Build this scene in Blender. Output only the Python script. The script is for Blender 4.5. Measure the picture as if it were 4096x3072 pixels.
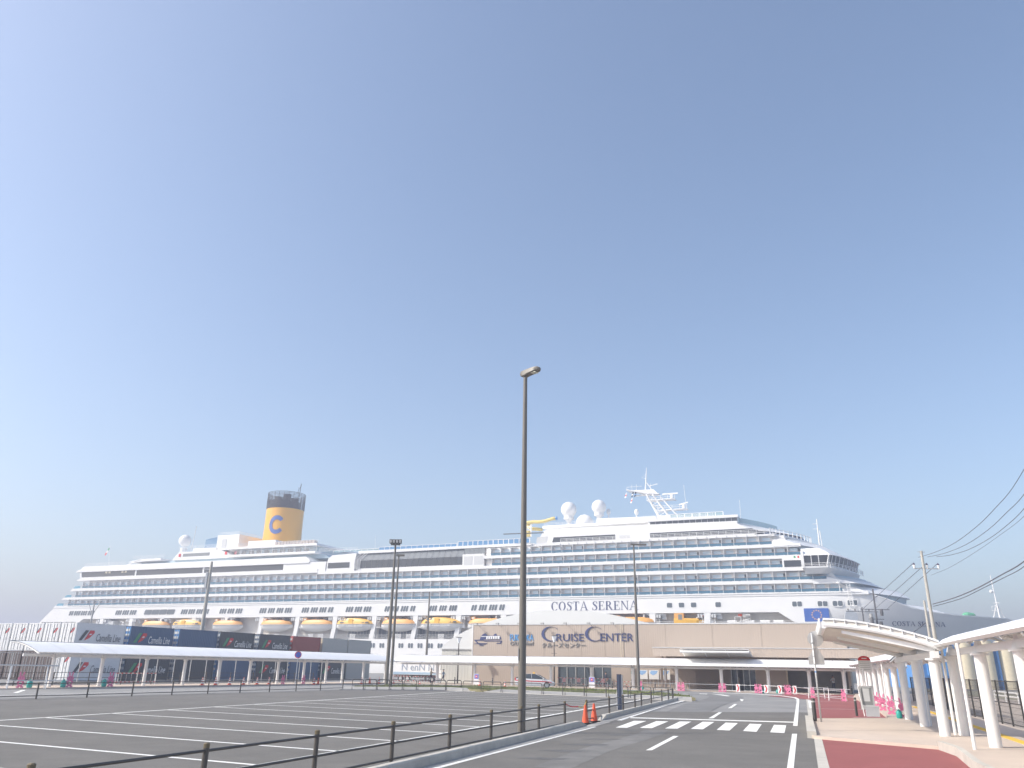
import bpy, bmesh, math, random
from mathutils import Vector, Matrix
R=math.radians; random.seed(7)
for o in list(bpy.data.objects): bpy.data.objects.remove(o)
sc=bpy.context.scene; COL=sc.collection
# ---------------------------------------------------------------- camera
FPX,PITCH,ROLL,CAMH=3120.0,R(20.0),R(1.0),2.05          # focal length in photo pixels (4096 wide)
cF=Vector((0,math.cos(PITCH),math.sin(PITCH))); _u=Vector((0,-math.sin(PITCH),math.cos(PITCH))); _r=Vector((1,0,0))
cR=_r*math.cos(ROLL)+_u*math.sin(ROLL); cU=_u*math.cos(ROLL)-_r*math.sin(ROLL)
cd=bpy.data.cameras.new('camera'); cam=bpy.data.objects.new('camera',cd); COL.objects.link(cam)
cam.matrix_world=Matrix(((cR.x,cU.x,-cF.x,0),(cR.y,cU.y,-cF.y,0),(cR.z,cU.z,-cF.z,CAMH),(0,0,0,1)))
cd.sensor_width=36; cd.lens=36*FPX/4096; cd.clip_start=.1; cd.clip_end=20000; sc.camera=cam
# ---------------------------------------------------------------- sky, sun, exposure
SUN_EL=R(40); SUN_AZ=math.atan2(-.977,-.21)              # towards the sun: left and a little behind the camera
w=bpy.data.worlds.new('World'); sc.world=w; w.use_nodes=True; nt=w.node_tree
bg=nt.nodes['Background']; sky=nt.nodes.new('ShaderNodeTexSky'); sky.sky_type='NISHITA'; sky.sun_disc=False
sky.sun_elevation=SUN_EL; sky.sun_rotation=SUN_AZ; sky.air_density=1.0; sky.dust_density=2.8; sky.ozone_density=1.0; sky.altitude=0
nt.links.new(sky.outputs[0],bg.inputs[0]); bg.inputs[1].default_value=.145
sl=bpy.data.lights.new('sun','SUN'); sl.energy=2.75; sl.angle=R(.53); sl.color=(1,.95,.87)
so=bpy.data.objects.new('sun',sl); COL.objects.link(so)
so.rotation_euler=Vector((math.sin(SUN_AZ)*math.cos(SUN_EL),math.cos(SUN_AZ)*math.cos(SUN_EL),math.sin(SUN_EL))).to_track_quat('Z','Y').to_euler()
vs=sc.view_settings; vs.view_transform='Standard'; vs.look='None'; vs.exposure=.66; vs.gamma=1; vs.use_curve_mapping=False
# ---------------------------------------------------------------- pixel -> place helpers (photo pixels, 4096 x 3072)
CAM=Vector((0,0,CAMH))
def ray(x,y): return cF*FPX+cR*(x-2048)-cU*(y-1536)
def G(x,y,z=0):
    d=ray(x,y); return CAM+d*((z-CAMH)/d.z)
def onplane(x,y,P,n):
    d=ray(x,y); return CAM+d*((P-CAM).dot(n)/d.dot(n))
def online(px,py,A,B):                                   # ground point where the pixel's direction crosses line A-B (plan)
    d=ray(px,py); ex,ey=B[0]-A[0],B[1]-A[1]
    t=(A[0]*d.y-A[1]*d.x)/(ey*d.x-ex*d.y); return Vector((A[0]+ex*t,A[1]+ey*t,0))
# ---------------------------------------------------------------- materials
HAZE_D=.0013
MATS={}
def mat(name,col,rough=.6,metal=0,var=.08,scale=3.0,bump=0.0,bscale=40,spec=.5,alpha=1,trans=0,speck=0,stain=0):
    if name in MATS: return MATS[name]
    m=bpy.data.materials.new(name); m.use_nodes=True; n=m.node_tree; b=n.nodes['Principled BSDF']; L=n.links.new
    b.inputs['Roughness'].default_value=rough; b.inputs['Metallic'].default_value=metal; b.inputs['Specular IOR Level'].default_value=spec
    b.inputs['Alpha'].default_value=alpha; b.inputs['Transmission Weight'].default_value=trans
    tc=n.nodes.new('ShaderNodeTexCoord'); no=n.nodes.new('ShaderNodeTexNoise'); no.inputs['Scale'].default_value=scale; no.inputs['Detail'].default_value=5
    L(tc.outputs['Object'],no.inputs['Vector'])
    mp=n.nodes.new('ShaderNodeMapRange'); mp.inputs['From Min'].default_value=.25; mp.inputs['From Max'].default_value=.75
    mp.inputs['To Min'].default_value=1-var; mp.inputs['To Max'].default_value=1+var; L(no.outputs[0],mp.inputs['Value'])
    mx=n.nodes.new('ShaderNodeVectorMath'); mx.operation='SCALE'; mx.inputs[0].default_value=col[:3]; L(mp.outputs[0],mx.inputs['Scale']); out=mx.outputs[0]
    if speck:
        n2=n.nodes.new('ShaderNodeTexNoise'); n2.inputs['Scale'].default_value=90; n2.inputs['Detail'].default_value=2; L(tc.outputs['Object'],n2.inputs['Vector'])
        m2=n.nodes.new('ShaderNodeMapRange'); m2.inputs['From Min'].default_value=.3; m2.inputs['From Max'].default_value=.7
        m2.inputs['To Min'].default_value=1-speck; m2.inputs['To Max'].default_value=1+speck; L(n2.outputs[0],m2.inputs['Value'])
        x2=n.nodes.new('ShaderNodeVectorMath'); x2.operation='SCALE'; L(out,x2.inputs[0]); L(m2.outputs[0],x2.inputs['Scale']); out=x2.outputs[0]
    if stain:                                             # broad worn patches
        n3=n.nodes.new('ShaderNodeTexNoise'); n3.inputs['Scale'].default_value=.22; n3.inputs['Detail'].default_value=7; n3.inputs['Roughness'].default_value=.65; L(tc.outputs['Object'],n3.inputs['Vector'])
        m3=n.nodes.new('ShaderNodeMapRange'); m3.inputs['From Min'].default_value=.38; m3.inputs['From Max'].default_value=.68
        m3.inputs['To Min'].default_value=1-stain; m3.inputs['To Max'].default_value=1+stain; L(n3.outputs[0],m3.inputs['Value'])
        x3=n.nodes.new('ShaderNodeVectorMath'); x3.operation='SCALE'; L(out,x3.inputs[0]); L(m3.outputs[0],x3.inputs['Scale']); out=x3.outputs[0]
    L(out,b.inputs['Base Color'])
    if bump:
        n4=n.nodes.new('ShaderNodeTexNoise'); n4.inputs['Scale'].default_value=bscale; n4.inputs['Detail'].default_value=3; L(tc.outputs['Object'],n4.inputs['Vector'])
        bu=n.nodes.new('ShaderNodeBump'); bu.inputs['Strength'].default_value=bump; bu.inputs['Distance'].default_value=.02; L(n4.outputs[0],bu.inputs['Height']); L(bu.outputs[0],b.inputs['Normal'])
    MATS[name]=m; return m
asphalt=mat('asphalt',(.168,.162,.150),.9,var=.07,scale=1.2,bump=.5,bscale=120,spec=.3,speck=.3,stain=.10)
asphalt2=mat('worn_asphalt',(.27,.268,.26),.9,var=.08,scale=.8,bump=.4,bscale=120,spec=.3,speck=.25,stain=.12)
tyre_track=mat('tyre_polished_asphalt',(.20,.198,.192),.8,var=.12,scale=.8,spec=.3,speck=.2,stain=.12)
concrete=mat('concrete',(.36,.35,.33),.85,var=.08,scale=2,bump=.3,speck=.12,stain=.08)
kerbc=mat('kerb_concrete',(.52,.495,.44),.85,var=.1,scale=3,bump=.3,speck=.12,stain=.1)
paint=mat('road_paint',(.78,.78,.74),.7,var=.05,scale=6,speck=.08)
beige=mat('beige_paving',(.55,.465,.39),.85,var=.04,scale=1,speck=.14,bump=.3,bscale=90,stain=.05)
redpave=mat('red_paving',(.29,.09,.085),.85,var=.06,scale=1,speck=.16,bump=.3,bscale=90,stain=.07)
yellowp=mat('yellow_tactile',(.75,.48,.06),.8)
white=mat('white_paint',(.80,.80,.79),.35,var=.02)
shipw=mat('ship_white',(.80,.80,.79),.35,var=.025,scale=.3)
shipg=mat('ship_cabin_grey',(.80,.785,.76),.6,var=.03)
grey=mat('grey_paint',(.42,.42,.41),.5)
lgrey=mat('light_grey_paint',(.58,.59,.59),.5)
darkm=mat('dark_metal',(.05,.047,.043),.5,var=.1)
brownm=mat('brown_metal',(.16,.148,.128),.45,var=.06)
brownd=mat('dark_brown_metal',(.085,.077,.068),.5)
galv=mat('galvanised_steel',(.55,.56,.56),.4,.3,var=.06,scale=8)
blackg=mat('dark_window_glass',(.045,.05,.055),.12,var=.1,scale=1.5,spec=.6)
slopeg=mat('slanted_grey_glass',(.20,.215,.22),.15,var=.06,spec=.6)
glassb=mat('balcony_blue_glass',(.06,.17,.26),.1,var=.15,scale=.8,alpha=.88,spec=.6)
windb=mat('blue_windscreen_glass',(.10,.27,.50),.1,var=.06,spec=.6)
palew=mat('cabin_window_glass',(.70,.81,.88),.2,var=.08,scale=.6,spec=.6)
tan=mat('tan_cladding',(.52,.42,.335),.7,var=.02,scale=.4)
membrane=mat('membrane_white',(.78,.79,.80),.5,var=.02,scale=.5)
corr=mat('grey_corrugated',(.62,.62,.58),.6)
orange=mat('cone_orange',(.72,.10,.035),.5,var=.06)
red=mat('red_paint',(.62,.035,.04),.5)
pink=mat('pink_plastic',(.74,.20,.36),.45,var=.08)
teal=mat('teal_plastic',(.03,.38,.33),.5)
rubber=mat('black_rubber',(.03,.03,.03),.8)
skin=mat('skin',(.55,.33,.24),.6); hairm=mat('black_hair',(.02,.017,.015),.6)
navy=mat('navy_cloth',(.035,.045,.075),.8); bluesh=mat('blue_shirt',(.22,.32,.45),.8); khaki=mat('khaki_shirt',(.5,.46,.34),.8); whitesh=mat('white_shirt',(.75,.75,.75),.8)
boaty=mat('lifeboat_orange_yellow',(.80,.40,.10),.45,var=.06); tendery=mat('tender_yellow',(.83,.47,.06),.4,var=.05)
funy=mat('funnel_yellow',(.80,.40,.02),.4,var=.03,scale=.3); logob=mat('logo_blue',(.07,.14,.42),.45); lettern=mat('letter_navy',(.045,.06,.16),.45)
skyblue=mat('letter_sky_blue',(.10,.36,.72),.45); letterg=mat('letter_grey',(.25,.25,.25),.5)
euflag=mat('flag_blue',(.04,.12,.42),.6); star=mat('star_yellow',(.80,.45,.2),.6); green=mat('green_paint',(.05,.3,.13),.6)
cream=mat('cream_paint',(.70,.62,.45),.6); bldblue=mat('building_blue',(.10,.27,.58),.5); slide=mat('slide_yellow',(.70,.55,.18),.4)
grassm=mat('grass_green',(.15,.18,.055),.9,var=.35,scale=2.5); soil=mat('dry_verge',(.24,.22,.12),.95,var=.25,scale=2,speck=.3)
redbrown=mat('red_brown_container',(.27,.05,.045),.55,var=.08); boxblue=mat('blue_container',(.045,.105,.20),.55,var=.08); boxdark=mat('slate_container',(.05,.062,.072),.55,var=.08)
boxbrown=mat('brown_container',(.10,.075,.07),.6,var=.1); boxgrey=mat('grey_container',(.37,.38,.37),.55,var=.05); boxwhite=mat('white_container',(.70,.71,.72),.5,var=.04)
glasscar=mat('car_glass',(.05,.06,.065),.08,spec=.7); chrome=mat('wheel_rim',(.6,.6,.6),.3,.7); clearg=mat('lamp_lens',(.75,.77,.78),.15)
interior=mat('hall_interior',(.33,.31,.28),.8); doorglass=mat('door_glass',(.10,.125,.14),.08,spec=.7,alpha=.75)
silver=mat('sign_back_silver',(.55,.55,.54),.35,.5); woodb=mat('dark_brown_post',(.06,.05,.045),.6)
cable=mat('black_cable',(.10,.10,.12),.6); lens=mat('led_lens',(.75,.75,.6),.2); tealgl=mat('terrace_glass',(.35,.50,.55),.1,alpha=.6)
# ---------------------------------------------------------------- mesh builder
BASE={}; ROOT={}
X=Vector((1,0,0)); Y=Vector((0,1,0)); ZV=Vector((0,0,1))
class MB:
    def __init__(s): s.v=[]; s.f=[]; s.m=[]; s.cm=0
    def add(s,vs,fs):
        k=len(s.v); s.v+=[tuple(p) for p in vs]; s.f+=[[i+k for i in f] for f in fs]; s.m+=[s.cm]*len(fs); return s
    def box(s,x0,x1,y0,y1,z0,z1):
        return s.add([(x0,y0,z0),(x1,y0,z0),(x1,y1,z0),(x0,y1,z0),(x0,y0,z1),(x1,y0,z1),(x1,y1,z1),(x0,y1,z1)],
                     [(3,2,1,0),(4,5,6,7),(0,1,5,4),(1,2,6,5),(2,3,7,6),(3,0,4,7)])
    def ob(s,c,ux,uy,uz):                                  # oriented box: centre and three half vectors
        c=Vector(c); P=[c+ux*a+uy*b+uz*d for d in(-1,1) for a,b in((-1,-1),(1,-1),(1,1),(-1,1))]
        return s.add(P,[(3,2,1,0),(4,5,6,7),(0,1,5,4),(1,2,6,5),(2,3,7,6),(3,0,4,7)])
    def bar(s,p,q,w,h,up=ZV):
        p=Vector(p);q=Vector(q);d=(q-p); l=d.normalized(); a=l.cross(up)
        if a.length<1e-4: a=l.cross(X)
        a.normalize(); b=a.cross(l); return s.ob((p+q)/2,d/2,a*(w/2),b*(h/2))
    def tube(s,pts,r,n=6,caps=True):
        pts=[Vector(p) for p in pts]; k=len(s.v); rs=r if isinstance(r,(list,tuple)) else [r]*len(pts); N=len(pts)
        for i,p in enumerate(pts):
            d=(pts[min(i+1,N-1)]-pts[max(i-1,0)]).normalized(); a=d.cross(ZV)
            if a.length<1e-3: a=d.cross(X)
            a.normalize(); b=d.cross(a)
            for j in range(n):
                t=2*math.pi*j/n; s.v.append(tuple(p+(a*math.cos(t)+b*math.sin(t))*rs[i]))
        for i in range(N-1):
            for j in range(n): s.f.append([k+i*n+j,k+i*n+(j+1)%n,k+(i+1)*n+(j+1)%n,k+(i+1)*n+j]); s.m.append(s.cm)
        if caps: s.f.append([k+j for j in range(n)][::-1]); s.f.append([k+(N-1)*n+j for j in range(n)]); s.m+=[s.cm]*2
        return s
    def prism(s,poly,vec):
        n=len(poly); vec=Vector(vec); P=[Vector(p) for p in poly]; P+=[p+vec for p in P]
        return s.add(P,[list(range(n))[::-1],list(range(n,2*n))]+[[i,(i+1)%n,n+(i+1)%n,n+i] for i in range(n)])
    def loft(s,rows,closed=False,caps=False):
        n=len(rows[0]); P=[p for r in rows for p in r]; F=[]
        for i in range(len(rows)-1):
            for j in range(n if closed else n-1):
                a=i*n+j;b=i*n+(j+1)%n; F.append([a,b,b+n,a+n])
        if caps: F.append(list(range(n))[::-1]); F.append([(len(rows)-1)*n+j for j in range(n)])
        return s.add(P,F)
    def lathe(s,c,prof,n=16):
        c=Vector(c); return s.loft([[c+Vector((r*math.cos(2*math.pi*j/n),r*math.sin(2*math.pi*j/n),z)) for j in range(n)] for r,z in prof],closed=True,caps=True)
    def sph(s,c,r,n=12,m=8,sc_=(1,1,1),t0=-90):
        c=Vector(c); rows=[]
        for i in range(m+1):
            t=R(t0+(90-t0)*i/m); rows.append([c+Vector((r*sc_[0]*math.cos(t)*math.cos(2*math.pi*j/n),r*sc_[1]*math.cos(t)*math.sin(2*math.pi*j/n),r*sc_[2]*math.sin(t))) for j in range(n)])
        return s.loft(rows,closed=True,caps=(t0>-90))
    def build(s,name,m,parent=None,smooth=False,auto=None):
        me=bpy.data.meshes.new(name); off=Vector((0,0,0))
        if parent is not None: off=BASE.get(ROOT.get(parent.name,parent.name),off)
        me.from_pydata([(p[0]-off[0],p[1]-off[1],p[2]-off[2]) for p in s.v],[],s.f)
        for k in (m if isinstance(m,(list,tuple)) else [m]): me.materials.append(k)
        if any(s.m): me.polygons.foreach_set('material_index',s.m)
        me.update()
        if smooth:
            me.polygons.foreach_set('use_smooth',[True]*len(me.polygons))
            if auto is not None: me.set_sharp_from_angle(angle=R(auto))
        bmx=bmesh.new(); bmx.from_mesh(me); bmesh.ops.recalc_face_normals(bmx,faces=bmx.faces); bmx.to_mesh(me); bmx.free()
        o=bpy.data.objects.new(name,me); COL.objects.link(o)
        if parent is not None: o.parent=parent; ROOT[o.name]=ROOT.get(parent.name,parent.name)
        return o
def tag(o,label=None,cat=None,group=None,kind=None):
    if label: o['label']=label
    if cat: o['category']=cat
    if group: o['group']=group
    if kind: o['kind']=kind
    return o
def thing(name,label,cat,base=None,loc=None,rz=0,group=None):
    """base: parts are given in world coordinates; loc/rz: parts are given in the thing's own coordinates"""
    o=bpy.data.objects.new(name,None); COL.objects.link(o); o.empty_display_size=.3; ROOT[o.name]=o.name
    if base is not None: o.location=base; BASE[o.name]=Vector(base)
    else: o.location=loc or (0,0,0); o.rotation_euler=(0,0,rz); BASE[o.name]=Vector((0,0,0))
    return tag(o,label,cat,group)
def link_copy(o,parent,name=None):
    c=o.copy(); COL.objects.link(c); c.parent=parent
    if name: c.name=name
    ROOT[c.name]=ROOT.get(parent.name,parent.name) if parent else c.name
    return c
def dup(root,loc,rz=0,label=None,scale=None):
    r=root.copy(); COL.objects.link(r); r.location=loc; r.rotation_euler=(0,0,rz); ROOT[r.name]=r.name; BASE[r.name]=Vector((0,0,0))
    if label: r['label']=label
    if scale: r.scale=(scale,)*3
    for ch in list(root.children):
        c=link_copy(ch,r)
        for g in list(ch.children): link_copy(g,c)
    return r
def shared(name,src,parent,loc,rz=0,sc_=None):             # a part that shares its mesh with a like part
    o=bpy.data.objects.new(name,src.data); COL.objects.link(o); o.parent=parent
    b=BASE.get(ROOT.get(parent.name,parent.name),Vector((0,0,0))); o.location=Vector(loc)-b; o.rotation_euler=(0,0,rz)
    if sc_: o.scale=sc_
    ROOT[o.name]=ROOT.get(parent.name,parent.name); return o
def sheet(name,poly,z,m,parent=None,kind='structure',thick=None):
    b=MB(); P=[(p[0],p[1],z) for p in poly]
    if thick: b.prism([(p[0],p[1],z-thick) for p in poly],(0,0,thick))
    else: b.add(P,[list(range(len(P)))])
    o=b.build(name,m,parent)
    if parent is None: tag(o,kind=kind)
    if not thick and o.data.polygons and o.data.polygons[0].normal.z<0: o.data.flip_normals()
    return o
def textmesh(t,size=1.0,align='LEFT'):
    c=bpy.data.curves.new('t','FONT'); c.body=t; c.size=size; c.align_x=align; c.resolution_u=3; o=bpy.data.objects.new('t',c); COL.objects.link(o)
    bpy.context.view_layer.update(); me=bpy.data.meshes.new_from_object(o); bpy.data.objects.remove(o)
    V=[(v.co.x,v.co.y) for v in me.vertices]; F=[list(p.vertices) for p in me.polygons]; bpy.data.meshes.remove(me); return V,F
def fit(V,x0,x1,y0,y1):
    xs=[p[0] for p in V]; ys=[p[1] for p in V]; a,b,c,d=min(xs),max(xs),min(ys),max(ys)
    return [(x0+(p[0]-a)/(b-a)*(x1-x0),y0+(p[1]-c)/(d-c)*(y1-y0)) for p in V]
def slab(mb,V,F,mapf,n):                                   # flat lettering mapped on a surface with a little thickness
    k=len(V); P=[Vector(mapf(*p)) for p in V]; n=Vector(n); mb.add(P,F); mb.add([p+n for p in P],[f[::-1] for f in F])
    ec={}
    for f in F:
        for i in range(len(f)):
            a,b=f[i],f[(i+1)%len(f)]; ec[(a,b)]=1
    E=[(a,b) for (a,b) in ec if (b,a) not in ec]
    for a,b in E: mb.add([P[a],P[b],P[b]+n,P[a]+n],[(0,1,2,3)])
    return mb
# serif capitals as 2-D polygons (height 1); returns verts, faces
def serif(text,gap=.14):
    V=[];F=[]
    def poly(p): k=len(V); V.extend(p); F.append(list(range(k,k+len(p))))
    def strip(a,b):
        k=len(V); V.extend(a); V.extend(b); n=len(a)
        for i in range(n-1): F.append([k+i,k+i+1,k+n+i+1,k+n+i])
    def rect(x0,x1,y0,y1): poly([(x0,y0),(x1,y0),(x1,y1),(x0,y1)])
    def arc(cx,rx,t0,t1,w,h=.055,n=20,cy=.5,ry=.52):
        T=[R(t0+(t1-t0)*i/n) for i in range(n+1)]
        strip([(cx+rx*math.cos(t),cy+ry*math.sin(t)) for t in T],[(cx+(rx-w)*math.cos(t),cy+(ry-h)*math.sin(t)) for t in T])
    K,k=.17,.05; x=0
    for ch in text:
        if ch==' ': x+=.4; continue
        if ch=='O': arc(x+.43,.43,0,360,K); W=.86
        elif ch=='C': arc(x+.43,.43,42,318,K); rect(x+.70,x+.75,.66,1.0); W=.78
        elif ch=='T': rect(x+.31,x+.31+K,0,1); rect(x,x+.79,.94,1); rect(x,x+.05,.74,.945); rect(x+.74,x+.79,.74,.945); rect(x+.2,x+.59,0,.045); W=.79
        elif ch=='E': rect(x+.08,x+.08+K,0,1); rect(x,x+.66,.95,1); rect(x,x+.70,0,.05); rect(x+.2,x+.5,.49,.54); rect(x+.61,x+.66,.76,.96); rect(x+.65,x+.70,.04,.26); rect(x+.46,x+.5,.40,.63); W=.7
        elif ch=='A':
            poly([(x+.02,0),(x+.08,0),(x+.43,.93),(x+.40,1)]); poly([(x+.38,1.0),(x+.46,1.02),(x+.86,0),(x+.68,0)]); rect(x+.2,x+.62,.30,.35); rect(x-.06,x+.2,0,.04); rect(x+.58,x+.96,0,.04); W=.9
        elif ch=='N':
            rect(x+.09,x+.15,0,1); rect(x+.75,x+.81,0,1); poly([(x+.02,1),(x+.22,1),(x+.81,.0),(x+.72,.0)]); rect(x,x+.25,0,.04); rect(x+.62,x+.94,.96,1); W=.92
        elif ch=='R':
            rect(x+.08,x+.08+K,0,1); arc(x+.32,.34,-90,90,K,cy=.745,ry=.255); rect(x+.1,x+.34,.945,1); rect(x+.1,x+.34,.49,.54); poly([(x+.32,.5),(x+.50,.5),(x+.86,0),(x+.66,0)]); rect(x,x+.36,0,.04); rect(x+.62,x+.92,0,.04); W=.84
        elif ch=='S':
            pts=[(.56,.80,.05),(.50,.93,.06),(.32,.985,.06),(.14,.88,.13),(.12,.74,.16),(.30,.57,.18),(.48,.42,.18),(.54,.25,.16),(.46,.08,.12),(.28,.015,.06),(.10,.07,.06),(.04,.22,.05)]
            a=[];b=[]
            for i,(px,py,w_) in enumerate(pts):
                q=pts[min(i+1,11)];p=pts[max(i-1,0)]; dx,dy=q[0]-p[0],q[1]-p[1]; l=math.hypot(dx,dy); a.append((x+px-dy/l*w_/2,py+dx/l*w_/2)); b.append((x+px+dy/l*w_/2,py-dx/l*w_/2))
            strip(a,b); rect(x+.54,x+.585,.70,.98); rect(x+.015,x+.06,.02,.30); W=.6
        x+=W+gap
    return V,F
# ================================================================ SETTING: ground, water, lot, road, pavements
AZ=R(-23.16); SD=Vector((math.cos(AZ),math.sin(AZ),0)); SN=Vector((-math.sin(AZ),math.cos(AZ),0)); SDIST=198.0   # ship's axis and outward-away normal
def sn(a,b): p=SD*a+SN*b; return (p.x,p.y)
def z1(x,y): return (x/2.212,2450+y/2.212)
def z2(x,y): return (900+x/2.212,2450+y/2.212)
def z3(x,y): return (1700+x/2.212,2450+y/2.212)
def z4(x,y): return (2400+x/2.212,2450+y/2.212)
def z5(x,y): return (3096+x/2.212,2450+y/2.212)
U=Vector((.326,.945,0)); UP=Vector((.945,-.326,0))         # along the road, and to its right
sheet('ground',[sn(-900,-400),sn(900,-400),sn(900,194.4),sn(-900,194.4)],-.03,asphalt2)
qw=MB().prism([(*sn(-900,194.4),-4),(*sn(900,194.4),-4),(*sn(900,195.4),-4),(*sn(-900,195.4),-4)],(0,0,4.1)).build('quay_edge',concrete); tag(qw,kind='structure')
sea=mat('sea_water',(.02,.05,.06),.12,spec=.6,bump=.4,bscale=.6)
sheet('water',[sn(-1600,195.4),sn(1600,195.4),sn(1600,1600),sn(-1600,1600)],-2.6,sea)
# parking lot and road
PA=Vector((-17.97,30.23,0)); PB=Vector((-3.83,76.41,0)); PC=Vector((-5.47,18.05,0)); PD=Vector((10.08,62.52,0))
def off(p,d,s=0): return (p+UP*d+U*s)
lot=sheet('parking_lot',[(-36,6),(-8.5,-6),G(1731,3060)+(G(*z3(1380,1012))-G(1731,3060))*-.3+Vector((-.1,0,0)),G(*z3(1380,1012))+Vector((-.1,0,0)),(3.6,35),G(*z3(1605,948))+Vector((-.1,0,0)),G(*z4(712,772))+Vector((-.1,0,0)),(12.3,66.5),(10.9,63.2),(3,70.5),(-5.6,77.3),(-14.2,73.3),(-26.3,46.6),(-34,28)],.0,asphalt)
def stripe(name,a,b,w,z,m,parent,ext=0):
    a=Vector((a[0],a[1],0));b=Vector((b[0],b[1],0)); d=(b-a).normalized(); n=Vector((-d.y,d.x,0))*w/2; a=a-d*ext;b=b+d*ext
    return sheet(name,[a+n,a-n,b-n,b+n],z,m,parent)
bd=(PB-PA).normalized(); fd=(PD-PC).normalized()
stripe('parking_line',PA-bd*22,PB,.2,.004,paint,lot); stripe('parking_line',PC-fd*22,PD,.2,.004,paint,lot)
# bay dividers, measured along the back line
bays=[((0,2924.7),(836,2988)),((390/2.212,2450+930/2.212),(1000,2450+1060/2.212)),((1250/2.212,2450+885/2.212),(1000,2450+950/2.212)),(z2(400,822),z2(1830,965)),(z2(800,795),z2(2212,865)),(z2(1180,772),z3(720,880)),(z2(1460,755),z3(960,848)),(z3(-60,765),z3(1170,820)),(z3(0,735),z3(1640,805)),(z3(250,722),z3(1000,755))]
def xl(p,d,A,B):
    e=B-A; t=((p.x-A.x)*e.y-(p.y-A.y)*e.x)/(e.x*d.y-e.y*d.x); return p+d*t
bdir=Vector((.893,-.45,0)); a0=PA.copy()
ts=[]
for a,b in bays:
    p=G(*a); q=xl(Vector((p.x,p.y,0)),bdir,PA,PB); ts.append((q-PA).dot(bd))
ts=sorted(ts); 
step=3.35; t0=ts[1]
for k in range(-9,14):
    q=PA+bd*(t0+(k)*step)
    if (q-PB).dot(bd)>0.2: continue
    e=xl(q,bdir,PC,PD); stripe('bay_line',q,e,.16,.004,paint,lot)
# road: near dark surface, far lighter surface, gutter
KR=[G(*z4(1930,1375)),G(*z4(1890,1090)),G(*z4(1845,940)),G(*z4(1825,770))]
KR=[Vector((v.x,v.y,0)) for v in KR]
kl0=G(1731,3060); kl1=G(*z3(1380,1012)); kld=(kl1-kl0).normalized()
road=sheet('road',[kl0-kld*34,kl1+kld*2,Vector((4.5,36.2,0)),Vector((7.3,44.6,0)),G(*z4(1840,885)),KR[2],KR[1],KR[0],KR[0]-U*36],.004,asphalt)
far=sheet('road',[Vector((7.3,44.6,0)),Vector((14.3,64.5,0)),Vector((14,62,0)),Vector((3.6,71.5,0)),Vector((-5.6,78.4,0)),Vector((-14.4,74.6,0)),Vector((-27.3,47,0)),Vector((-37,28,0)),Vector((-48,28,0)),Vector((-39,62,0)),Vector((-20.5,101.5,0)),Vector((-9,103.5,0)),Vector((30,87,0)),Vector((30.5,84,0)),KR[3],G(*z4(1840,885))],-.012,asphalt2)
# tyre-darkened track bending through the far surface
tr=[G(*z4(x,y)) for x,y in((480,1010),(620,955),(760,890),(900,820),(1010,790),(1100,765),(1120,745),(1060,733),(900,722))]; m=MB()
for side in (0,):
    L_=[];R_=[]
    for i,p in enumerate(tr):
        d=(tr[min(i+1,len(tr)-1)]-tr[max(i-1,0)]).normalized(); n=Vector((-d.y,d.x,0))*(.55+.012*p.y); L_.append((p.x+n.x,p.y+n.y,.0032)); R_.append((p.x-n.x,p.y-n.y,.0032))
    m.loft([L_,R_])
m.build('tyre_track',tyre_track,far)
# paler wheel paths and a few oil spots on the near surface
def path(name,pts,w0,m_,par,z):
    P=[G(*p) for p in pts]; L_=[];R_=[]
    for i,p in enumerate(P):
        d=(P[min(i+1,len(P)-1)]-P[max(i-1,0)]).normalized(); n=Vector((-d.y,d.x,0))*w0; L_.append((p.x+n.x,p.y+n.y,z)); R_.append((p.x-n.x,p.y-n.y,z))
    m=MB(); m.loft([L_,R_]); return m.build(name,m_,par)
wheelp=mat('pale_wheel_path',(.188,.184,.175),.85,var=.15,scale=1.5,spec=.3,speck=.25,stain=.15)
path('tyre_track',[z3(1120,1378),z3(1500,1220),z3(2000,1075),z4(500,1040)],.42,wheelp,road,.0065)
oil=mat('oil_stain',(.115,.112,.108),.7,var=.2,scale=3,speck=.25)
for x,y,r in((1250,1228,.42),(1080,1296,.4),(1450,1172,.45),(1600,1125,.4),(1720,1085,.4),(1830,1045,.35)):
    c=G(*z3(x,y)); sheet('oil_stain',[(c.x+r*(1+.3*math.sin(3*t+x))*math.cos(t)*1.5,c.y+r*(1+.25*math.cos(2*t+y))*math.sin(t)*.55) for t in[2*math.pi*k/14 for k in range(14)]],.0072,oil,road)
random.seed(21)
for k in range(16):
    t=random.uniform(0,1); c=PA+(PB-PA)*t+Vector((random.uniform(1,11),random.uniform(-3,2),0)); r=random.uniform(.1,.35); sheet('oil_stain',[(c.x+r*(1+.3*math.sin(3*a+k))*math.cos(a),c.y+r*(1+.25*math.cos(2*a+k))*math.sin(a)) for a in[2*math.pi*j/12 for j in range(12)]],.0025,oil,lot)
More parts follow.
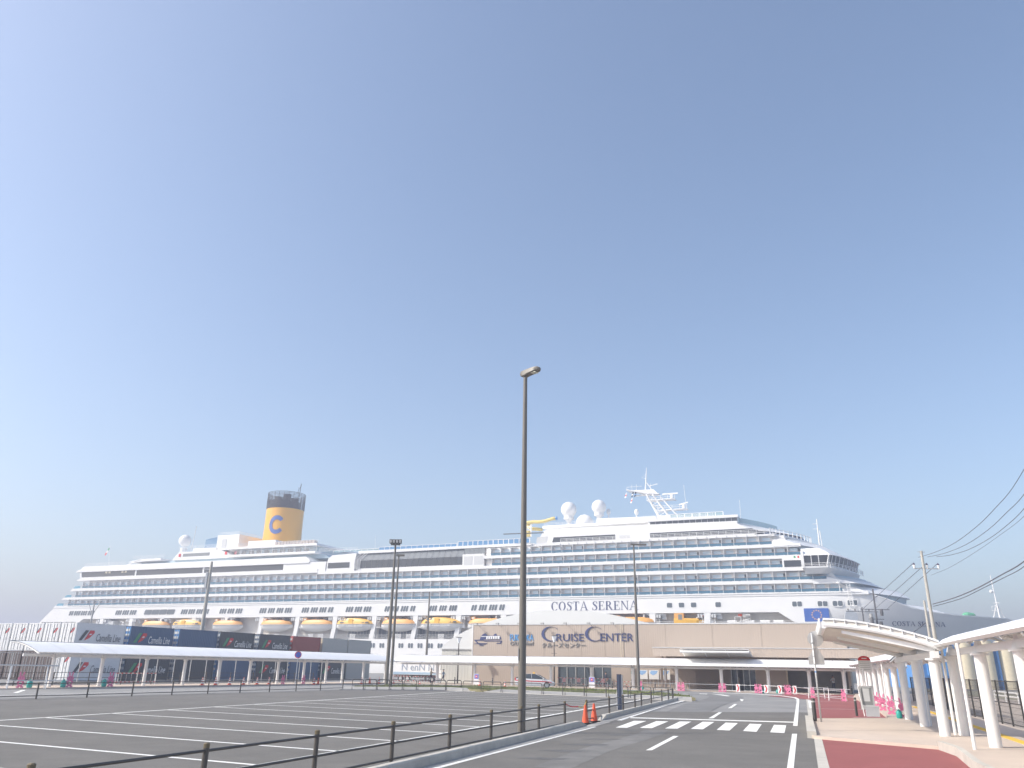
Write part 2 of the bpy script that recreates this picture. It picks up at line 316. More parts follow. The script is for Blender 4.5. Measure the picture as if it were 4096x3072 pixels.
# markings
def quad(name,pts,par,z=.009): return sheet(name,[G(*p) for p in pts],z,paint,par)
s0=Vector((4.12,31.95,0)); s1=Vector((9.54,30.72,0)); sp=(s1-s0)/6
lf=[(137,1020,240,1022,410,962,300,960),(352,1022,458,1026,605,965,498,963),(575,1028,686,1030,808,967,705,966),(803,1031,910,1036,1012,970,908,968),(1032,1040,1147,1046,1220,980,1112,976),(1265,1050,1385,1058,1432,990,1325,986),(1505,1062,1632,1069,1648,1000,1540,995)]
for q in lf: quad('crossing_stripe',[z4(q[0],q[1]),z4(q[2],q[3]),z4(q[4],q[5]),z4(q[6],q[7])],road)
quad('stop_line',[z4(250,928),z4(1712,968),z4(1712,977),z4(262,936)],road)
quad('centre_dash',[z4(405,1222),z4(460,1222),z4(697,1096),z4(650,1094)],road); quad('centre_dash',[z4(960,938),z4(1003,938),z4(1080,885),z4(1050,884)],road)
quad('centre_dash',[z4(1132,848),z4(1165,848),z4(1214,813),z4(1188,811)],far); quad('centre_dash',[z4(1238,765),z4(1272,770),z4(1262,786),z4(1246,784)],far)
quad('centre_dash',[z4(985,722),z4(1080,727),z4(1155,739),z4(1130,742)],far); quad('centre_dash',[z4(880,718),z4(950,719),z4(950,724),z4(880,722)],far)
quad('edge_line',[z4(1655,1375),z4(1715,1375),z4(1744,1075),z4(1700,1075)],road)
quad('edge_line',[z4(1708,1005),z4(1748,1006),z4(1764,790),z4(1740,790)],road); quad('edge_line',[z4(1738,790),z4(1764,790),z4(1762,765),z4(1735,752),z4(1600,735),z4(1600,739),z4(1715,757),z4(1738,768)],far)
quad('edge_line',[z4(1600,735),z4(1300,716),z4(1000,708),z4(1000,711),z4(1300,720),z4(1600,739)],far)
q=G(*z4(1655,1375)); r_=G(*z4(1715,1375)); sheet('edge_line',[q,r_,r_-U*9,q-U*9],.009,paint,road)
q=G(*z3(120,1365)); r_=G(*z3(185,1365)); e0=G(*z3(1520,1014)); e1=G(*z3(1495,1013)); sheet('edge_line',[r_-U*12,r_,e0,e1,q,q-U*12],.009,paint,road)
quad('edge_line',[z3(1695,955),z3(1740,957),z4(600,822),z4(775,778),z4(782,770),z4(768,763),z4(720,757),z4(715,760),z4(755,768),z4(760,774),z4(690,790)],road)
# kerb stones along the lot (gap by the cones), gutter strip, yellow-tinged cap
KH=.2
def kerbrun(a,b,name='kerb'):
    root=tag(bpy.data.objects.new(name,None),kind='structure'); COL.objects.link(root); ROOT[root.name]=root.name; root.location=a; BASE[root.name]=Vector(a)
    d=(b-a); L=d.length; d.normalize(); n=Vector((-d.y,d.x,0)); k=max(1,round(L/2)); st=L/k
    for i in range(k):
        p=a+d*(i*st+.006); q=a+d*((i+1)*st-.006); h=KH+random.uniform(-.003,.003)
        m=MB().prism([p+n*0-ZV*.05,p+n*.2-ZV*.05,p+n*.2+ZV*h,p+n*.035+ZV*h,p+n*.012+ZV*(h-.03)],(q-p)); m.build('kerb_stone',kerbc,root)
    return root
ka=kl0-kld*24; kerbrun(Vector((ka.x,ka.y,0)),Vector((kl1.x,kl1.y,0)))
kf0=G(*z3(1605,948)); kf1=G(*z4(712,772)); kerbrun(Vector((kf0.x,kf0.y,0)),Vector((kf1.x,kf1.y,0)))
MB().lathe((kf1.x-.1,kf1.y,0),[(.16,-.05),(.16,KH-.01),(.1,KH)],14).build('kerb',kerbc)['kind']='structure'
for a,d in((kl1,kld),(kf0,-(kf1-kf0).normalized())):
    a=Vector((a.x,a.y,0)); sgn=1 if d.y>0 else -1; nn=Vector((-d.y,d.x,0))*sgn; MB().prism([a-ZV*.05,a+d*.9-ZV*.05,a+d*.9+ZV*.02,a+d*.02+ZV*KH],nn*.2).build('kerb',kerbc)['kind']='structure'
g=MB()
for a,b in((ka,kl1+kld*3.5),): 
    n=Vector((kld.y,-kld.x,0)); g.add([(*(a)[:2],.008),(*(a+n*.42)[:2],.008),(*(b+n*.42)[:2],.008),(*b[:2],.008)],[(0,1,2,3)])
dk=(kf1-kf0).normalized(); n=Vector((dk.y,-dk.x,0)); g.add([(*(kf0-dk*1.6)[:2],.0085),(*(kf0-dk*1.6+n*.42)[:2],.0085),(*(kf1+n*.42)[:2],.0085),(*kf1[:2],.0085)],[(0,1,2,3)])
tag(g.build('gutter',concrete),kind='structure')
# right: gutter, red bays, beige pavement
g=MB(); k3=[KR[0]-U*30,KR[0],KR[1],KR[2],KR[3]]; g.loft([[(p.x,p.y,.013) for p in k3],[(p.x+.24,p.y-.06,.013) for p in k3]]); tag(g.build('gutter',kerbc),kind='structure')
kr=KR; red1=sheet('red_bus_bay',[kr[0]-U*36+UP*.22,kr[0]+UP*.22,G(*z5(370,1092)),G(*z5(1480,1185))+UP*.3,G(*z5(1810,1375))+UP*.3,G(*z5(1810,1375))-U*34+UP*.3],.008,redpave)
fr_=[G(*z5(305,935)),G(*z5(1020,935))+UP*.8,G(*z5(890,840))+UP*.8,G(*z5(700,750))+UP*.8,Vector((37,92,0)),Vector((30,88,0)),Vector((22,86.5,0)),Vector((24,77,0)),G(*z5(290,770)),G(*z5(300,850))]
red2=sheet('red_bus_bay',[fr_[i] for i in(0,1,2,3,4,5,7,8,9)],.008,redpave)
for a,b in(((330,785),(760,795)),((320,852),(780,860)),((1000,935),(700,933))): stripe('bay_line',G(*z5(*a)),G(*z5(*b)),.12,.013,paint,red2)
quad('bay_line',[z5(300,780),z5(326,780),z5(342,848),z5(316,850)],red2,.018)
pv=[G(*z5(308,936),.1),G(*z5(335,1085),.1),G(*z5(372,1092),.1),G(*z5(1480,1185),.1),G(*z5(1640,1240),.1),G(*z5(1810,1375),.1),G(*z5(1810,1375),.1)-U*34,Vector((40,-8,.1)),Vector((40,40,.1)),Vector((48,93,.1)),Vector((38,91,.1)),G(*z5(700,750),.1),G(*z5(890,840),.1),G(*z5(1020,935),.1)]
sheet('pavement',pv,.10,beige,thick=.14)
m=MB()
for i in range(3,6): m.bar(pv[i],pv[i+1]+ (Vector((0,0,0))),.16,.28)
m.bar(pv[0],pv[1],.3,.24); tag(m.build('kerb',kerbc),kind='structure')
m=MB(); q=[G(*z5(1225,1180)),G(*z5(1430,1185)),G(*z5(1450,1200)),G(*z5(1240,1194))]; m.add([(p.x,p.y,.014) for p in q],[(0,1,2,3)]); dr=m.build('drain_grate',galv,red1)
# yellow tactile strip through the covered walk, in tiles
yt=tag(bpy.data.objects.new('tactile_paving',None),kind='structure'); COL.objects.link(yt); ROOT[yt.name]=yt.name
ya=G(*z5(2200,1150),.1); yb=G(*z5(1350,870),.1); yd=(yb-ya).normalized(); yn=Vector((-yd.y,yd.x,0)); ya=ya-yd*14; k=int((yb-ya).length/.6)
t0_=None
for i in range(k+12):
    p=ya+yd*(i*.6)
    if t0_ is None: t0_=MB().ob((0,0,0),yd*.295,yn*.15,ZV*.008).build('tactile_tile',yellowp,yt); t0_.location=(p.x,p.y,.106)
    else: shared('tactile_tile',t0_,yt,(p.x,p.y,.106))
# paved strip and verge behind the hoop barriers; pavement under the front and left canopies
H0=Vector((-14.1,73.4,0)); H1=Vector((-5.6,77.25,0)); H2=Vector((10.9,62.9,0)); H3=Vector((13.4,60.6,0))
# low concrete upstand behind the hoops with a dip, verge behind it
def upstand(P,n0,n1,w_=1.3,h=.26):
    m=MB(); L=len(P); 
    A=[(p.x,p.y+.05,-.02) for p in P]; hs=[(h if not((i==0 and n0) or (i==L-1 and n1)) else .03) for i in range(L)]
    B=[(p.x,p.y+.07,.05) for p,z in zip(P,hs)]; C=[(p.x+.25,p.y+.07+w_,z) for p,z in zip(P,hs)]; m.loft([A,B,C]); return m.build('kerb_upstand',concrete,usr)
usr=tag(bpy.data.objects.new('kerb',None),kind='structure'); COL.objects.link(usr); ROOT[usr.name]=usr.name
g0=online(*z3(330,690),H1,H2); g1=online(*z3(640,705),H1,H2); e_=(H2-H1).normalized()
upstand([H0+Vector((-.5,-.3,0)),H0+(H1-H0)*.35,H0+(H1-H0)*.7,H1,g0,g0+e_*1.6],False,True); upstand([g1-e_*1.6,g1,g1+(H2-g1)*.3,g1+(H2-g1)*.65,H2,H3],True,False)
VG=[H0+Vector((.2,1.55,0)),H1+Vector((.2,1.55,0)),g0+Vector((.3,1.5,0)),g0+e_*1.2+Vector((0,.3,0)),g1-e_*1.2+Vector((0,.3,0)),g1+Vector((.3,1.5,0)),H2+Vector((.5,1.5,0)),H3+Vector((.6,1.6,0)),Vector((14.5,66.5,0)),Vector((13.5,75,0)),Vector((8,83,0)),Vector((-4,87.5,0)),Vector((-11,85.3,0)),Vector((-14,80,0))]
sheet('verge',VG,.20,soil,thick=.22)
def inpoly(x,y,P):
    c=False; n=len(P)
    for i in range(n):
        a,b=P[i],P[i-1]
        if (a.y>y)!=(b.y>y) and x<(b.x-a.x)*(y-a.y)/(b.y-a.y)+a.x: c=not c
    return c
m=MB(); random.seed(3); k=0
from mathutils import noise
while k<15000:
    x=random.uniform(-15,15); y=random.uniform(63,88)
    if not inpoly(x,y,VG): continue
    if noise.noise((x*.5,y*.5,0))<-.12 and random.random()<.8: k+=1; continue
    a=random.uniform(0,6.28); h=random.uniform(.05,.17)*(1.5 if noise.noise((x*.8,y*.8,3))>.25 else 1); wv=.035; lx,ly=random.uniform(-.08,.08),random.uniform(-.08,.08)
    m.add([(x-math.cos(a)*wv,y-math.sin(a)*wv,.19),(x+math.cos(a)*wv,y+math.sin(a)*wv,.19),(x+lx,y+ly,.19+h)],[(0,1,2)]); k+=1
tag(m.build('verge_grass',grassm),'sparse green grass on the verge behind the hoop barriers','grass',kind='stuff')
# pavement beneath front canopy / left canopy (low kerbed platform)
CF0=Vector((-13,107.4,0)); CF1=Vector((33.5,88.2,0)); CL0=Vector((-37.5,62.5,0)); CL1=Vector((-17.2,103.2,0))
cfd=(CF1-CF0).normalized(); cfn=Vector((cfd.y,-cfd.x,0))    # towards the camera
cld=(CL1-CL0).normalized(); cln=Vector((cld.y,-cld.x,0))
sheet('pavement',[CF0+cfn*2.6-cfd*3,CF1+cfn*2.4+cfd*1,CF1-cfn*7+cfd*9,CF0-cfn*7-cfd*3],.06,beige,thick=.1)
sheet('pavement',[CL0+cln*1.9-cld*14,CL1+cln*1.9+cld*1,CL1-cln*4+cld*2,CL0-cln*4-cld*14],.062,beige,thick=.1)
# left road beyond the lot fence: edge lines and the reddish gutter strip
lr=[G(*z1(0,735)),G(*z1(700,715)),G(*z1(1300,695)),G(*z2(0,672)),G(*z2(700,655)),G(*z2(1000,650))]
for a,b in zip(lr[:-1],lr[1:]): stripe('edge_line',a,b,.16,.0,paint,far,ext=.0)
lr2=[G(*z1(200,738)),G(*z1(900,715)),G(*z1(1700,690)),G(*z2(300,668))]
for a,b in zip(lr2[:-1],lr2[1:]): stripe('edge_line',a,b,.14,.0005,paint,far)
stripe('edge_line',G(*z1(135,712)),G(*z1(215,685)),.3,.001,paint,far)
# ================================================================ CRUISE SHIP (own frame: x to the bow, y away from the quay, z up)
O_=SN*SDIST
def SP(px,py,o=0):
    p=onplane(px,py,SN*(SDIST+o),SN); return p.dot(SD),p.z
ship=thing('cruise_ship','long white cruise ship with yellow funnel moored behind the terminal','cruise ship',loc=O_,rz=AZ)
BM=35.5; CY=17.75; W_=shipw
def sp_prism(prof,y0,y1): m=MB(); return m.prism([(s,y0,z) for s,z in prof],(0,y1-y0,0))
# --- hull: side to s=-8, then flared bow
def lerp(a,b,t): return a+(b-a)*t
def interp(T,x):
    if x<=T[0][0]: return T[0][1]
    for (a,b),(c,d) in zip(T,T[1:]):
        if x<=c: return lerp(b,d,(x-a)/(c-a))
    return T[-1][1]
ZT=[(-30,15.3),(-8,15.3),(-7.9,19.05),(3,19.05),(5.5,18.5),(8.5,17.35),(12,16.1),(16,15.2),(22,14.65),(33,14.3)]
def half(s,z):                                              # half breadth of the hull
    tip=lerp(17,33.2,max(0,min(1,(z+3)/17.3))**.75); st=lerp(-55,-6,max(0,min(1,(z+3)/20))**1.1); pw=lerp(1.9,2.3,max(0,min(1,(z+3)/17)))
    if s<=st: return CY
    if s>=tip: return 0.02
    return max(.02,CY*(1-((s-st)/(tip-st))**pw))
def hully(s,z): return CY-half(s,z)
m=MB(); ST=[-262,-258,-200,-120,-60,-50,-40,-30,-24,-18,-13,-8.001]+[-8,-4,0,2,4,6,8,10,12,14,16,18,20,22,24,26,28,30,31.5,32.5,33.2]
ZF=[0,.12,.25,.4,.55,.7,.8,.9,1]
for side in(0,1):
    rows=[]
    for s in ST:
        zt=9.1 if s<-8 else (max(9.1,interp(ZT,s)) if s>-8 else 19.05)
        row=[]
        for f in ZF:
            z=lerp(-3,zt,f); ss=s if s>-200 else (s if z<9 else s)
            y=hully(ss,z); row.append((ss,y if side==0 else BM-y,z))
        rows.append(row)
    m.loft(rows)
m.add([(-262,0,-3),(-262,BM,-3),(-262,BM,9.1),(-262,0,9.1)],[(0,1,2,3)])
hull=m.build('hull',W_,ship,smooth=True,auto=35)
# bow deck, bulwark cap
m=MB(); capr=[[(s,hully(s,interp(ZT,s))-.12,interp(ZT,s)+d) for s in (3,5,7,9,11,13,15,17,19,21,23,25,27,29,31,32.4)] for d in(0,.22)]; m.loft(capr)
cap2=[[(s,hully(s,interp(ZT,s))+o_,interp(ZT,s)+.22) for s in (3,5,7,9,11,13,15,17,19,21,23,25,27,29,31,32.4)] for o_ in(-.12,.35)]; m.loft(cap2); m.build('bulwark_rail',W_,ship)
m=MB(); dk=[s for s in range(2,33,2)]; m.loft([[(s,hully(s,13.2)+.3,13.2) for s in dk],[(s,BM-hully(s,13.2)-.3,13.2) for s in dk]]); m.build('bow_deck',grey,ship)
# upper hull band with the lifeboat recess below; slanted stern
sp_prism([(-256.9,18.95),(-8,18.95),(-8,15.3),(-238,15.3),(-241.5,15.3),(-243.5,14.0),(-244,9.1),(-262.5,9.1),(-262.3,14.45)],0,BM).build('upper_hull',W_,ship)
sp_prism([(-243.9,9.1),(-8,9.1),(-8,15.28),(-241,15.28)],3.0,BM-3.0).build('promenade_wall',shipg if False else mat('promenade_cream',(.74,.70,.64),.6),ship)
sp_prism([(-243.9,8.6),(-8,8.6),(-8,9.12),(-243.9,9.12)],.25,3.0).build('promenade_deck',grey,ship)
sp_prism([(-15,15.3),(-8,15.3),(-8,9.1),(-4.8,9.1)],.02,.2)
# triangular forward end of the recess
sp_prism([SP(2880+945/4.254,2400+175/4.254),SP(2880+1215/4.254,2400+345/4.254),(-7.9,10.2),(-7.9,15.3)],-.012,.5).build('recess_end_plate',W_,ship)
# recess pillars
pl=[-153.0+13.35*k for k in range(-6,10)]
p0=sp_prism([(-1.15,9.1),(.25,9.1),(.75,12),(1.05,15.3),(-.55,15.3),(-.6,12)],.05,1.3).build('recess_pillar',W_,ship); p0.location.x=pl[0]
for s in pl[1:]:
    if s<-9: shared('recess_pillar',p0,ship,(s,0,0))
# davit winch blocks at pillar heads, deck stairs
dv=MB(); dv.box(-2.1,3.4,.4,1.0,14.75,15.2)
for dx in(-1.9,-1.2,1.4,2.0): dv.box(dx-.22,dx+.22,.1,.9,14.2,15.0)
dv.box(2.4,3.5,.9,2.2,13.9,15.1)
d0=dv.build('davit_block',lgrey,ship); d0.location.x=pl[0]
for s in pl[1:]: shared('davit_block',d0,ship,(s,0,0))
lad=MB()
for dx in(1.15,2.0): lad.tube([(dx,.2,12.3),(dx,.2,14.0)],.05,4)
for k in range(5): lad.tube([(1.15,.2,12.4+k*.35),(2.0,.2,12.4+k*.35)],.04,4)
lad.box(1.0,2.2,.1,1.1,12.1,12.25); l0=lad.build('boat_ladder',W_,ship); l0.location.x=pl[0]
for s in pl[1::1]: shared('boat_ladder',l0,ship,(s,0,0))
# promenade rail
m=MB()
for z in(9.5,9.85,10.2): m.tube([(-243,.3,z),(-9,.3,z)],.035,4)
for k in range(117): m.tube([(-243+2*k,.3,9.1),(-243+2*k,.3,10.2)],.03,4)
m.build('promenade_rail',W_,ship)
# white deck boxes on the rail
bx0=MB()
bx0.box(-.9,.9,.1,.35,9.1,9.22); [bx0.box(-.9,.9,.1,.16,9.3+.32*k,9.45+.32*k) for k in range(4)]; bx0.box(-.9,-.8,.1,.2,9.1,10.45); bx0.box(.8,.9,.1,.2,9.1,10.45)
b0=bx0.build('slatted_rack',W_,ship); b0.location.x=-160
for s in(-163.5,-147.5,-144,-133,-126.5,-118,-114.5,-104.5,-99,-92): shared('slatted_rack',b0,ship,(s,0,0))
# --- deck slabs
LV=[(18.95,19.75),(21.75,22.53),(24.6,25.48),(27.5,28.25),(30.2,30.95),(33.0,33.5)]
def stairs(k): return [(-257.3,-256.2),(-254.0,-252.9),(-250.6,-249.6)][k]
FWD=[3.5,-2.5,-5.2,-9.8,-9.0]
for k in range(3):
    a,b=stairs(k); z0,z1_=LV[k]; f=FWD[k]
    sp_prism([(a,z0),(f,z0),(f,z1_),(b,z1_)],-.12 if k==0 else 0,BM).build('deck_edge',W_,ship)
m=MB().tube([(-250,-.16,19.42),(2,-.16,19.42)],.07,4)
for k in range(84): m.box(-250+3*k,-249.8+3*k,-.2,-.1,19.35,19.55)
m.build('deck_gutter',lgrey,ship)
sp_prism([(-248.4,28.0),(-147.2,28.0),(-147.2,29.15),(-246.5,29.15)],-.1,BM).build('deck_edge',W_,ship)
sp_prism([(-147.2,27.5),(-9.9,27.5),(-9.9,28.25),(-147.2,28.25)],0,BM).build('deck_edge',W_,ship)
sp_prism([(-92.2,30.2),(-9.8,30.2),(-9.8,30.95),(-92.2,30.95)],0,BM).build('deck_edge',W_,ship)
# cabin core behind the balconies
sp_prism([(-247,19.7),(1.5,19.7),(-2.6,21.8),(-2.6,22.5),(-4,24.6),(-9.5,27.6),(-147,27.6),(-147,28.1),(-243,28.1)],1.05,BM-1.05).build('cabin_wall',shipg,ship)
sp_prism([(-92,28.2),(-11.5,28.2),(-13.5,33.1),(-92,33.1)],1.05,BM-1.05).build('cabin_wall',shipg,ship)
# --- balconies: 2.96 m cells on five rows
rows=[(19.75,21.75,-253,-1.8),(22.53,24.6,-250,-4.9),(25.48,27.5,-247,-14.2),(28.25,30.2,-92,-9.9),(30.95,33.0,-92,-16.2)]
cells=[]
for r,(z0,z1_,a,b) in enumerate(rows):
    k=0; s=b
    while s-2.96>a: cells.append((s-2.96,z0,z1_,r)); s-=2.96
cells.sort(key=lambda c:-c[0]); near=cells[:300]; rest=cells[300:]
def mk_div(m,s,z0,z1_): m.box(s-.04,s+.04,.12,1.05,z0,z1_); m.box(s-.05,s+.05,.05,.14,z0,z1_)
def mk_pane(m,s,z0): m.box(s+.05,s+2.91,.04,.075,z0+.06,z0+.72)
def mk_win(m,s,z0,v):
    a=(.75,2.35,.45,2.0,.9)[v%5]; wd=(1.75,.48,1.75,.85,1.45)[v%5]
    P=[(s+a,1.01,z0+.05),(s+a+wd,1.01,z0+.05),(s+a+wd,1.01,z0+1.5),(s+a+wd-.15,1.01,z0+1.68),(s+a+.15,1.01,z0+1.68),(s+a,1.01,z0+1.5)]
    m.prism(P,(0,.03,0))
proto={}
def part(name,key,fn,m_,s,z):
    if key not in proto:
        b=MB(); fn(b); o=b.build(name,m_,ship); o.location=(s,0,z); proto[key]=o
    else: shared(name,proto[key],ship,(s,0,z))
random.seed(11)
for s,z0,z1_,r in near:
    h=round(z1_-z0,2)
    part('balcony_divider',('d',h),lambda b:mk_div(b,0,0,h),shipw,s,z0)
    part('balcony_glass',('g',r%2),lambda b:mk_pane(b,0,0),glassb,s,z0)
    v=random.choice([0,0,0,2,2,4]); part('balcony_window',('w',v),lambda b:mk_win(b,0,0,v),palew,s,z0)
m1,m2,m3=MB(),MB(),MB()
for s,z0,z1_,r in rest:
    mk_div(m1,s,z0,z1_); mk_pane(m2,s,z0); mk_win(m3,s,z0,random.choice([0,2,4]))
tag(m1.build('balcony_divider',shipw,ship),kind='stuff'); tag(m2.build('balcony_glass',glassb,ship),kind='stuff'); tag(m3.build('balcony_window',palew,ship),kind='stuff')
m=MB()                                                       # handrails, door leaves and chairs seen through the glass
for z0,z1_,a,b in rows: m.box(a,b,.0,.1,z0+.72,z0+.78)
m.build('balcony_handrail',mat('teak_rail',(.45,.33,.27),.6),ship)
m=MB(); cols=MB(); random.seed(5)
for s,z0,z1_,r in cells:
    x=s+random.uniform(.3,2.2); m.box(x,x+.5,.4,.85,z0,z0+.42)
    if random.random()<.35: m.box(s+2.3,s+2.75,.97,1.04,z0,z0+1.6)
tag(m.build('balcony_chairs',mat('balcony_chair_dark',(.12,.14,.15),.7),ship),kind='stuff')
# sterns ends of the rows: raked end glass
for k,(a,b) in enumerate([(-256,-252.5),(-252.7,-249.5),(-249.3,-246)]):
    z0=LV[k][1]; sp_prism([(a,z0),(b,z0),(b,z0+.8),(a+.85,z0+.8)],-.01,.05).build('stern_glass',mat('stern_glass_blue',(.12,.36,.50),.1,alpha=.9),ship)
# --- aft lounge band: dark windows, pillars, fascia
sp_prism([(-246.5,29.15),(-147.4,29.15),(-147.4,31),(-248,31)],.35,BM-.35).build('lounge_core',shipg,ship)
def win(name,pts,m_=blackg,y=.3,t=.06,par=None): return sp_prism(pts,y-t,y).build(name,m_,par or ship)
win('lounge_window',[(-246.4,29.15),(-221.6,29.15),(-221.6,30.95),(-247.3,30.95)])
for a,b in((-221.0,-192.2),(-191.6,-160.3)): win('lounge_window',[(a,29.2),(b,29.2),(b,30.9),(a,30.9)])
sp_prism([(-160.2,29.15),(-147.6,29.15),(-147.6,30.95),(-160.2,30.95)],.1,.4).build('lounge_wall',W_,ship)
for s in(-221.3,-191.9): sp_prism([(s-.3,29.15),(s+.3,29.15),(s+.3,31),(s-.3,31)],.1,.4).build('window_pillar',W_,ship)
sp_prism([(-247.2,29.2),(-246.4,29.2),(-246.9,31),(-247.7,31)],.1,.4).build('window_pillar',W_,ship)
sp_prism([(-249.4,30.95),(-150.6,30.95),(-150.2,31.7),(-150.8,32.0),(-248.5,31.75)],-.15,BM).build('lounge_fascia',W_,ship)
sp_prism([(-248.5,31.75),(-150.8,31.95),(-152.5,33.0),(-246.8,32.95)],.5,BM-.5).build('lounge_roof',W_,ship)
for i,s in enumerate((-235.5,-234,-228,-226.5)): sp_prism([(s,30.3),(s+.9,30.3),(s+.9,30.9),(s,30.9)],.15,.3).build('porthole_frame',cream,ship)
# step block between lounge and glass roof
m=MB(); m.box(-150.3,-144.5,.05,5,28.2,31.2); m.build('stair_block',W_,ship)
win('lounge_window',[(-143.8,29.2),(-136.2,29.2),(-136.2,30.75),(-143.8,30.75)],y=.2)
sp_prism([(-144.5,28.2),(-134.5,28.2),(-134.5,31.2),(-134,33.3),(-142.5,33.0),(-144,32)],.25,BM-.25).build('lounge_wall',W_,ship)
# funnel-like pipe ladder
m=MB()
for dx in(0,1.1,2.0): m.tube([(-134.2+dx,-.1,28.4),(-134.2+dx,-.1,31.4),(-132.8+dx,2.2,33.8)],.12,6)
for k in range(8): m.tube([(-134.2,-.1,28.7+.36*k),(-132.2,-.1,28.7+.36*k)],.06,4)
m.build('pipe_ladder',W_,ship)
# --- midship glass: lower dark, upper slanted panes
GS,GE=SP(*(900+1215/2.212,1900+800/2.212))[0],-98.8
sp_prism([(-133,28.3),(-92.2,28.3),(-92.2,33.2),(-133,33.2)],3.2,BM-3.2).build('pool_hall_core',shipg,ship)
sp_prism([(-133,28.2),(-92.2,28.2),(-92.2,28.75),(-133,28.75)],.02,3.2).build('pool_hall_sill',W_,ship)
n_=17; wdt=(GE-(-132.5))/n_
for k in range(n_):
    a=-132.5+wdt*k; win('pool_hall_pane',[(a+.04,28.75),(a+wdt-.04,28.75),(a+wdt-.04,31.0),(a+.04,31.0)],y=.25)
    MB().prism([(a+.05,.2,31.05),(a+wdt-.05,.2,31.05),(a+wdt-.05,1.9,33.3),(a+.05,1.9,33.3)],(0,.1,.06)).build('slanted_pane',slopeg,ship)
sp_prism([(-98.8,28.3),(-92.3,28.3),(-92.3,31.6),(-98.8,31.6)],.05,2.5).build('crew_block',W_,ship)
for a in(-98.3,-95.2): win('shutter_panel',[(a,28.6),(a+2.6,28.6),(a+2.6,31.0),(a,31.0)],lgrey,y=.07)
for k in range(4): win('shade_pane',[(-98.6+1.6*k,31.7),(-97.1+1.6*k,31.7),(-97.1+1.6*k,33.2),(-98.6+1.6*k,33.2)],slopeg,y=.9)
sp_prism([(-134,33.25),(-79,33.5),(-79,34.2),(-134,34.05)],1.2,BM-1.2).build('top_deck_edge',W_,ship)
# row-5 open balconies aft of the bridge block: little white porches
for k in range(5):
    m=MB(); s=-90.6+2.96*k; m.box(s,s+1.9,1.2,2.2,30.95,32.5); m.box(s-.3,s+2,.2,1.2,32.9,33.0); m.build('balcony_porch',W_,ship); win('porch_window',[(s+.4,31.1),(s+1.5,31.1),(s+1.5,32.3),(s+.4,32.3)],palew,y=1.19)
sp_prism([(-92,32.6),(-78.5,32.9),(-78.5,34.2),(-92,34.2)],2.4,BM-2.4).build('deck_house',W_,ship)
# top-deck windscreen: framed blue panes
def screen(s0,s1,z0,z1_,n,m_=windb,y=1.3,fr=.22):
    wd=(s1-s0)/n
    for k in range(n):
        a=s0+wd*k; sp_prism([(a+fr/2,z0),(a+wd-fr/2,z0),(a+wd-fr/2,z1_),(a+fr/2,z1_)],y,y+.05).build('windscreen_pane',m_,ship)
    m=MB(); m.box(s0,s1,y-.05,y+.1,z1_,z1_+.12)
    for k in range(n+1): m.box(s0+wd*k-fr/2,s0+wd*k+fr/2,y-.05,y+.1,z0,z1_)
    m.build('windscreen_frame',W_,ship)
screen(-101.0,-79.2,34.2,35.35,14); screen(-127,-101.4,34.1,34.85,14,fr=.12); screen(-143,-127,34.0,34.5,8,tealgl,fr=.1)
# --- aft upper decks
CYb=BM-2
sp_prism([(-226,33.0),(-147,33.0),(-149,34.3),(-224,34.3)],5,BM-5).build('aft_house_lower',mat('pale_blue_grey',(.44,.56,.62),.5),ship)
sp_prism([(-228,34.0),(-222.5,34.9),(-213,34.9),(-213,34.2),(-227,34.0)],2,BM-2).build('aft_visor',W_,ship)
sp_prism([(-228.5,33.1),(-227.7,33.1),(-222,34.6),(-222.6,34.9)],2,2.4).build('visor_strut',W_,ship)
sp_prism([(-210,34.3),(-185.5,34.3),(-185.5,35.2),(-190,36.9),(-207.5,36.9)],4,BM-4).build('aft_house',W_,ship)
sp_prism([(-203.5,36.9),(-192.5,36.9),(-192.5,38.2),(-203.5,38.2)],6,BM-6).build('aft_house_top',W_,ship)
win('opening',[(-205.5,35.3),(-194,35.3),(-194,36.3),(-205.5,36.3)],slopeg,y=3.98)
for s in(-207.3,-187.5,-183.5): win('fire_locker',[(s,35.3),(s+.9,35.3),(s+.9,36.3),(s,36.3)],red,y=3.9)
sp_prism([(-185.4,34.2),(-150.5,34.2),(-150.5,34.9),(-185.4,34.9)],2.2,BM-2.2).build('deck_edge',W_,ship)
sp_prism([(-183,34.9),(-152,34.9),(-152,36.7),(-183,36.7)],5.5,BM-5.5).build('aft_house_mid',mat('pale_blue_wall',(.50,.62,.68),.5),ship)
for k in range(9): MB().box(-182+3.1*k,-180+3.1*k,5.4,5.5,35.0,36.4).build('deck_house_window',slopeg,ship)
m=MB(); [m.tube([(-184+4.2*k,2.6,34.9),(-184+4.2*k,2.6,36.8)],.08,5) for k in range(9)]; m.build('deck_post',W_,ship)
sp_prism([(-186.5,36.7),(-150.2,36.7),(-150.6,37.4),(-186.5,37.4)],2.6,BM-2.6).build('deck_edge',W_,ship)
m=MB()
for (a,b,z,y) in((-247,-228,33.0,1.2),(-186,-150,37.4,2.8),(-185,-151,34.9,2.4),(-210,-192,38.2,6.2),(-226,-212,34.9,2.3),(-149,-135,34.3,2),(-79,-46,40.2,12),(-48,-30,38.9,3)):
    for h in(.35,.7,1.05): m.tube([(a,y,z+h),(b,y,z+h)],.035,4)
    k=int((b-a)/1.8); [m.tube([(a+(b-a)*i/k,y,z),(a+(b-a)*i/k,y,z+1.05)],.035,4) for i in range(k+1)]
m.build('deck_rail',W_,ship)
m=MB(); [m.box(-167+1.2*k,-166.1+1.2*k,3,4.6,37.5,38.4) for k in range(13)]; m.build('stacked_loungers',mat('lounger_stack',(.55,.47,.42),.7),ship)
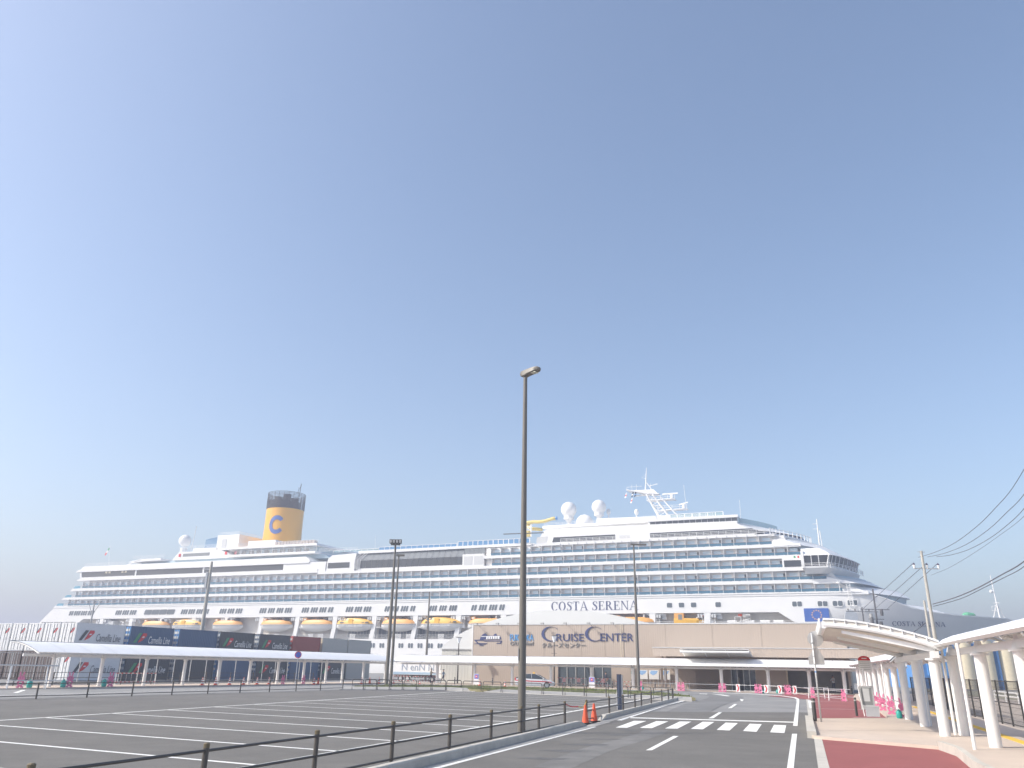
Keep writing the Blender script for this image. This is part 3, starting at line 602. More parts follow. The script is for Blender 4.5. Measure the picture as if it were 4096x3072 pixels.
MB().box(-178.5,-167.5,4,8,37.4,39.3).build('funnel_foot_house',W_,ship)
MB().box(-193.5,-184.3,6.0,20,37.2,42.2).build('engine_house',W_,ship); MB().box(-191.3,-189.4,5.92,6,37.9,40.8).build('engine_louvre',lgrey,ship)
m=MB()
for h in(.4,.8): m.tube([(-193.3,6.2,42.2+h),(-184.6,6.2,42.2+h),(-184.6,19.5,42.2+h)],.05,4)
m.build('deck_rail',W_,ship)
# blue net over the sports court
m=MB(); m.loft([[(-199.5,7,38.2),(-194,7,38.2)],[(-199.5,7,41.2),(-194,7,41.9)]]); m.loft([[(-199.5,7,41.2),(-194,7,41.9)],[(-199.5,22,40.6),(-194,22,41.2)]]); m.build('sports_net',mat('blue_net',(.10,.24,.42),.8,alpha=.6),ship)
# --- funnel
FX,FY,FR=-176.3,CY,6.25
fn=MB().lathe((FX,FY,0),[(FR+.25,37),(FR,45),(FR,51.6)],40).build('funnel',funy,ship,smooth=True,auto=40)
m=MB()
for k in range(13):
    z=51.9+k*.44; m.tube([(FX+(FR+.02)*math.cos(R(10*j)),FY+(FR+.02)*math.sin(R(10*j)),z) for j in range(37)],.125 if k<9 else .1,5,False)
for j in range(24): m.tube([(FX+FR*math.cos(R(15*j)),FY+FR*math.sin(R(15*j)),51.6),(FX+FR*math.cos(R(15*j)),FY+FR*math.sin(R(15*j)),57.2)],.07,4)
m.build('funnel_grille',darkm,fn)
m=MB()
for dx,dy,r,h in((-3.7,0,1.1,56.5),(-1.5,-2.2,1.0,56.0),(.4,0,1.1,57.2),(1.8,-2.2,1.2,56.6),(3.3,.7,1.0,55.6),(-2.2,3,1.1,56),(.7,3.3,1.1,56.4),(-4,-2.6,.8,55)): m.lathe((FX+dx,FY+dy,0),[(r,50),(r,h-.3),(r*1.08,h)],14)
m.lathe((FX-1,FY,0),[(5.3,50),(5.3,54.6)],24); m.build('exhaust_pipe',mat('soot_black',(.035,.033,.03),.7),fn)
m=MB().tube([(FX+6.0,FY-1,56),(FX+6.3,FY-1,60.4)],.12,5); m.tube([(FX+4.9,FY-1,57),(FX+6.2,FY-1,59.6)],.06,4); m.tube([(FX+5.4,FY-1,57.4),(FX+5.4,FY-1,59.3)],.05,4); m.build('funnel_mast',darkm,fn)
# blue C wrapped on the funnel
cpos=[]; th0=math.atan2(-FR,0)
m=MB(); n=26; cz=45.8; Ro,Ri=3.1,1.75; 
def onf(u,v): t=-math.pi/2+u/FR+R(17); return (FX+(FR+.12)*math.cos(t),FY+(FR+.12)*math.sin(t),cz+v)
T=[R(38+284*i/n) for i in range(n+1)]
m.loft([[onf(Ro*.86*math.cos(t),Ro*math.sin(t)) for t in T],[onf(Ri*.86*math.cos(t),Ri*math.sin(t)) for t in T]]); m.build('funnel_letter',logob,fn)
# --- forward upper block (windows at two levels, sloping front)
fb=sp_prism([(-77.6,33.4),(-21,33.4),(-19.5,34),(-24,36.55),(-24,37.2),(-73.5,37.7),(-75.2,37.2)],1.4,BM-1.4).build('forward_house',W_,ship)
sp_prism([(-46.5,36.5),(-24,36.5),(-24,38.2),(-46.5,38.2)],1.9,BM-1.9).build('observation_lounge',W_,ship)
k=15
for i in range(k): a=-46+22/k*i; win('observation_pane',[(a+.05,36.6),(a+22/k-.05,36.6),(a+22/k-.05,38.1),(a+.05,38.1)],y=1.88)
sp_prism([(-47,38.2),(-23.8,38.2),(-23.8,38.85),(-47,38.9)],1.7,BM-1.7).build('observation_roof',W_,ship)
s0,s1_=SP(2050+720/4.74,1950+980/4.74)[0],SP(2050+1920/4.74,1950+940/4.74)[0]
win('lido_window',[(s0,34.0),(s1_,34.0),(s1_,35.3),(s0+.4,35.3)],y=1.38); win('lido_window',[(-46,34.0),(-17.6,34.0),(-20.8,35.2),(-46,35.2)],y=1.38)
win('lido_hatch',[(s0-4.6,34.1),(s0-1.6,34.1),(s0-1.4,35.6),(s0-4.4,35.6)],lgrey,y=1.38); win('lido_hatch',[(s1_+1,34.2),(s1_+4,34.2),(s1_+4,35.0),(s1_+1,35.0)],lgrey,y=1.38)
m=MB()
for h in(.0,.35,.7): m.tube([(-70,.3,33.95+h),(-17,.3,33.95+h)],.05,4)
for i in range(30): m.tube([(-70+1.8*i,.3,33.5),(-70+1.8*i,.3,34.65)],.05,4)
m.build('walkway_rail',W_,ship)
sp_prism([(-76.5,33.0),(-16.2,33.0),(-15,33.45),(-76.5,33.5)],.1,BM-.1).build('deck_edge',W_,ship)
m=MB(); [m.box(-70+2.4*i,-69.9+2.4*i,-.05,.1,32.95,33.5) for i in range(22)]; m.build('walkway_bracket',lgrey,ship)
# top plates with rails
sp_prism([(-79.2,39.6),(-62.5,39.6),(-62.5,40.4),(-79.2,40.3)],11,24).build('radome_platform',W_,ship); sp_prism([(-78,37.4),(-60,37.4),(-60,39.6),(-77,39.6)],13,22).build('radome_house',lgrey,ship)
sp_prism([(-62.5,39.4),(-46,39.4),(-46,40.9),(-62.5,41.2)],9,BM-9).build('monkey_deck_house',W_,ship); sp_prism([(-62.5,37.4),(-46,37.4),(-46,39.4),(-62.5,39.4)],11,BM-11).build('monkey_deck_base',W_,ship)
sp_prism([(-46,38.9),(-28,38.9),(-29.5,40.8),(-46,41.2)],10,BM-10).build('mast_house',W_,ship)
screen(-41,-27.5,39.0,39.95,7,tealgl,y=3,fr=.2); 
# terrace with curved glass ahead of the lounge
def tierline(sa,sb,n=14,p=2.4,yo=0.0):                     # plan curve from the side (sa) round to the centreline (sb)
    out=[]
    for i in range(n+1):
        t=math.pi/2*i/n; out.append((sa+(sb-sa)*math.sin(t)**(2/p),CY-(CY-yo)*max(0,math.cos(t))**(2/p)))
    return out
def tier(name,z0,sa0,sb0,z1_,sa1,sb1,yo0=0,yo1=0,m_=W_,back=-40,par=None,p0=2.4,p1=2.4):
    a=tierline(sa0,sb0,yo=yo0,p=p0); b=tierline(sa1,sb1,yo=yo1,p=p1); full=lambda L,yo:[(back,yo)]+L+[(s,BM-y) for s,y in L[::-1][1:]]+[(back,BM-yo)]
    A=full(a,yo0);B=full(b,yo1); m=MB(); m.loft([[(s,y,z0) for s,y in A],[(s,y,z1_) for s,y in B]],closed=True,caps=True); return m.build(name,m_,par or ship)
PP=1.18
tier('terrace_deck',36.5,-23.9,-15.9,36.75,-23.9,-15.9,2,2,back=-25,p0=PP,p1=PP)
tr_=tierline(-23.7,-16,yo=2.1,p=PP)
for (a,b),(c,d) in zip(tr_[:-1],tr_[1:]): MB().prism([(a,b,36.8),(a+(c-a)*.93,b+(d-b)*.93,36.8),(a+(c-a)*.93,b+(d-b)*.93,38.0),(a,b,38.0)],(.05,.05,0)).build('terrace_glass',tealgl,ship)
tier('forward_visor',34.9,-21,-9.8,36.5,-24,-14.5,1.4,2,back=-25,p0=PP,p1=PP)
tier('forward_window_band',33.6,-17.5,-8.4,34.9,-21,-10.2,1.6,1.8,blackg,back=-25,p0=PP,p1=PP)
m=MB(); tl=tierline(-16.5,-8.0,yo=.3,p=PP)
for (a,b) in tl: m.box(a-.08,a+.08,b-.08,b+.08,33.2,34.9)
m.loft([[(a,b-.05,34.6) for a,b in tl],[(a,b-.05,34.8) for a,b in tl]]); m.build('visor_post',W_,ship)
tier('forward_deck',32.9,-15.5,-7.8,33.3,-15.5,-7.8,.1,.1,back=-17,p0=PP,p1=PP)
BGm=mat('forward_blue_grey',(.46,.55,.60),.45)
tier('forward_wall',30.9,-14.5,-7.5,32.9,-15,-8.8,1.5,1.6,m_=BGm,back=-18,p0=PP,p1=PP)
tier('sloped_visor',30.5,-10.2,-2.0,32.05,-13.6,-4.6,-.1,.6,back=-16,p0=PP,p1=PP); tier('sloped_roof',32.05,-13.6,-4.6,32.4,-14,-5.2,.6,.8,m_=lgrey,back=-16,p0=PP,p1=PP)
tier('forward_wall',28.2,-10.4,-3.5,30.5,-10.4,-3.5,1.2,1.4,back=-20,m_=BGm,p0=PP,p1=PP)
# bridge: wing box, windows raked outwards, roof visor
BQ=1.22
tier('bridge_floor',23.7,-6.0,1.8,24.9,-4.2,2.4,-1.0,-2.2,back=-9.4,p0=BQ,p1=BQ)
tier('bridge_apron',24.9,-4.2,2.5,25.3,-4.2,2.2,-2.2,-2.1,back=-9.6,p0=BQ,p1=BQ)
tier('bridge_glass',25.3,-4.5,1.7,27.7,-3.8,2.4,-1.9,-2.25,m_=blackg,back=-9.5,p0=BQ,p1=BQ)
tier('bridge_visor',27.7,-3.5,2.8,28.6,-4.4,1.4,-2.4,-1.6,back=-9.9,p0=BQ,p1=BQ); tier('bridge_roof',28.6,-4.4,1.4,29.75,-6.0,-1,-1.6,.6,back=-9.9,p0=BQ,p1=BQ)
m=MB()
for (s,y),(s2,y2) in zip(tierline(-4.5,1.7,n=11,p=BQ,yo=-1.95),tierline(-3.8,2.4,n=11,p=BQ,yo=-2.3)): m.bar((s,y-.03,25.2),(s2,y2-.03,27.75),.16,.16)
for s in(-9.4,-7.7,-6.1): m.bar((s,-1.98,25.2),(s,-2.33,27.75),.16,.16)
tag(m.build('bridge_mullion',W_,ship),kind='stuff')
m=MB(); tr2=[(s+.25,y-.2) for s,y in tierline(-4.0,2.9,p=BQ,yo=-2.3)]
for h in(.3,.65,1.0): m.tube([(-9.8,-2.5,24.9+h),(-4.2,-2.5,24.9+h)]+[(s,y,24.9+h) for s,y in tr2],.05,4)
for s,y in tr2: m.tube([(s,y,24.7),(s,y,25.9)],.05,4)
m.build('bridge_rail',W_,ship)
sp_prism([(-14.3,24.6),(-6.5,24.6),(-6.5,27.6),(-9.8,28.2),(-14.3,28.2)],-.03,1.7).build('bridge_side',W_,ship)
sp_prism([(-9.9,28.2),(-9.9,24.9),(-9.3,24.9),(-9.3,28.9)],-2.3,0).build('bridge_wing_wall',W_,ship)
win('bridge_side_window',[(-13.9,25.5),(-10.1,25.5),(-10.1,27.0),(-13.9,27.0)],y=-.04)
for i,mm in enumerate((green,white,red)): win('flag_stripe',[(-11.6+.42*i,27.5),(-11.2+.42*i,27.5),(-11.2+.42*i,28.0),(-11.6+.42*i,28.0)],mm,y=-.04,t=.03)
# lower forward tiers stepping down to the bow
tier('forward_wall',22.6,-4.5,4.2,23.8,-5.0,3.6,.5,.8,m_=BGm,back=-10,p0=PP,p1=PP)
tier('sloped_visor',21.5,1.2,7.7,23.0,-4.6,5.0,-.02,.3,back=-8,p0=PP,p1=PP); tier('sloped_roof',23.0,-4.6,5.0,23.3,-4.8,4.6,.3,.5,m_=lgrey,back=-8,p0=PP,p1=PP)
tier('forward_wall',19.7,.5,6.6,21.5,.2,6.4,1.5,1.2,m_=BGm,back=-8,p0=PP,p1=PP)
tier('sloped_visor',19.15,3.9,13.0,20.75,.3,10.6,.1,1.2,back=-3,p0=PP,p1=PP); tier('sloped_roof',20.75,.3,10.6,21.0,0,10.2,1.2,1.3,m_=lgrey,back=-3,p0=PP,p1=PP)
tier('forward_wall',16.8,4.5,11.6,19.15,4,12.0,3,2.6,m_=BGm,back=-3,p0=PP,p1=PP)
tier('sloped_visor',15.7,10.2,20.3,17.1,7.5,16.2,3.0,4,back=2,p0=PP,p1=PP); tier('forward_wall',13.2,9,17.6,15.7,8.5,18.4,5.5,5.5,m_=BGm,back=2,p0=PP,p1=PP); tier('sloped_roof',17.1,7.5,16.2,17.35,7.2,15.8,4,4.2,m_=lgrey,back=2,p0=PP,p1=PP)
# --- masts
m=MB(); b=(-46.7,-43.6,-41.0)
M0=Vector((-46.5,CY-1.6,42.6)); 
for y in(CY-1.8,CY+1.8):
    m.tube([(-46.3,y,41),(-50.2,CY+(y-CY)*.5,48.9)],.2,6); m.tube([(-43.3,y,41),(-48.4,CY+(y-CY)*.5,48.6)],.2,6); m.tube([(-40.7,y,41),(-46.2,CY+(y-CY)*.5,47.8)],.16,6)
    for f,g_ in((.15,.3),(.35,.5),(.55,.7),(.75,.9)):
        p=Vector((-46.3,y,41)).lerp(Vector((-50.2,CY+(y-CY)*.5,48.9)),f); q=Vector((-43.3,y,41)).lerp(Vector((-48.4,CY+(y-CY)*.5,48.6)),f); q2=Vector((-43.3,y,41)).lerp(Vector((-48.4,CY+(y-CY)*.5,48.6)),g_); m.tube([p,q],.08,4); m.tube([p,q2],.08,4)
m.build('mast_lattice',W_,ship)
m=MB().prism([(-55.6,CY-2,50.05),(-55.6,CY+2,50.05),(-46.6,CY+1,48.6),(-46.6,CY-1,48.6),(-50,CY-1.2,48.9)],(0,0,.25)); m.prism([(-50.3,CY-1,48.7),(-46.6,CY-1,48.5),(-48,CY-1,50.0),(-55,CY-1,50.1)],(0,2,0)); m.build('mast_platform',W_,ship)
m=MB().tube([(-50.5,CY,49.9),(-50.2,CY,53.5),(-49.9,CY,56.6)],[.22,.16,.06],6); m.tube([(-50.3,CY,52.6),(-48.6,CY,50)],.12,5); m.tube([(-50.3,CY,54.6),(-51.5,CY,53.8),(-50.3,CY,53.4)],.06,4)
for s in(-54.4,-53.1,-49): m.tube([(s,CY,50),(s,CY,52)],.06,4)
m.tube([(-55.4,CY-1.8,50.9),(-51,CY-1.8,50.9)],.05,4); m.tube([(-55.4,CY-1.8,50.1),(-55.4,CY-1.8,50.9)],.05,4); m.build('mast_pole',W_,ship)
m=MB(); m.box(-50,-42.1,CY-1.4,CY+1.4,46.85,47.05); m.box(-47,-38.9,CY-1.2,CY+1.2,43.9,44.1)
for (a,b_,z) in((-50,-42.1,47.05),(-47,-38.9,44.1)):
    for h in(.5,1.0): m.tube([(a,CY-1.3,z+h),(b_,CY-1.3,z+h)],.05,4)
    for i in range(5): m.tube([(a+(b_-a)*i/4,CY-1.3,z),(a+(b_-a)*i/4,CY-1.3,z+1)],.05,4)
m.build('radar_platform',W_,ship)
m=MB(); m.box(-45.4,-41.1,CY-1.5,CY-1.2,48.15,48.5); m.box(-43.3,-42.6,CY-1.6,CY-1.0,47.05,48.15); m.bar((-41,CY-1.3,45.1),(-38.5,CY-1.5,45.6),.25,.3); m.box(-40.1,-39.5,CY-1.6,CY-1,44.1,45.2); m.bar((-49.2,CY-1.3,50.9),(-46.6,CY-1.6,51.3),.2,.15); m.build('radar_scanner',W_,ship)
m=MB().box(-53.8,-50,CY-.3,CY+.3,48.5,48.8); m.build('flag_yard',W_,ship)
for (a,z,cs) in((-56.4,48.0,(white,red)),(-54.5,48.1,(navy,white)),(-53.7,48.1,(navy,bldblue)),(-54.8,46.4,(white,red))):
    MB().prism([(a,CY-1,z),(a+.5,CY-1.2,z+.1),(a+.9,CY-1,z+1.5),(a+.5,CY-1.1,z+1.5)],(0,.05,0)).build('signal_flag',cs[0],ship); MB().prism([(a+.2,CY-1.13,z+.5),(a+.6,CY-1.27,z+.55),(a+.72,CY-1.2,z+.9),(a+.33,CY-1.15,z+.9)],(0,.05,0)).build('signal_flag',cs[1],ship)
for (s,o,z,r,nm) in((-72.2,14,45.1,2.25,'radome'),(-63.2,14,45.35,2.05,'radome')):
    m=MB().sph((s,o,z),r,24,14); m.lathe((s,o,0),[(r*.62,z-r*1.08),(r*.66,z-r*.7)],20); d_=m.build(nm,W_,ship,smooth=True,auto=50)
    m=MB().lathe((s,o,0),[(r*.68,z-r*1.22),(r*.68,z-r*1.08)],20); m.lathe((s,o,0),[(.35,z-r*1.9-1),(.35,z-r*1.6),(r*.6,z-r*1.2)],12); [m.tube([(s+dx,o,z-r*2.4),(s+dx,o,z-r*1.2)],.1,5) for dx in(-.6,.6)]; m.build('radome_stand',W_,d_)
MB().sph((-67.5,14,40.6),2.55,24,10,(1,1,1.12),-5).build('radome',W_,ship,smooth=True)
MB().sph((-61,16,44.2),.62,14,8,(1,1,1.5)).build('radome',W_,ship,smooth=True); MB().tube([(-61,16,40.5),(-61,16,43.6)],.2,6).build('radome_stand',W_,ship)
MB().sph((-51.9,12,42.9),.62,14,8,(1,1,1.35)).build('radome',W_,ship,smooth=True); MB().tube([(-51.9,12,40.5),(-51.9,12,42.3)],.2,6).build('radome_stand',W_,ship)
sA=SP(400*1.8518,2160,14); MB().sph((sA[0],14,SP(743,2163,14)[1]),2.1,24,14).build('radome',W_,ship,smooth=True); MB().lathe((sA[0],14,0),[(1.2,37.5),(1.2,40)],12).build('radome_stand',W_,ship)
a1=SP(787,2105,14); m=MB().tube([(a1[0]-1,14,38),(a1[0],14,a1[1])],.14,5); m.build('aft_mast',W_,ship)
a1=SP(2500+1695/2.212,1850+500/2.212,CY); m=MB().tube([(a1[0],CY,29),(a1[0],CY,a1[1])],[.3,.12],6); m.tube([(a1[0]+.7,CY,30),(a1[0]+.4,CY,a1[1]-3)],.12,5); m.box(a1[0]-1.2,a1[0],CY-.1,CY+.1,a1[1]-1.3,a1[1]-1.2); m.box(a1[0]-1.2,a1[0],CY-.1,CY+.1,a1[1]-2.6,a1[1]-2.5); m.build('fore_mast',W_,ship)
a1=SP(3096+1912/2.212,1950+775/2.212,CY); m=MB().tube([(a1[0]+.4,CY,13.5),(a1[0],CY,a1[1])],[.22,.08],6)
for dx in(-1.2,1.8): m.tube([(a1[0]+dx,CY+.8,13.5),(a1[0]+.2,CY,18)],.12,5)
m.tube([(a1[0],CY,17.4),(a1[0]-.9,CY,17.2),(a1[0]-.9,CY,16.3),(a1[0],CY,16.4)],.06,4); m.sph((a1[0]-.4,CY,20.6),.4,8,6); m.box(a1[0]-.3,a1[0]+.8,CY-.2,CY+.2,17.9,18.1); m.build('bow_mast',W_,ship)
for px,py,px2,py2 in((2745,2020,2735,1940),(2962,2063,2958,2000),(1502,2180,1501,2143)):
    a=SP(px,py,8); b=SP(px2,py2,8); MB().tube([(a[0],8,a[1]-1.5),(b[0],8,b[1])],.05,4).build('whip_antenna',W_,ship)
# water slide, yellow, with white posts
q=lambda x,y,o=15:(lambda t:(t[0],o,t[1]))(SP(2050+x/4.74,1950+y/4.74,o))
m=MB(); m.tube([q(200,690),q(260,665),q(330,660),q(400,650),q(480,655),q(600,640),q(700,610),q(760,590),q(820,585)],.5,8); m.tube([q(400,650,18),q(300,700,19),q(260,740,18),q(350,780,17),q(480,790,17),q(550,800,19)],.5,8); m.tube([q(230,880),q(340,875,16)],.95,8); m.build('water_slide',slide,ship,smooth=True)
m=MB(); m.tube([q(820,585),q(845,580)],.55,8); m.build('slide_mouth',bldblue,ship)
m=MB(); 
for x in(215,355): m.tube([q(x,690),q(x,930)],.22,6)
for a,b in(((240,745),(345,810)),((345,745),(240,810)),((240,745),(345,742)),((240,815),(345,810))): m.tube([q(*a),q(*b)],.1,4)
m.build('slide_tower',W_,ship)
a=SP(2050-130/4.74,1950+900/4.74,1); b=SP(2050+630/4.74,1950+873/4.74,1); MB().tube([(a[0],-.5,a[1]),(b[0],-.5,b[1])],.14,5).build('crane_rail',brownd,ship)
f0_=SP(442,2240,CY); f1_=SP(440,2183,CY); MB().tube([(f0_[0],CY,32.9),(f1_[0],CY,f1_[1])],.07,5).build('ensign_staff',W_,ship)
for i,(mm,a,b) in enumerate(((green,0,.35),(white,.35,.65),(red,.65,1))):
    q0=SP(436,2190,CY); q1=SP(418,2219,CY); A_=Vector((q0[0],CY,q0[1])).lerp(Vector((q1[0],CY,q1[1])),a); B_=Vector((q0[0],CY,q0[1])).lerp(Vector((q1[0],CY,q1[1])),b); MB().prism([A_,B_,B_+Vector((.5,0,-.4)),A_+Vector((.6,0,-.3))],(0,.06,0)).build('ensign_stripe',mm,ship)
# --- hull windows
def rr(s0,s1_,z0,z1_,sl=0,c=.35): return [(s0+c,z0),(s1_-c,z0),(s1_,z0+c),(s1_+sl,z1_-c),(s1_-c+sl,z1_),(s0+c+sl,z1_),(s0+sl,z1_-c),(s0,z0+c)]
hw={}
def hwin(s,z0,w_,h,n,sl=0,y=-.0,name='hull_window'):
    key=(round(w_,1),n,sl,h,y)
    if key not in hw:
        m=MB(); g=.14; ww=(w_-g*(n-1))/n
        m.cm=0; m.prism([(a,y-.03,b) for a,b in rr(-.18,w_+.18,-.18,h+.18,sl)],(0,.02,0)); m.cm=1
        for i in range(n): m.prism([(a,y-.06,b) for a,b in (rr(i*(ww+g),i*(ww+g)+ww,0,h,sl*.9,.16) )],(0,.03,0))
        o=m.build(name,[white if name=='hull_window' else grey,mat('hull_window_glass',(.10,.125,.145),.12,spec=.7)],ship); o.location=(s,0,z0); hw[key]=o
    else: shared(name,hw[key],ship,(s,0,z0))
def wrow(xs,py0,py1,n,k,x0,y0,sl=.35):
    for a,b,nn in xs:
        p=SP(x0+a/k,y0+(py0+py1)/2/k); q_=SP(x0+b/k,y0+(py0+py1)/2/k); hwin(p[0]-sl/2,16.45,round(q_[0]-p[0],1),1.5,nn,sl)
wrow([(530,600,2),(612,712,3),(725,822,3),(840,938,3),(1298,1395,3),(1415,1515,3),(1535,1635,3)],1210,1290,3,4.1475,150,2150)
for i,x in enumerate((-206.3,-202,-197.8,-193.5)): pass
wrow([(1605,1660,3),(1670,1725,3),(1740,1795,3),(1820,1848,2),(1945,2002,3),(2016,2073,3),(2087,2144,3)],1185,1230,3,2.212,0,1900)
for a in(1278,1343,1408,1476):
    p=SP(a/2.212,1900+1212/2.212); hwin(p[0],16.5,3.1,1.4,1,.35,name='sealed_hull_window')
wrow([(310,368,3),(385,442,3),(460,518,3),(533,592,3),(683,745,3),(762,822,3),(838,898,3),(915,957,2),(1072,1134,3),(1150,1212,3),(1230,1293,3),(1415,1456,2),(1480,1538,3),(1558,1620,3),(1642,1684,2),(1812,1875,3),(1898,1962,3),(1986,2050,3)],1160,1210,3,2.212,900,1900)
wrow([(-5,60,3),(192,236,2),(258,326,3),(348,416,3),(438,484,2)],1150,1200,3,2.212,1800,1900)
for x in(258,417,577,902):
    p=SP(2600+(x-36)/3.3175,2000+1365/3.3175); q_=SP(2600+(x+36)/3.3175,2000+1365/3.3175); hwin(p[0],16.6,round(q_[0]-p[0],1),1.1,1,0)
for x in(1500,1725,1858): 
    p=SP(2500+(x-22)/2.212,1850+1232/2.212); hwin(p[0],16.5,2.1,1.1,2,0)
p=SP(2500+(1990-22)/2.212,1850+1225/2.212); hwin(p[0],16.6,2.0,1.1,2,0)
for x in(832,1112,1253,1393,1545,1688,550,695):                # lower hull rows
    p=SP(1300+(x-27)/3.687,2380+722/3.687); hwin(p[0],6.75,1.55,1.25,2,0); hwin(p[0],3.1,1.55,1.25,2,0)
for x in(345,480,612,795,880,1022,1160,1300,1440,1585,1725,1870): # promenade windows in the recess
    p=SP(1300+x/3.687,2380+580/3.687,3.0); hwin(p[0],9.6,2.9,2.3,3,0,y=3.0,name='promenade_window')
win('stern_opening',[(-262,13.4),(-255.6,13.4),(-255.6,14.35),(-261.2,14.35)],y=-.01); win('stern_opening',[(-255.2,13.4),(-250.2,13.4),(-250.2,14.35),(-255.2,14.35)],y=-.01); win('stern_opening',[(-249.8,13.4),(-244.6,13.4),(-244.6,14.35),(-249.8,14.35)],y=-.01)
# names and flag
V,F=serif('COSTA SERENA'); a=SP(1800+897/2.212,1900+1160/2.212)[0]; b=SP(1800+1665/2.212,1900+1150/2.212)[0]; V=fit(V,a,b,16.15,18.42)
nm=MB(); slab(nm,V,F,lambda u,v:(u,-.04,v),(0,.03,0)); nm.build('ship_name',lettern,ship)
V,F=serif('COSTA SERENA'); V=fit(V,7.6,18.6,12.3,13.3); nm=MB(); slab(nm,V,F,lambda u,v:(u,hully(u,v)-.3,v),(0,.03,0)); nm.build('ship_name',lettern,ship)
f0=SP(3096+262/2.212,1950+1070/2.212); f1=SP(3096+482/2.212,1950+1070/2.212); f2=SP(3096+272/2.212,1950+1182/2.212)
fh=f0[1]-f2[1]; z1f=f0[1]; z0f=z1f-fh*1.04
MB().box(f0[0],f1[0],-.05,-.02,z0f,z1f).build('painted_flag',euflag,ship)
for k in range(12):
    t=R(30*k); cx_=(f0[0]+f1[0])/2+fh*.36*math.sin(t); cz_=(z0f+z1f)/2+fh*.36*math.cos(t); P=[]
    for j in range(10): rr_=.17 if j%2==0 else .075; P.append((cx_+rr_*1.3*math.sin(R(36*j)),-.075,cz_+rr_*1.3*math.cos(R(36*j))))
    MB().prism(P,(0,.02,0)).build('painted_star',star,ship)
# deck gear in the forward recess: raft canisters, frames, winches
random.seed(2)
for s in(-36,-32.5,-27,-23,-19.5,-16.5): 
    MB().tube([(s-1.1,.9,13.15),(s+1.1,.9,13.15)],.42,10).build('raft_canister',W_,ship)
for s in(-34.3,-25.3):
    m=MB(); [m.tube([(s-1+1.4*i,.5,12.6),(s-1+1.4*i,.5,14.3)],.08,4) for i in(0,1)]; m.tube([(s-1,.5,14.3),(s+.4,.5,14.3)],.08,4); m.tube([(s-1,.5,12.8),(s+2.4,.5,13.9)],.08,4); [m.tube([(s+1+.4*i,.5,12.7),(s+1+.4*i,.5,13.9)],.06,4) for i in range(5)]; m.build('embarkation_frame',W_,ship)
    m=MB(); m.tube([(s+1.6,.6,14.6),(s+2.6,.6,14.6)],.5,8); m.box(s+.9,s+1.6,.3,1,14.2,15.2); m.build('deck_winch',grey,ship); MB().box(s-.2,s+.7,.5,1,14.5,15.0).build('float_light',orange,ship)
MB().box(-244+8,-244+16,.6,3,12,14.6).build('stern_gear_house',lgrey,ship)
m=MB()
for k in range(26): a=random.uniform(-235,-222); m.tube([(a,random.uniform(.2,1.5),random.uniform(12,14.8)),(a+random.uniform(-2,2),random.uniform(.2,1.5),random.uniform(12,14.8))],random.uniform(.08,.2),5)
m.build('stern_rigging',W_,ship)
m=MB(); m.box(-60,-8.5,.15,2.9,12.45,12.6)
for h in(.35,.7): m.tube([(-60,.2,12.6+h),(-8.5,.2,12.6+h)],.04,4)
for k in range(27): m.tube([(-60+1.95*k,.2,12.6),(-60+1.95*k,.2,13.3)],.04,4)
m.build('boat_platform',W_,ship)
# bow platform and ladder below the bridge
p=SP(3096+640/2.212,1950+1040/2.212); 
m=MB(); m.box(-.8,2.2,-1.2,0,15.0,15.2)
for h in(.4,.8,1.2): m.tube([(-.8,-1.2,15.1+h),(2.2,-1.2,15.1+h),(3.6,-.3,14.2+h)],.05,4)
for x in(-.8,.2,1.2,2.2): m.tube([(x,-1.2,15.1),(x,-1.2,16.3)],.05,4)
m.prism([(-.8,-1.2,15),(2.2,-1.2,15),(4.2,0,13),(1,0,13)],(0,.1,0)); m.build('pilot_platform',W_,ship)
m=MB(); [m.tube([(-.5+.7*i,-.6,16.2),(-.9+.7*i,-.6,21.3)],.07,4) for i in(0,1)]; [m.tube([(-.5-.03*k,-.6,16.4+.4*k),(.2-.03*k,-.6,16.4+.4*k)],.05,4) for k in range(12)]; m.build('ladder',W_,ship)
m=MB().tube([(-2.4,-.4,19.6),(-2.4,-.4,21.2)],.09,5); m.lathe((-2.4,-.4,0),[(.1,21.1),(.5,21.4),(.55,21.8)],10); m.build('searchlight',W_,ship)
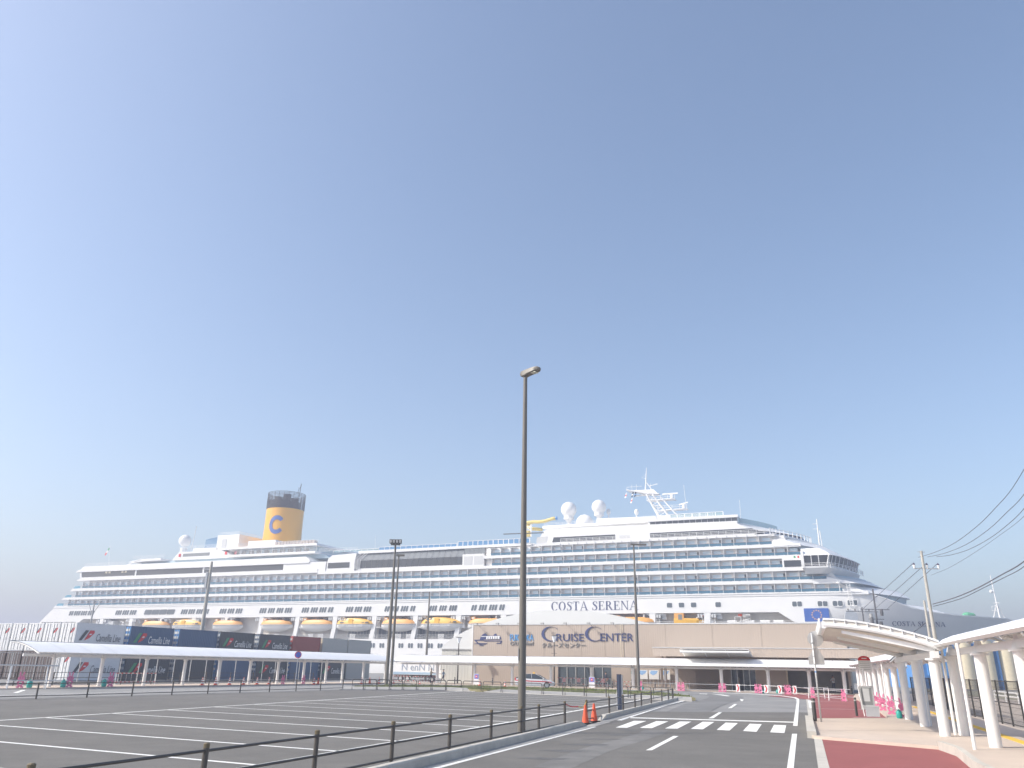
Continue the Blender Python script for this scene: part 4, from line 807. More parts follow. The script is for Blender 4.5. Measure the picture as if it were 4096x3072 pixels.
# --- lifeboats hang in the davits: things of their own (placed in the ship's frame)
def shipw_pt(s,y,z): return O_+SD*s+SN*y+ZV*z
def lifeboat(tender):
    L=9.6 if not tender else 11.4; o=thing('tender_boat' if tender else 'lifeboat','x','lifeboat',loc=(0,0,0),rz=AZ); N=12
    rowsH=[];
    for i in range(N+1):
        t=-1+2*i/N; x=t*L/2; b=1.55*(1-abs(t)**3.2)**.6+.02; kz=-1.75+.75*abs(t)**2.5+(0.35 if t>0 else 0)*t*t; top=0 if not tender else .0
        rowsH.append([(x,-b,top),(x,-b*.97,-.35),(x,-b*.75,lerp(top,kz,.62)),(x,-b*.3,kz+.12),(x,0,kz),(x,b*.3,kz+.12),(x,b*.75,lerp(top,kz,.62)),(x,b*.97,-.35),(x,b,top)])
    MB().loft(rowsH).build('hull',W_,o,smooth=True,auto=50)
    rowsC=[]; 
    for i in range(N+1):
        t=-1+2*i/N; x=t*L/2*.985; b=1.5*(1-abs(t)**3.2)**.6+.02; h=(1.25 if not tender else 1.75)*(1-abs(t)**(4 if not tender else 2.6))**.75
        if tender: h*=lerp(1.05,.75,(t+1)/2)
        rowsC.append([(x,-b,0),(x,-b*.96,h*.45),(x,-b*.72,h*.9),(x,-b*.3,h),(x,b*.3,h),(x,b*.72,h*.9),(x,b*.96,h*.45),(x,b,0)])
    MB().loft(rowsC).build('canopy',tendery if tender else boaty,o,smooth=True,auto=40)
    MB().tube([(t*L/2,-1.56*(1-abs(t)**3.2)**.6-.04,0) for t in[-1+.1*i for i in range(21)]],.09,5).build('fender',grey,o)
    if tender:
        for a,b in((-3.9,-1.9),(.1,3.0),(3.2,4.2)): MB().prism([(a,-1.47,.3),(b,-1.43,.3),(b-.12,-1.33,.62),(a+.3,-1.37,.62)],(0,.2,0)).build('cabin_window',blackg,o)
        for a,b in((-3.7,-2.9),(-2.8,-1.9)): MB().prism([(a,-1.3,.95),(b,-1.3,.95),(b,-1.02,1.5),(a+.45,-1.05,1.45)],(0,.15,0)).build('cabin_window',blackg,o)
        for a in(-3.9,-1.6,1.0): MB().prism([(a,-1.58,-.1),(a+2.0,-1.6,-.1),(a+1.8,-1.52,-.6),(a-.2,-1.5,-.6)],(0,.05,0)).build('fender_panel',lgrey,o)
        MB().box(-1.3,-.1,-1.56,-1.35,.05,1.3).build('side_door',tendery,o)
    else:
        MB().box(-3.6,-2.7,-.8,.8,1.0,1.55).build('helm_cupola',boaty,o); MB().box(-3.4,-2.9,-.84,-.8,1.15,1.4).build('helm_window',palew,o)
        for a in(.6,2.7): MB().tube([(a,-.9,1.4),(a,.9,1.4)],.33,8).build('davit_roller',darkm,o)
        m=MB()
        for i in range(14): a=-4+.6*i; m.tube([(a,-1.6*(1-abs(a/4.8)**3.2)**.6,-.1),(a+.3,-1.58*(1-abs(a/4.8)**3.2)**.6,-.5),(a+.6,-1.6*(1-min(.99,abs((a+.6)/4.8))**3.2)**.6,-.1)],.025,3)
        m.build('grab_line',grey,o)
    return o
lb=lifeboat(False); tb=lifeboat(True); lb.scale=(1.25,1.15,1.15); tb.scale=(1.2,1.18,1.12); ulb=utb=False
spots=[(617,2515,0),(748,2512,1),(906,2506,0),(1101,2504,0),(1265,2504,0),(1420,2503,1),(1594,2502,0),(1765,2502,1),(1948,2500,0),(2533,2495,0)]
lbl={0:'covered lifeboat nearest the ship stern',1:'first tender from the ship stern, between two lifeboats',5:'tender hanging above the grey containers',7:'tender hanging beside the arched white hall',8:'lifeboat half hidden behind the arched roof slope',9:'lifeboat with yellow cover right of the arched roof',2:'covered lifeboat above the plain blue container',3:'covered lifeboat above the slate lettered containers',4:'covered lifeboat above the red container',6:'covered lifeboat crossed by the floodlight mast'}
for i,(px,py,t) in enumerate(spots):
    s,z=SP(px,py,.2); p=shipw_pt(s,.75,13.05)
    l='yellow '+lbl[i] if i in lbl else 'orange-yellow covered lifeboat with white hull hanging on the ship side'
    if t: 
        if not utb: o=tb; o.location=p; o['label']=l; utb=True
        else: o=dup(tb,p,AZ,l)
    else:
        if not ulb: o=lb; o.location=p; o['label']=l; ulb=True
        else: o=dup(lb,p,AZ,l)
    o['group']='boats along the ship side'
s0,_=SP(2696,2490); s1_,_=SP(2816,2490); o=thing('rescue_boat','orange rescue boat with square cabin in the forward recess of the ship','boat',loc=shipw_pt((s0+s1_)/2,.9,12.65),rz=AZ,group='boats along the ship side'); L=s1_-s0
MB().loft([[(x,-b,1.0),(x,-b*.9,.2),(x,0,-.5+.3*abs(x/L*2)),(x,b*.9,.2),(x,b,1.0)] for x,b in((-L/2,1.0),(-L/4,1.15),(0,1.15),(L/4,1.0),(L/2.4,.5),(L/2,.05))]).build('hull',tendery,o)
MB().prism([(-L/2,-1.0,1.0),(L*.34,-.9,1.0),(L*.3,-.8,1.35),(-L/2,-.95,1.5)],(0,1.9,0)).build('deck',tendery,o); MB().box(-L/2+.1,-L/6,-.95,.95,1.0,2.6).build('cabin',boaty,o); MB().box(-L/2+1.1,-L/6-.4,-1.0,-.95,1.1,2.3).build('cabin_door',slopeg,o)
# ================================================================ TERMINAL, HALL, CANOPIES
def ribbed(name,col,pitch,axis='X',rough=.6,strength=.6,contrast=.07):
    if name in MATS: return MATS[name]
    m=mat(name,col,rough,var=.02,scale=.3); n=m.node_tree; L=n.links.new; b=n.nodes['Principled BSDF']
    tc=n.nodes.new('ShaderNodeTexCoord'); w=n.nodes.new('ShaderNodeTexWave'); w.bands_direction=axis; w.wave_profile='SIN'; w.inputs['Scale'].default_value=.314/pitch; L(tc.outputs['Object'],w.inputs['Vector'])
    bu=n.nodes.new('ShaderNodeBump'); bu.inputs['Strength'].default_value=strength; bu.inputs['Distance'].default_value=.03; L(w.outputs['Fac'],bu.inputs['Height']); L(bu.outputs[0],b.inputs['Normal']); return m
tanr=ribbed('tan_ribbed_cladding',(.45,.375,.31),.28,strength=.3); corr=ribbed('grey_ribbed_wall',(.52,.52,.48),.45)
F0=Vector((-4.6,109.2,0)); 
def FB(px,py,o=0):
    p=onplane(px,py,F0+SN*o,SN)-F0; return p.dot(SD),p.z
T=thing('terminal_building','tan clad cruise terminal with blue lettering and ship emblem on its wall','building',loc=F0,rz=AZ)
ZR=7.35; XR=46.0
# cladding panels, seams as gaps
es=FB(2483,2560)[0]; edges=[0,es/4,es/2,es*.75,es*.9,es,es+5.6,es+11.2,es+16.8,XR]
o1=FB(2232,2700)[0]; o2=FB(2446,2700)[0]; pE=FB(2637,2600)[0]; zp0,zp1=3.62,4.55
for a,b in zip(edges[:-1],edges[1:]): MB().box(a+.012,b-.012,0,.3,3.0,ZR).build('cladding_panel',tanr,T)
xs=[0,o1,o2,pE+.2]
MB().box(0,o1,0,.3,0,2.99).build('wall_panel',tanr,T); MB().box(o2,pE+8.2,0,.3,0,2.99).build('wall_panel',tanr,T)
MB().box(-.05,XR+.05,-.06,.4,ZR,ZR+.12).build('parapet_cap',lgrey,T); MB().box(-.12,0,-.04,.32,0,ZR).build('corner_trim',white,T)
MB().box(edges[5]-.03,edges[5]+.03,-.02,0,3.0,ZR).build('seam_trim',cream,T); MB().tube([(edges[5]+.3,-.06,2.6),(edges[5]+.3,-.06,ZR)],.03,6).build('downpipe',cream,T)
MB().box(0,XR,.3,22,0,.05).build('floor',grey,T); MB().box(0,XR,.32,22,ZR-.2,ZR-.05).build('roof',grey,T); MB().box(XR-.3,XR,.3,22,0,ZR-.2).build('end_wall',tan,T); MB().box(.3,XR,21.7,22,0,ZR-.2).build('rear_wall',interior,T); MB().box(0,.3,.3,22,0,ZR-.2).build('end_wall',tan,T)
# glazed shopfront opening
MB().box(o1-.1,o2+.1,.5,.6,0,2.99).build('hall_screen',interior,T)
for k in range(6):
    a=o1+(o2-o1)*k/6; MB().box(a+.05,a+(o2-o1)/6-.05,.2,.23,.06,2.7).build('window_pane',doorglass,T)
for k in range(7): MB().box(o1+(o2-o1)*k/6-.05,o1+(o2-o1)*k/6+.05,.12,.3,0,2.8).build('window_mullion',grey,T)
MB().box(o1-.1,o2+.1,.1,.3,2.72,2.99).build('window_head',white,T)
# projecting portal band and recessed entrance
MB().box(pE,XR+4.2,-3.4,-.02,zp0,zp1).build('portal_band',tanr,T); MB().box(pE-.06,XR+4.26,-3.46,-.0,zp1,zp1+.07).build('portal_cap',lgrey,T)
for px in(2648,2663): a=FB(px,2700,-3)[0]; MB().box(a-.12,a+.12,-3.2,-2.9,0,zp0).build('portal_post',tan,T)
dl=FB(2783,2700)[0]; dr_=FB(3022,2700)[0]; el=FB(3148,2700)[0]
MB().box(pE+8.2,dl,0,.3,0,3.6).build('wall_panel',tan,T); MB().box(dr_,el,0,.3,0,3.6).build('wall_panel',tan,T); MB().box(dl-.1,XR,2.5,2.6,0,3.6).build('hall_screen',interior,T)
n=10
for k in range(n):
    a=dl+(dr_-dl)*k/n; 
    if k!=7: MB().box(a+.05,a+(dr_-dl)/n-.05,.12,.15,.05,2.75).build('door_leaf',doorglass,T)
    MB().box(a-.045,a+.045,.08,.2,0,2.85).build('door_frame',silver,T)
MB().box(dr_-.045,dr_+.045,.08,.2,0,2.85).build('door_frame',silver,T); MB().box(dl-.1,dr_+.1,.05,.3,2.8,3.6).build('door_head',tan,T)
MB().box(el,XR+.1,.02,.3,3.0,3.6).build('shutter_box',interior,T); MB().box(el-.08,el+.08,-.05,.3,0,3.6).build('opening_trim',cream,T)
# small curved porch roof on the portal
c0=FB(2728,2600,-5)[0]; c1=FB(3000,2600,-5)[0]; pr_=[(-3.45-2.7*t,3.78+.55*math.sin(t*math.pi/2)) for t in[i/8 for i in range(9)]]
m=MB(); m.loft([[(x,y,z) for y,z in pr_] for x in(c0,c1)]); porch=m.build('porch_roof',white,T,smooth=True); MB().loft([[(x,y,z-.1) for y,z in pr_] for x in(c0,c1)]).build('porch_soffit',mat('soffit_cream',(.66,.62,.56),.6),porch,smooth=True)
MB().tube([(c0,-6.12,4.08),(c1,-6.12,4.08)],.12,10).build('porch_tube',white,porch); MB().bar((c0,-6.15,4.36),(c1,-6.15,4.36),.08,.06).build('porch_flashing',white,porch)
for k in range(4): x=c0+(c1-c0)*k/3; MB().loft([[(x+dx,y,z-.16) for y,z in pr_] for dx in(-.06,.06)]).build('porch_rib',white,porch); MB().bar((x,-6.13,4.1),(x,-6.13,4.36),.06,.06).build('porch_bracket',white,porch)
# sign lamps along the parapet, lettering and emblem
for px in(1880+115/3.072,1880+378/3.072,1880+640/3.072,1880+925/3.072,1880+1205/3.072,1880+1490/3.072,1880+1780/3.072):
    a=FB(px,2497)[0]; l=MB().tube([(a,0,ZR-.15),(a,-.85,ZR+.1)],.035,5).build('sign_lamp_arm',lgrey,T); MB().box(a-.28,a+.1,-1.05,-.75,ZR+.05,ZR+.22).build('sign_lamp_head',grey,l)
def wsign(name,V,F,px0,px1,py0,py1,m_,par=T):
    a=FB(px0,(py0+py1)/2); b=FB(px1,(py0+py1)/2); t=FB((px0+px1)/2,py0); u=FB((px0+px1)/2,py1); V=fit(V,a[0],b[0],u[1],t[1])
    mb=MB(); slab(mb,V,F,lambda x,y:(x,-.10,y),(0,.09,0)); return mb.build(name,m_,par)
sg=lambda x,y:(1880+x/3.072,2470+y/3.072)
def crescent():
    V=[];F=[];n=28; T_=[R(40+275*i/n) for i in range(n+1)]
    A=[(.55+.55*math.cos(t),.5+.5*math.sin(t)) for t in T_]; B=[(.64+.47*math.cos(t),.515+.465*math.sin(t)) for t in T_]
    V=A+B
    for i in range(n): F.append([i,i+1,n+1+i+1,n+1+i])
    return V,F
for x0,x1 in((880,1080),(1415,1618)):
    a=sg(x0,112); b=sg(x1,293); wsign('sign_letter',*crescent(),a[0],b[0],a[1],b[1],lettern)
def letters(txt,x0,x1,y0,y1,m_,name='sign_letter'):
    # each letter its own part, laid out by the font's own spacing
    V,F=textmesh(txt); xs=[p[0] for p in V]; ys=[p[1] for p in V]; X0,X1,Y0,Y1=min(xs),max(xs),min(ys),max(ys); adv=0
    par={}
    def root(i):
        while par.setdefault(i,i)!=i: i=par[i]
        return i
    for f in F:
        for j in f[1:]: par[root(j)]=root(f[0])
    grp={}
    for f in F: grp.setdefault(root(f[0]),[]).append(f)
    for g,fs in grp.items():
        ids=sorted({i for f in fs for i in f}); mp={k:j for j,k in enumerate(ids)}; v=[V[i] for i in ids]; ff=[[mp[i] for i in f] for f in fs]
        def px(p): return sg(x0+(p[0]-X0)/(X1-X0)*(x1-x0),y1-(p[1]-Y0)/(Y1-Y0)*(y1-y0))
        mb=MB(); slab(mb,[px(p) for p in v],ff,lambda x,y:(lambda q:(q[0],-.10,q[1]))(FB(x,y)),(0,.09,0)); mb.build(name,m_,T)
letters('RUISE',1062,1400,200,290,lettern); letters('ENTER',1605,2008,196,292,lettern); letters('FUKUOKA',495,780,208,286,skyblue); letters('CHUO Wharf',498,782,298,342,letterg); letters('クルーズセンター',885,1418,308,368,letterg)
em=[('emblem_hull',[(50,275),(165,270),(170,282),(395,284),(385,322),(325,324),(330,315),(372,312),(378,293),(180,293),(160,283),(75,284),(105,314),(210,316),(210,323),(45,323),(90,316)],lettern),('emblem_cabin',[(140,225),(370,222),(385,268),(120,272)],lettern),('emblem_windows',[(205,236),(362,234),(366,262),(200,266)],white),('emblem_fin',[(160,205),(188,195),(212,215),(212,224),(145,226)],lettern),('emblem_fin',[(292,212),(322,195),(330,220),(292,224)],lettern),('emblem_wave',[(105,328),(195,328),(185,334),(112,334)],lettern),('emblem_wave',[(112,342),(170,342),(162,348),(120,348)],lettern),('emblem_band',[(142,230),(372,227),(374,234),(140,237)],white)]
for i,(nme,P,m_) in enumerate(em):
    pr=[(lambda q:(q[0],-.06-.02*(i in(2,7)),q[1]))(FB(*sg(*p))) for p in P]; MB().prism(pr,(0,.05,0)).build(nme,m_,T)
for k in range(5): a=[FB(*sg(225+28*k,235)),FB(*sg(225+28*k,264))]; MB().box(a[0][0]-.04,a[0][0]+.04,-.1,-.05,a[1][1],a[0][1]).build('emblem_mullion',lettern,T)
# --- arched hall behind the terminal's left end
HB=F0+SN*.8
hall=thing('arched_hall','white membrane hall with an arched roof rising behind the tan terminal','building',loc=HB,rz=AZ)
def HBp(px,py):
    p=onplane(px,py,HB,SN)-HB; return p.dot(SD),p.z
hx0,hz0=HBp(1764,2594); ap,hz1=HBp(2240,2441); hz0=max(hz0,4.3); hx1=ap+(ap-hx0)
def hz(x): t=(x-ap)/(hx1-ap); return hz0+(hz1-hz0)*max(0,1-abs(t)**2.05)**.78
N=24; xs=[hx0+(hx1-hx0)*(.5-.5*math.cos(math.pi*i/N)) for i in range(N+1)]; m=MB(); m.loft([[(x,0,hz(x)) for x in xs],[(x,42,hz(x)) for x in xs]]); m.loft([[(x,0.0,hz(x)) for x in xs],[(x,0,hz0) for x in xs]]); m.loft([[(x,42,hz(x)) for x in xs],[(x,42,hz0) for x in xs]]); m.build('membrane_roof',mat('hall_membrane',(.63,.64,.63),.6,var=.03,scale=.3),hall,smooth=True,auto=30)
m=MB(); m.box(hx0+.15,hx1-.15,.05,41.9,0,hz0); m.build('ribbed_wall',corr,hall); MB().box(hx0-.1,hx1+.1,-.12,.0,hz0-.1,hz0+.08).build('eaves_gutter',lgrey,hall)
# ================================================================ covered walkways
def col_mesh(b,p,h,r=.17):
    b.lathe((p.x,p.y,0),[(r,0.02),(r,h-.12)],14)
def arc_section(w,ze,za,n=8,sym=False):
    out=[]
    for i in range(n+1):
        t=-1+2*i/n; out.append((t*w/2,ze+(za-ze)*(1-t*t)**.8) if sym else (t*w/2,ze+(za-ze)*math.sin((1-t)/2*math.pi/2)**.95))
    return out
def walkway(name,label,path,cols,w,ze,za,side,panel=2.2,r=.17,shift=0.0,group='covered walkways round the bus loop'):
    T_=thing(name,label,'canopy',base=(cols[0].x,cols[0].y,0),group=group)
    path=[Vector((p[0],p[1],0)) for p in path]; seg=[(b-a).length for a,b in zip(path,path[1:])]; L=sum(seg)
    def at(s):
        for (a,b),l in zip(zip(path,path[1:]),seg):
            if s<=l+1e-6: d=(b-a).normalized(); return a+d*s,d
            s-=l
        d=(path[-1]-path[-2]).normalized(); return path[-1]+d*s,d
    def frame(s):
        p,d=at(s); _,d0=at(max(0,s-.8)); _,d1=at(min(L,s+.8)); d=((d0+d1)/2).normalized(); n=Vector((d.y,-d.x,0))*side; return p,d,n
    sec=arc_section(w,ze,za,sym=(side<0)); k=max(1,round(L/panel))
    for i in range(k):
        s0,s1=L*i/k+.015,L*(i+1)/k-.015; m=MB(); rows=[]
        for s in(s0,(s0+s1)/2,s1):
            p,d,n=frame(s); rows.append([p+n*(x+shift)+ZV*z for x,z in sec]); 
        m.loft(rows); m.loft([[q-ZV*.05 for q in r_] for r_ in rows]); m.build('roof_panel',membrane,T_,smooth=True,auto=40)
    for sgn in(1,-1):
        m=MB(); P=[]; Q=[]; S=[]
        ss=[L*i/(2*k) for i in range(2*k+1)]
        for s in ss: p,d,n=frame(s); b=p+n*(shift+sgn*w/2); zg=sec[-1][1] if sgn>0 else sec[0][1]; P.append(b+ZV*(zg-.04)); Q.append(b+ZV*(zg+.04)); S.append(b+n*sgn*.1+ZV*(zg+.03))
        m.loft([Q,S,[a+(b-a)*.9 for a,b in zip(P,S)],P]); m.build('eaves_gutter',white,T_)
    m=MB(); ss=[L*i/(k) for i in range(k+1)]
    for a,b in zip(ss,ss[1:]): m.bar(frame(a)[0]+ZV*(ze-.2),frame(b)[0]+ZV*(ze-.2),.14,.2)
    m.build('longitudinal_beam',white,T_)
    for i in range(k+1):
        p,d,n=frame(min(L-.05,max(.05,L*i/k))); m=MB(); m.tube([p+n*(x+shift)*.97+ZV*(z-.1) for x,z in sec],.045,5); m.build('roof_rib',lgrey,T_)
    first=None
    for c in cols:
        if first is None:
            sv=BASE[T_.name]; BASE[T_.name]=Vector((0,0,0))
            m=MB(); m.lathe((0,0,0),[(r,0.02),(r,ze-.38),(r*1.5,ze-.38),(r*1.5,ze-.32)],16); first=m.build('column',white,T_,smooth=True,auto=40)
            f2=MB().prism([(-.06,-.28,ze-.32),(-.06,.28,ze-.32),(-.06,.05,ze+.04),(-.06,-.05,ze+.04)],(.12,0,0)).build('bracket',white,first)
            BASE[T_.name]=sv; first.location=c-sv
        else:
            q=shared('column',first,T_,c); b_=bpy.data.objects.new('bracket',f2.data); COL.objects.link(b_); b_.parent=q
    return T_
rb=Vector((14.31,24.93,0)); rdir=Vector((.332,.943,0)); rper=Vector((.943,-.332,0))
fcols=[online(px,py,CF0,CF1) for px,py in((1747,2739),(1897,2748),(2048,2748),(2204,2746),(2367,2755),(2534,2760),(2710,2765),(2890,2769),(3078,2769),(3243,2771),(3383,2773))]
fe=CF1+cfd*3.2
walkway('covered_walkway','white vaulted walkway crossing in front of the tan terminal',[CF0-cfd*1.3,CF1,(fe.x+.3,fe.y+.2)],fcols,3.6,2.58,3.42,1,r=.19)
lcols=[online(px,py,CL0,CL1) for px,py in((194,2751),(393,2746),(572,2744),(728,2744),(868,2739),(993,2737),(1106,2736),(1210,2735),(1300,2735),(1366,2733),(1450,2733),(1538,2731))]
cl0=CL0+cld*1.0
walkway('covered_walkway','white vaulted walkway running beside the stacked containers',[cl0,CL1+cld*3.6],lcols,3.7,2.58,3.42,1,panel=2.3,r=.15)
# right side: near roof, winged roof over the stop, far roof
rc=[rb-rdir*9.8,rb-rdir*4.9,rb,Vector((15.93,29.54,0))]
walkway('covered_walkway','near white walkway roof on thick columns beside the red bus bay',[rb-rdir*14,Vector((15.9,29.45,0))],rc,2.7,3.02,3.5,-1,panel=2.2,r=.175,shift=-.8)
fcs=[Vector((15.93,29.54,0))+rdir*d for d in(15.5,20,24.5,29,33.5,38,42.5,47,51.5)]
walkway('covered_walkway','white walkway roof receding past the pink rabbit barriers to the terminal',[fcs[0]-rdir*1.5,fcs[-1],(fe.x+.9,fe.y-.6)],fcs,2.8,2.76,3.35,-1,panel=2.25,r=.17,shift=-.7)
wing=thing('winged_canopy','wide curved white canopy with round end caps over the bus stop','canopy',base=(15.05,29.13,0),group='covered walkways round the bus loop')
wd=Vector((.339,.941,0)); wn=Vector((-.941,.339,0)); w0=Vector((15.25,28.95,0)); WL=13.2
wsec=[(3.75*t,3.02+.78*math.sin(t*math.pi/2*.93)**.9) for t in[i/10 for i in range(11)]]
for i in range(6):
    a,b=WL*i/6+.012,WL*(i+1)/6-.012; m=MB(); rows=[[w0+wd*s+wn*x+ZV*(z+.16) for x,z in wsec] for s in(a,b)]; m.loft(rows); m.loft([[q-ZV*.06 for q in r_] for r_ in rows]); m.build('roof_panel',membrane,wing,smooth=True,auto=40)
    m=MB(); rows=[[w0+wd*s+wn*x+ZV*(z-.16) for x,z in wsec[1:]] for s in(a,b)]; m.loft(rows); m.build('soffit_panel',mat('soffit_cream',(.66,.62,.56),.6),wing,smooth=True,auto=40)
for s in(0.0,WL):
    m=MB(); m.tube([w0+wd*s+wn*x+ZV*(z-.06) for x,z in wsec],.085,8); m.build('rim_tube',white,wing,smooth=True,auto=40)
    for k in range(1,10): x,z=wsec[k]; MB().bar(w0+wd*s+wn*x+ZV*(z-.02),w0+wd*s+wn*x+ZV*(z+.18),.03,.06,up=wd).build('rim_bracket',white,wing)
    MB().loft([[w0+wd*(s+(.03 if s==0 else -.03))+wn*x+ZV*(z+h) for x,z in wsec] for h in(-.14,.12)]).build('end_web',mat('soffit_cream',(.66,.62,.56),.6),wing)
    m=MB(); rows=[[w0+wd*s+wn*x+ZV*(z+h) for x,z in wsec] for h in(.13,.2)]; m.loft(rows); m.build('rim_flashing',white,wing)
for x,z,rad in((0,3.0,.13),(3.75,3.74,.13)):
    MB().tube([w0-wd*.06+wn*x+ZV*z,w0+wd*(WL+.06)+wn*x+ZV*z],rad,14).build('edge_tube',white,wing,smooth=True,auto=40)
m=MB()
for k in range(18): p=w0+wd*(WL*k/17)+wn*3.88+ZV*3.66; m.bar(p,p+ZV*.32,.05,.16,up=wd)
tag(m.build('edge_comb',white,wing),kind='stuff')
wc=[Vector((15.05,29.13,0)),Vector((16.95,34.3,0)),Vector((18.72,39.26,0))]
MB().bar(wc[0]-wd*.9+ZV*2.72,wc[2]+wd*2+ZV*2.72,.16,.22).build('longitudinal_beam',white,wing)
for c in wc:
    m=MB(); m.lathe((c.x,c.y,0),[(.175,.02),(.175,2.55)],18); cc=m.build('column',white,wing,smooth=True,auto=40); MB().lathe((c.x,c.y,0),[(.27,2.55),(.27,2.61)],18).build('cap_plate',white,cc)
    MB().prism([c+ZV*2.8-wn*.1,c+ZV*3.0-wn*.1,c+wn*2.9+ZV*3.55,c+wn*2.9+ZV*3.45],wd*.1).build('cantilever_arm',white,wing)
for p in(rb-rdir*1.15-rper*.75,Vector((15.5,29.4,0))+rper*-.0+rdir*.0+Vector((.2,.3,0)),wc[1]+Vector((.35,.2,0)),fcs[1]-rper*.6,fcs[4]-rper*.6):
    m=MB().tube([p+ZV*.1,p+ZV*2.95],.05,8); o=m.build('downpipe',white,wing if p.y>26 and p.y<36 else wing)
# ================================================================ containers, two tiers
C0=Vector((-45.8,87.0,0)); cdir=Vector((.442,.897,0)); cper=Vector((.897,-.442,0)); CH=2.9; CLn=6.06; CW=2.44
crz=math.atan2(cdir.y,cdir.x)
rib=ribbed; cm={}
def cmat(nm,col): return ribbed('ribbed_'+nm,col,.27,'X',.55,.8)
BC={'white':boxwhite,'blue':cmat('blue_box',(.045,.105,.20)),'dark':cmat('slate_box',(.05,.062,.072)),'red':cmat('red_box',(.27,.05,.045)),'grey':boxgrey,'brown':cmat('brown_box',(.10,.075,.07)),'cream':mat('cream_container',(.55,.53,.48),.6)}
protoC={}
def container(colr,pos,label,z,logo=None):
    o=thing('shipping_container',label,'container',loc=(pos.x,pos.y,z),rz=crz,group='stacked shipping containers')
    # own frame: x along the box away from the doors (doors at x=0), y from 0 (near side) to -? : near long side is y=0, box spans y in [0,CW]
    def P(name,key,fn,m_):
        if (name,key) in protoC: q=bpy.data.objects.new(name,protoC[(name,key)]); COL.objects.link(q); q.parent=o; ROOT[q.name]=o.name; return q
        b=MB(); fn(b); q=b.build(name,m_,o); protoC[(name,key)]=q.data; return q
    M_=BC[colr]
    P('shell',colr,lambda b:b.box(.04,CLn-.04,.03,CW-.03,.12,CH-.06),M_)
    def frame(b):
        for x in(0,CLn-.12):
            for y in(-.0,CW-.12): b.box(x,x+.12,y,y+.12,0,CH)
        for z_ in(0.02,CH-.12):
            for y in(0,CW-.1): b.box(.12,CLn-.12,y,y+.1,z_,z_+.1)
            for x in(0,CLn-.1): b.box(x,x+.1,.12,CW-.12,z_,z_+.1)
    P('frame',colr,frame,{'white':boxwhite,'blue':boxblue,'dark':boxdark,'red':redbrown,'grey':boxgrey,'brown':boxbrown,'cream':cream}[colr])
    for k in(0,1):
        d_=P('door',(colr,k),lambda b:b.box(-.015,.04,.13+k*1.1,.13+k*1.1+1.07,.14,CH-.14),{'blue':mat('bright_blue_door',(.10,.30,.62),.5),'red':mat('bright_red_door',(.55,.10,.09),.5)}.get(colr,{'white':boxwhite,'dark':mat('slate_blue_door',(.16,.22,.30),.5),'grey':cream,'brown':boxbrown,'cream':cream}[colr] if colr in('white','dark','grey','brown','cream') else white))
        for j in(0,1): q=P('lock_rod',(k,j),lambda b:b.tube([(-.05,.13+k*1.1+.3+.45*j,.1),(-.05,.13+k*1.1+.3+.45*j,CH-.1)],.028,5),galv)
        if colr in('blue','dark','red'):
            for zz in(1.15,1.75,2.3): P('door_plate',(k,zz),lambda b:b.box(-.03,-.016,.2+k*1.1,.2+k*1.1+.8,zz,zz+.28),white)
        if colr=='white': 
            if k==0: P('door_logo',0,lambda b:b.prism([(-.02,1.0,1.75),(-.02,.85,1.75),(-.02,.45,2.35),(-.02,.6,2.35)],(-.01,0,0)),boxdark); 
            if k==0: P('door_logo',1,lambda b:b.prism([(-.02,.8,1.8),(-.02,.35,2.0),(-.02,.2,2.35),(-.02,.42,2.35)],(-.01,0,0)),red)
            P('door_plate',('w',k),lambda b:b.box(-.03,-.016,.45+k*1.0,.65+k*1.0,1.15,1.4),grey)
    return o
# near long side of the row faces the camera-right: local y axis points to +90deg from x (left), so shift by the width
def lab_line(o,dark=False,up_=0.0):
    # swoosh and script lettering on the long side y=0
    m_=white if not dark else mat('slate_lettering',(.16,.17,.19),.5)
    V,F=textmesh('Camellia Line'); V=fit(V,2.55,5.6,.75+up_,1.55+up_); V=[(x+.12*(y-1-up_),y) for x,y in V]
    mb=MB(); slab(mb,V,F,lambda x,y:(x,-.02,y),(0,.012,0)); mb.build('lettering',m_,o)
    a=mat('swoosh_dark',(.06,.07,.075),.5) if dark else green; MB().prism([(.5,-.01,.8+up_),(.85,-.01,.8+up_),(1.55,-.01,1.85+up_),(1.15,-.01,1.85+up_)],(0,-.012,0)).build('swoosh',a,o)
    MB().prism([(1.15,-.01,.8+up_),(1.7,-.01,1.05+up_),(2.25,-.01,1.6+up_),(2.2,-.01,1.85+up_),(1.7,-.01,1.85+up_)],(0,-.014,0)).build('swoosh',red,o); MB().prism([(1.6,-.02,1.35+up_),(1.9,-.02,1.4+up_),(1.95,-.02,1.5+up_),(1.7,-.02,1.5+up_)],(0,-.02,0)).build('swoosh',white,o)
st=[0,6.84,13.8,20.4,27.5,34.2,40.85,47.1]
up=['white','blue','blue','dark','dark','red','grey','grey']; lo=['white','dark','dark','blue','dark','blue','dark','grey']
ul=['white upper container with dark company lettering at the corner of the stack','blue upper container with white company lettering beside the white one','plain blue upper container without lettering','slate upper container with lettering and red swoosh next to plain blue one','slate upper container with lettering next to the red container','brick red upper container between slate and grey ones','grey upper container next to the red one','grey upper container at the far end of the stack']
ll=['white lower container with dark lettering seen under the walkway roof','slate lower container with white lettering beside the white lettered one','slate lower container behind the tall concrete pole','plain blue lower container seen between walkway columns','slate lower container with green and red swoosh','blue lower container behind the no parking sign','slate lower container with small swoosh near the grey ones','grey lower container at the far end of the row']
for k,t in enumerate(st):
    p=C0+cdir*t
    o=container(up[k],p,ul[k],CH+.06)
    if k in(0,1,3,4): lab_line(o,dark=(k==0),up_=.3)
    o=container(lo[k],p,ll[k],.03)
    if k in(0,1,4,6): lab_line(o,dark=(k==0))
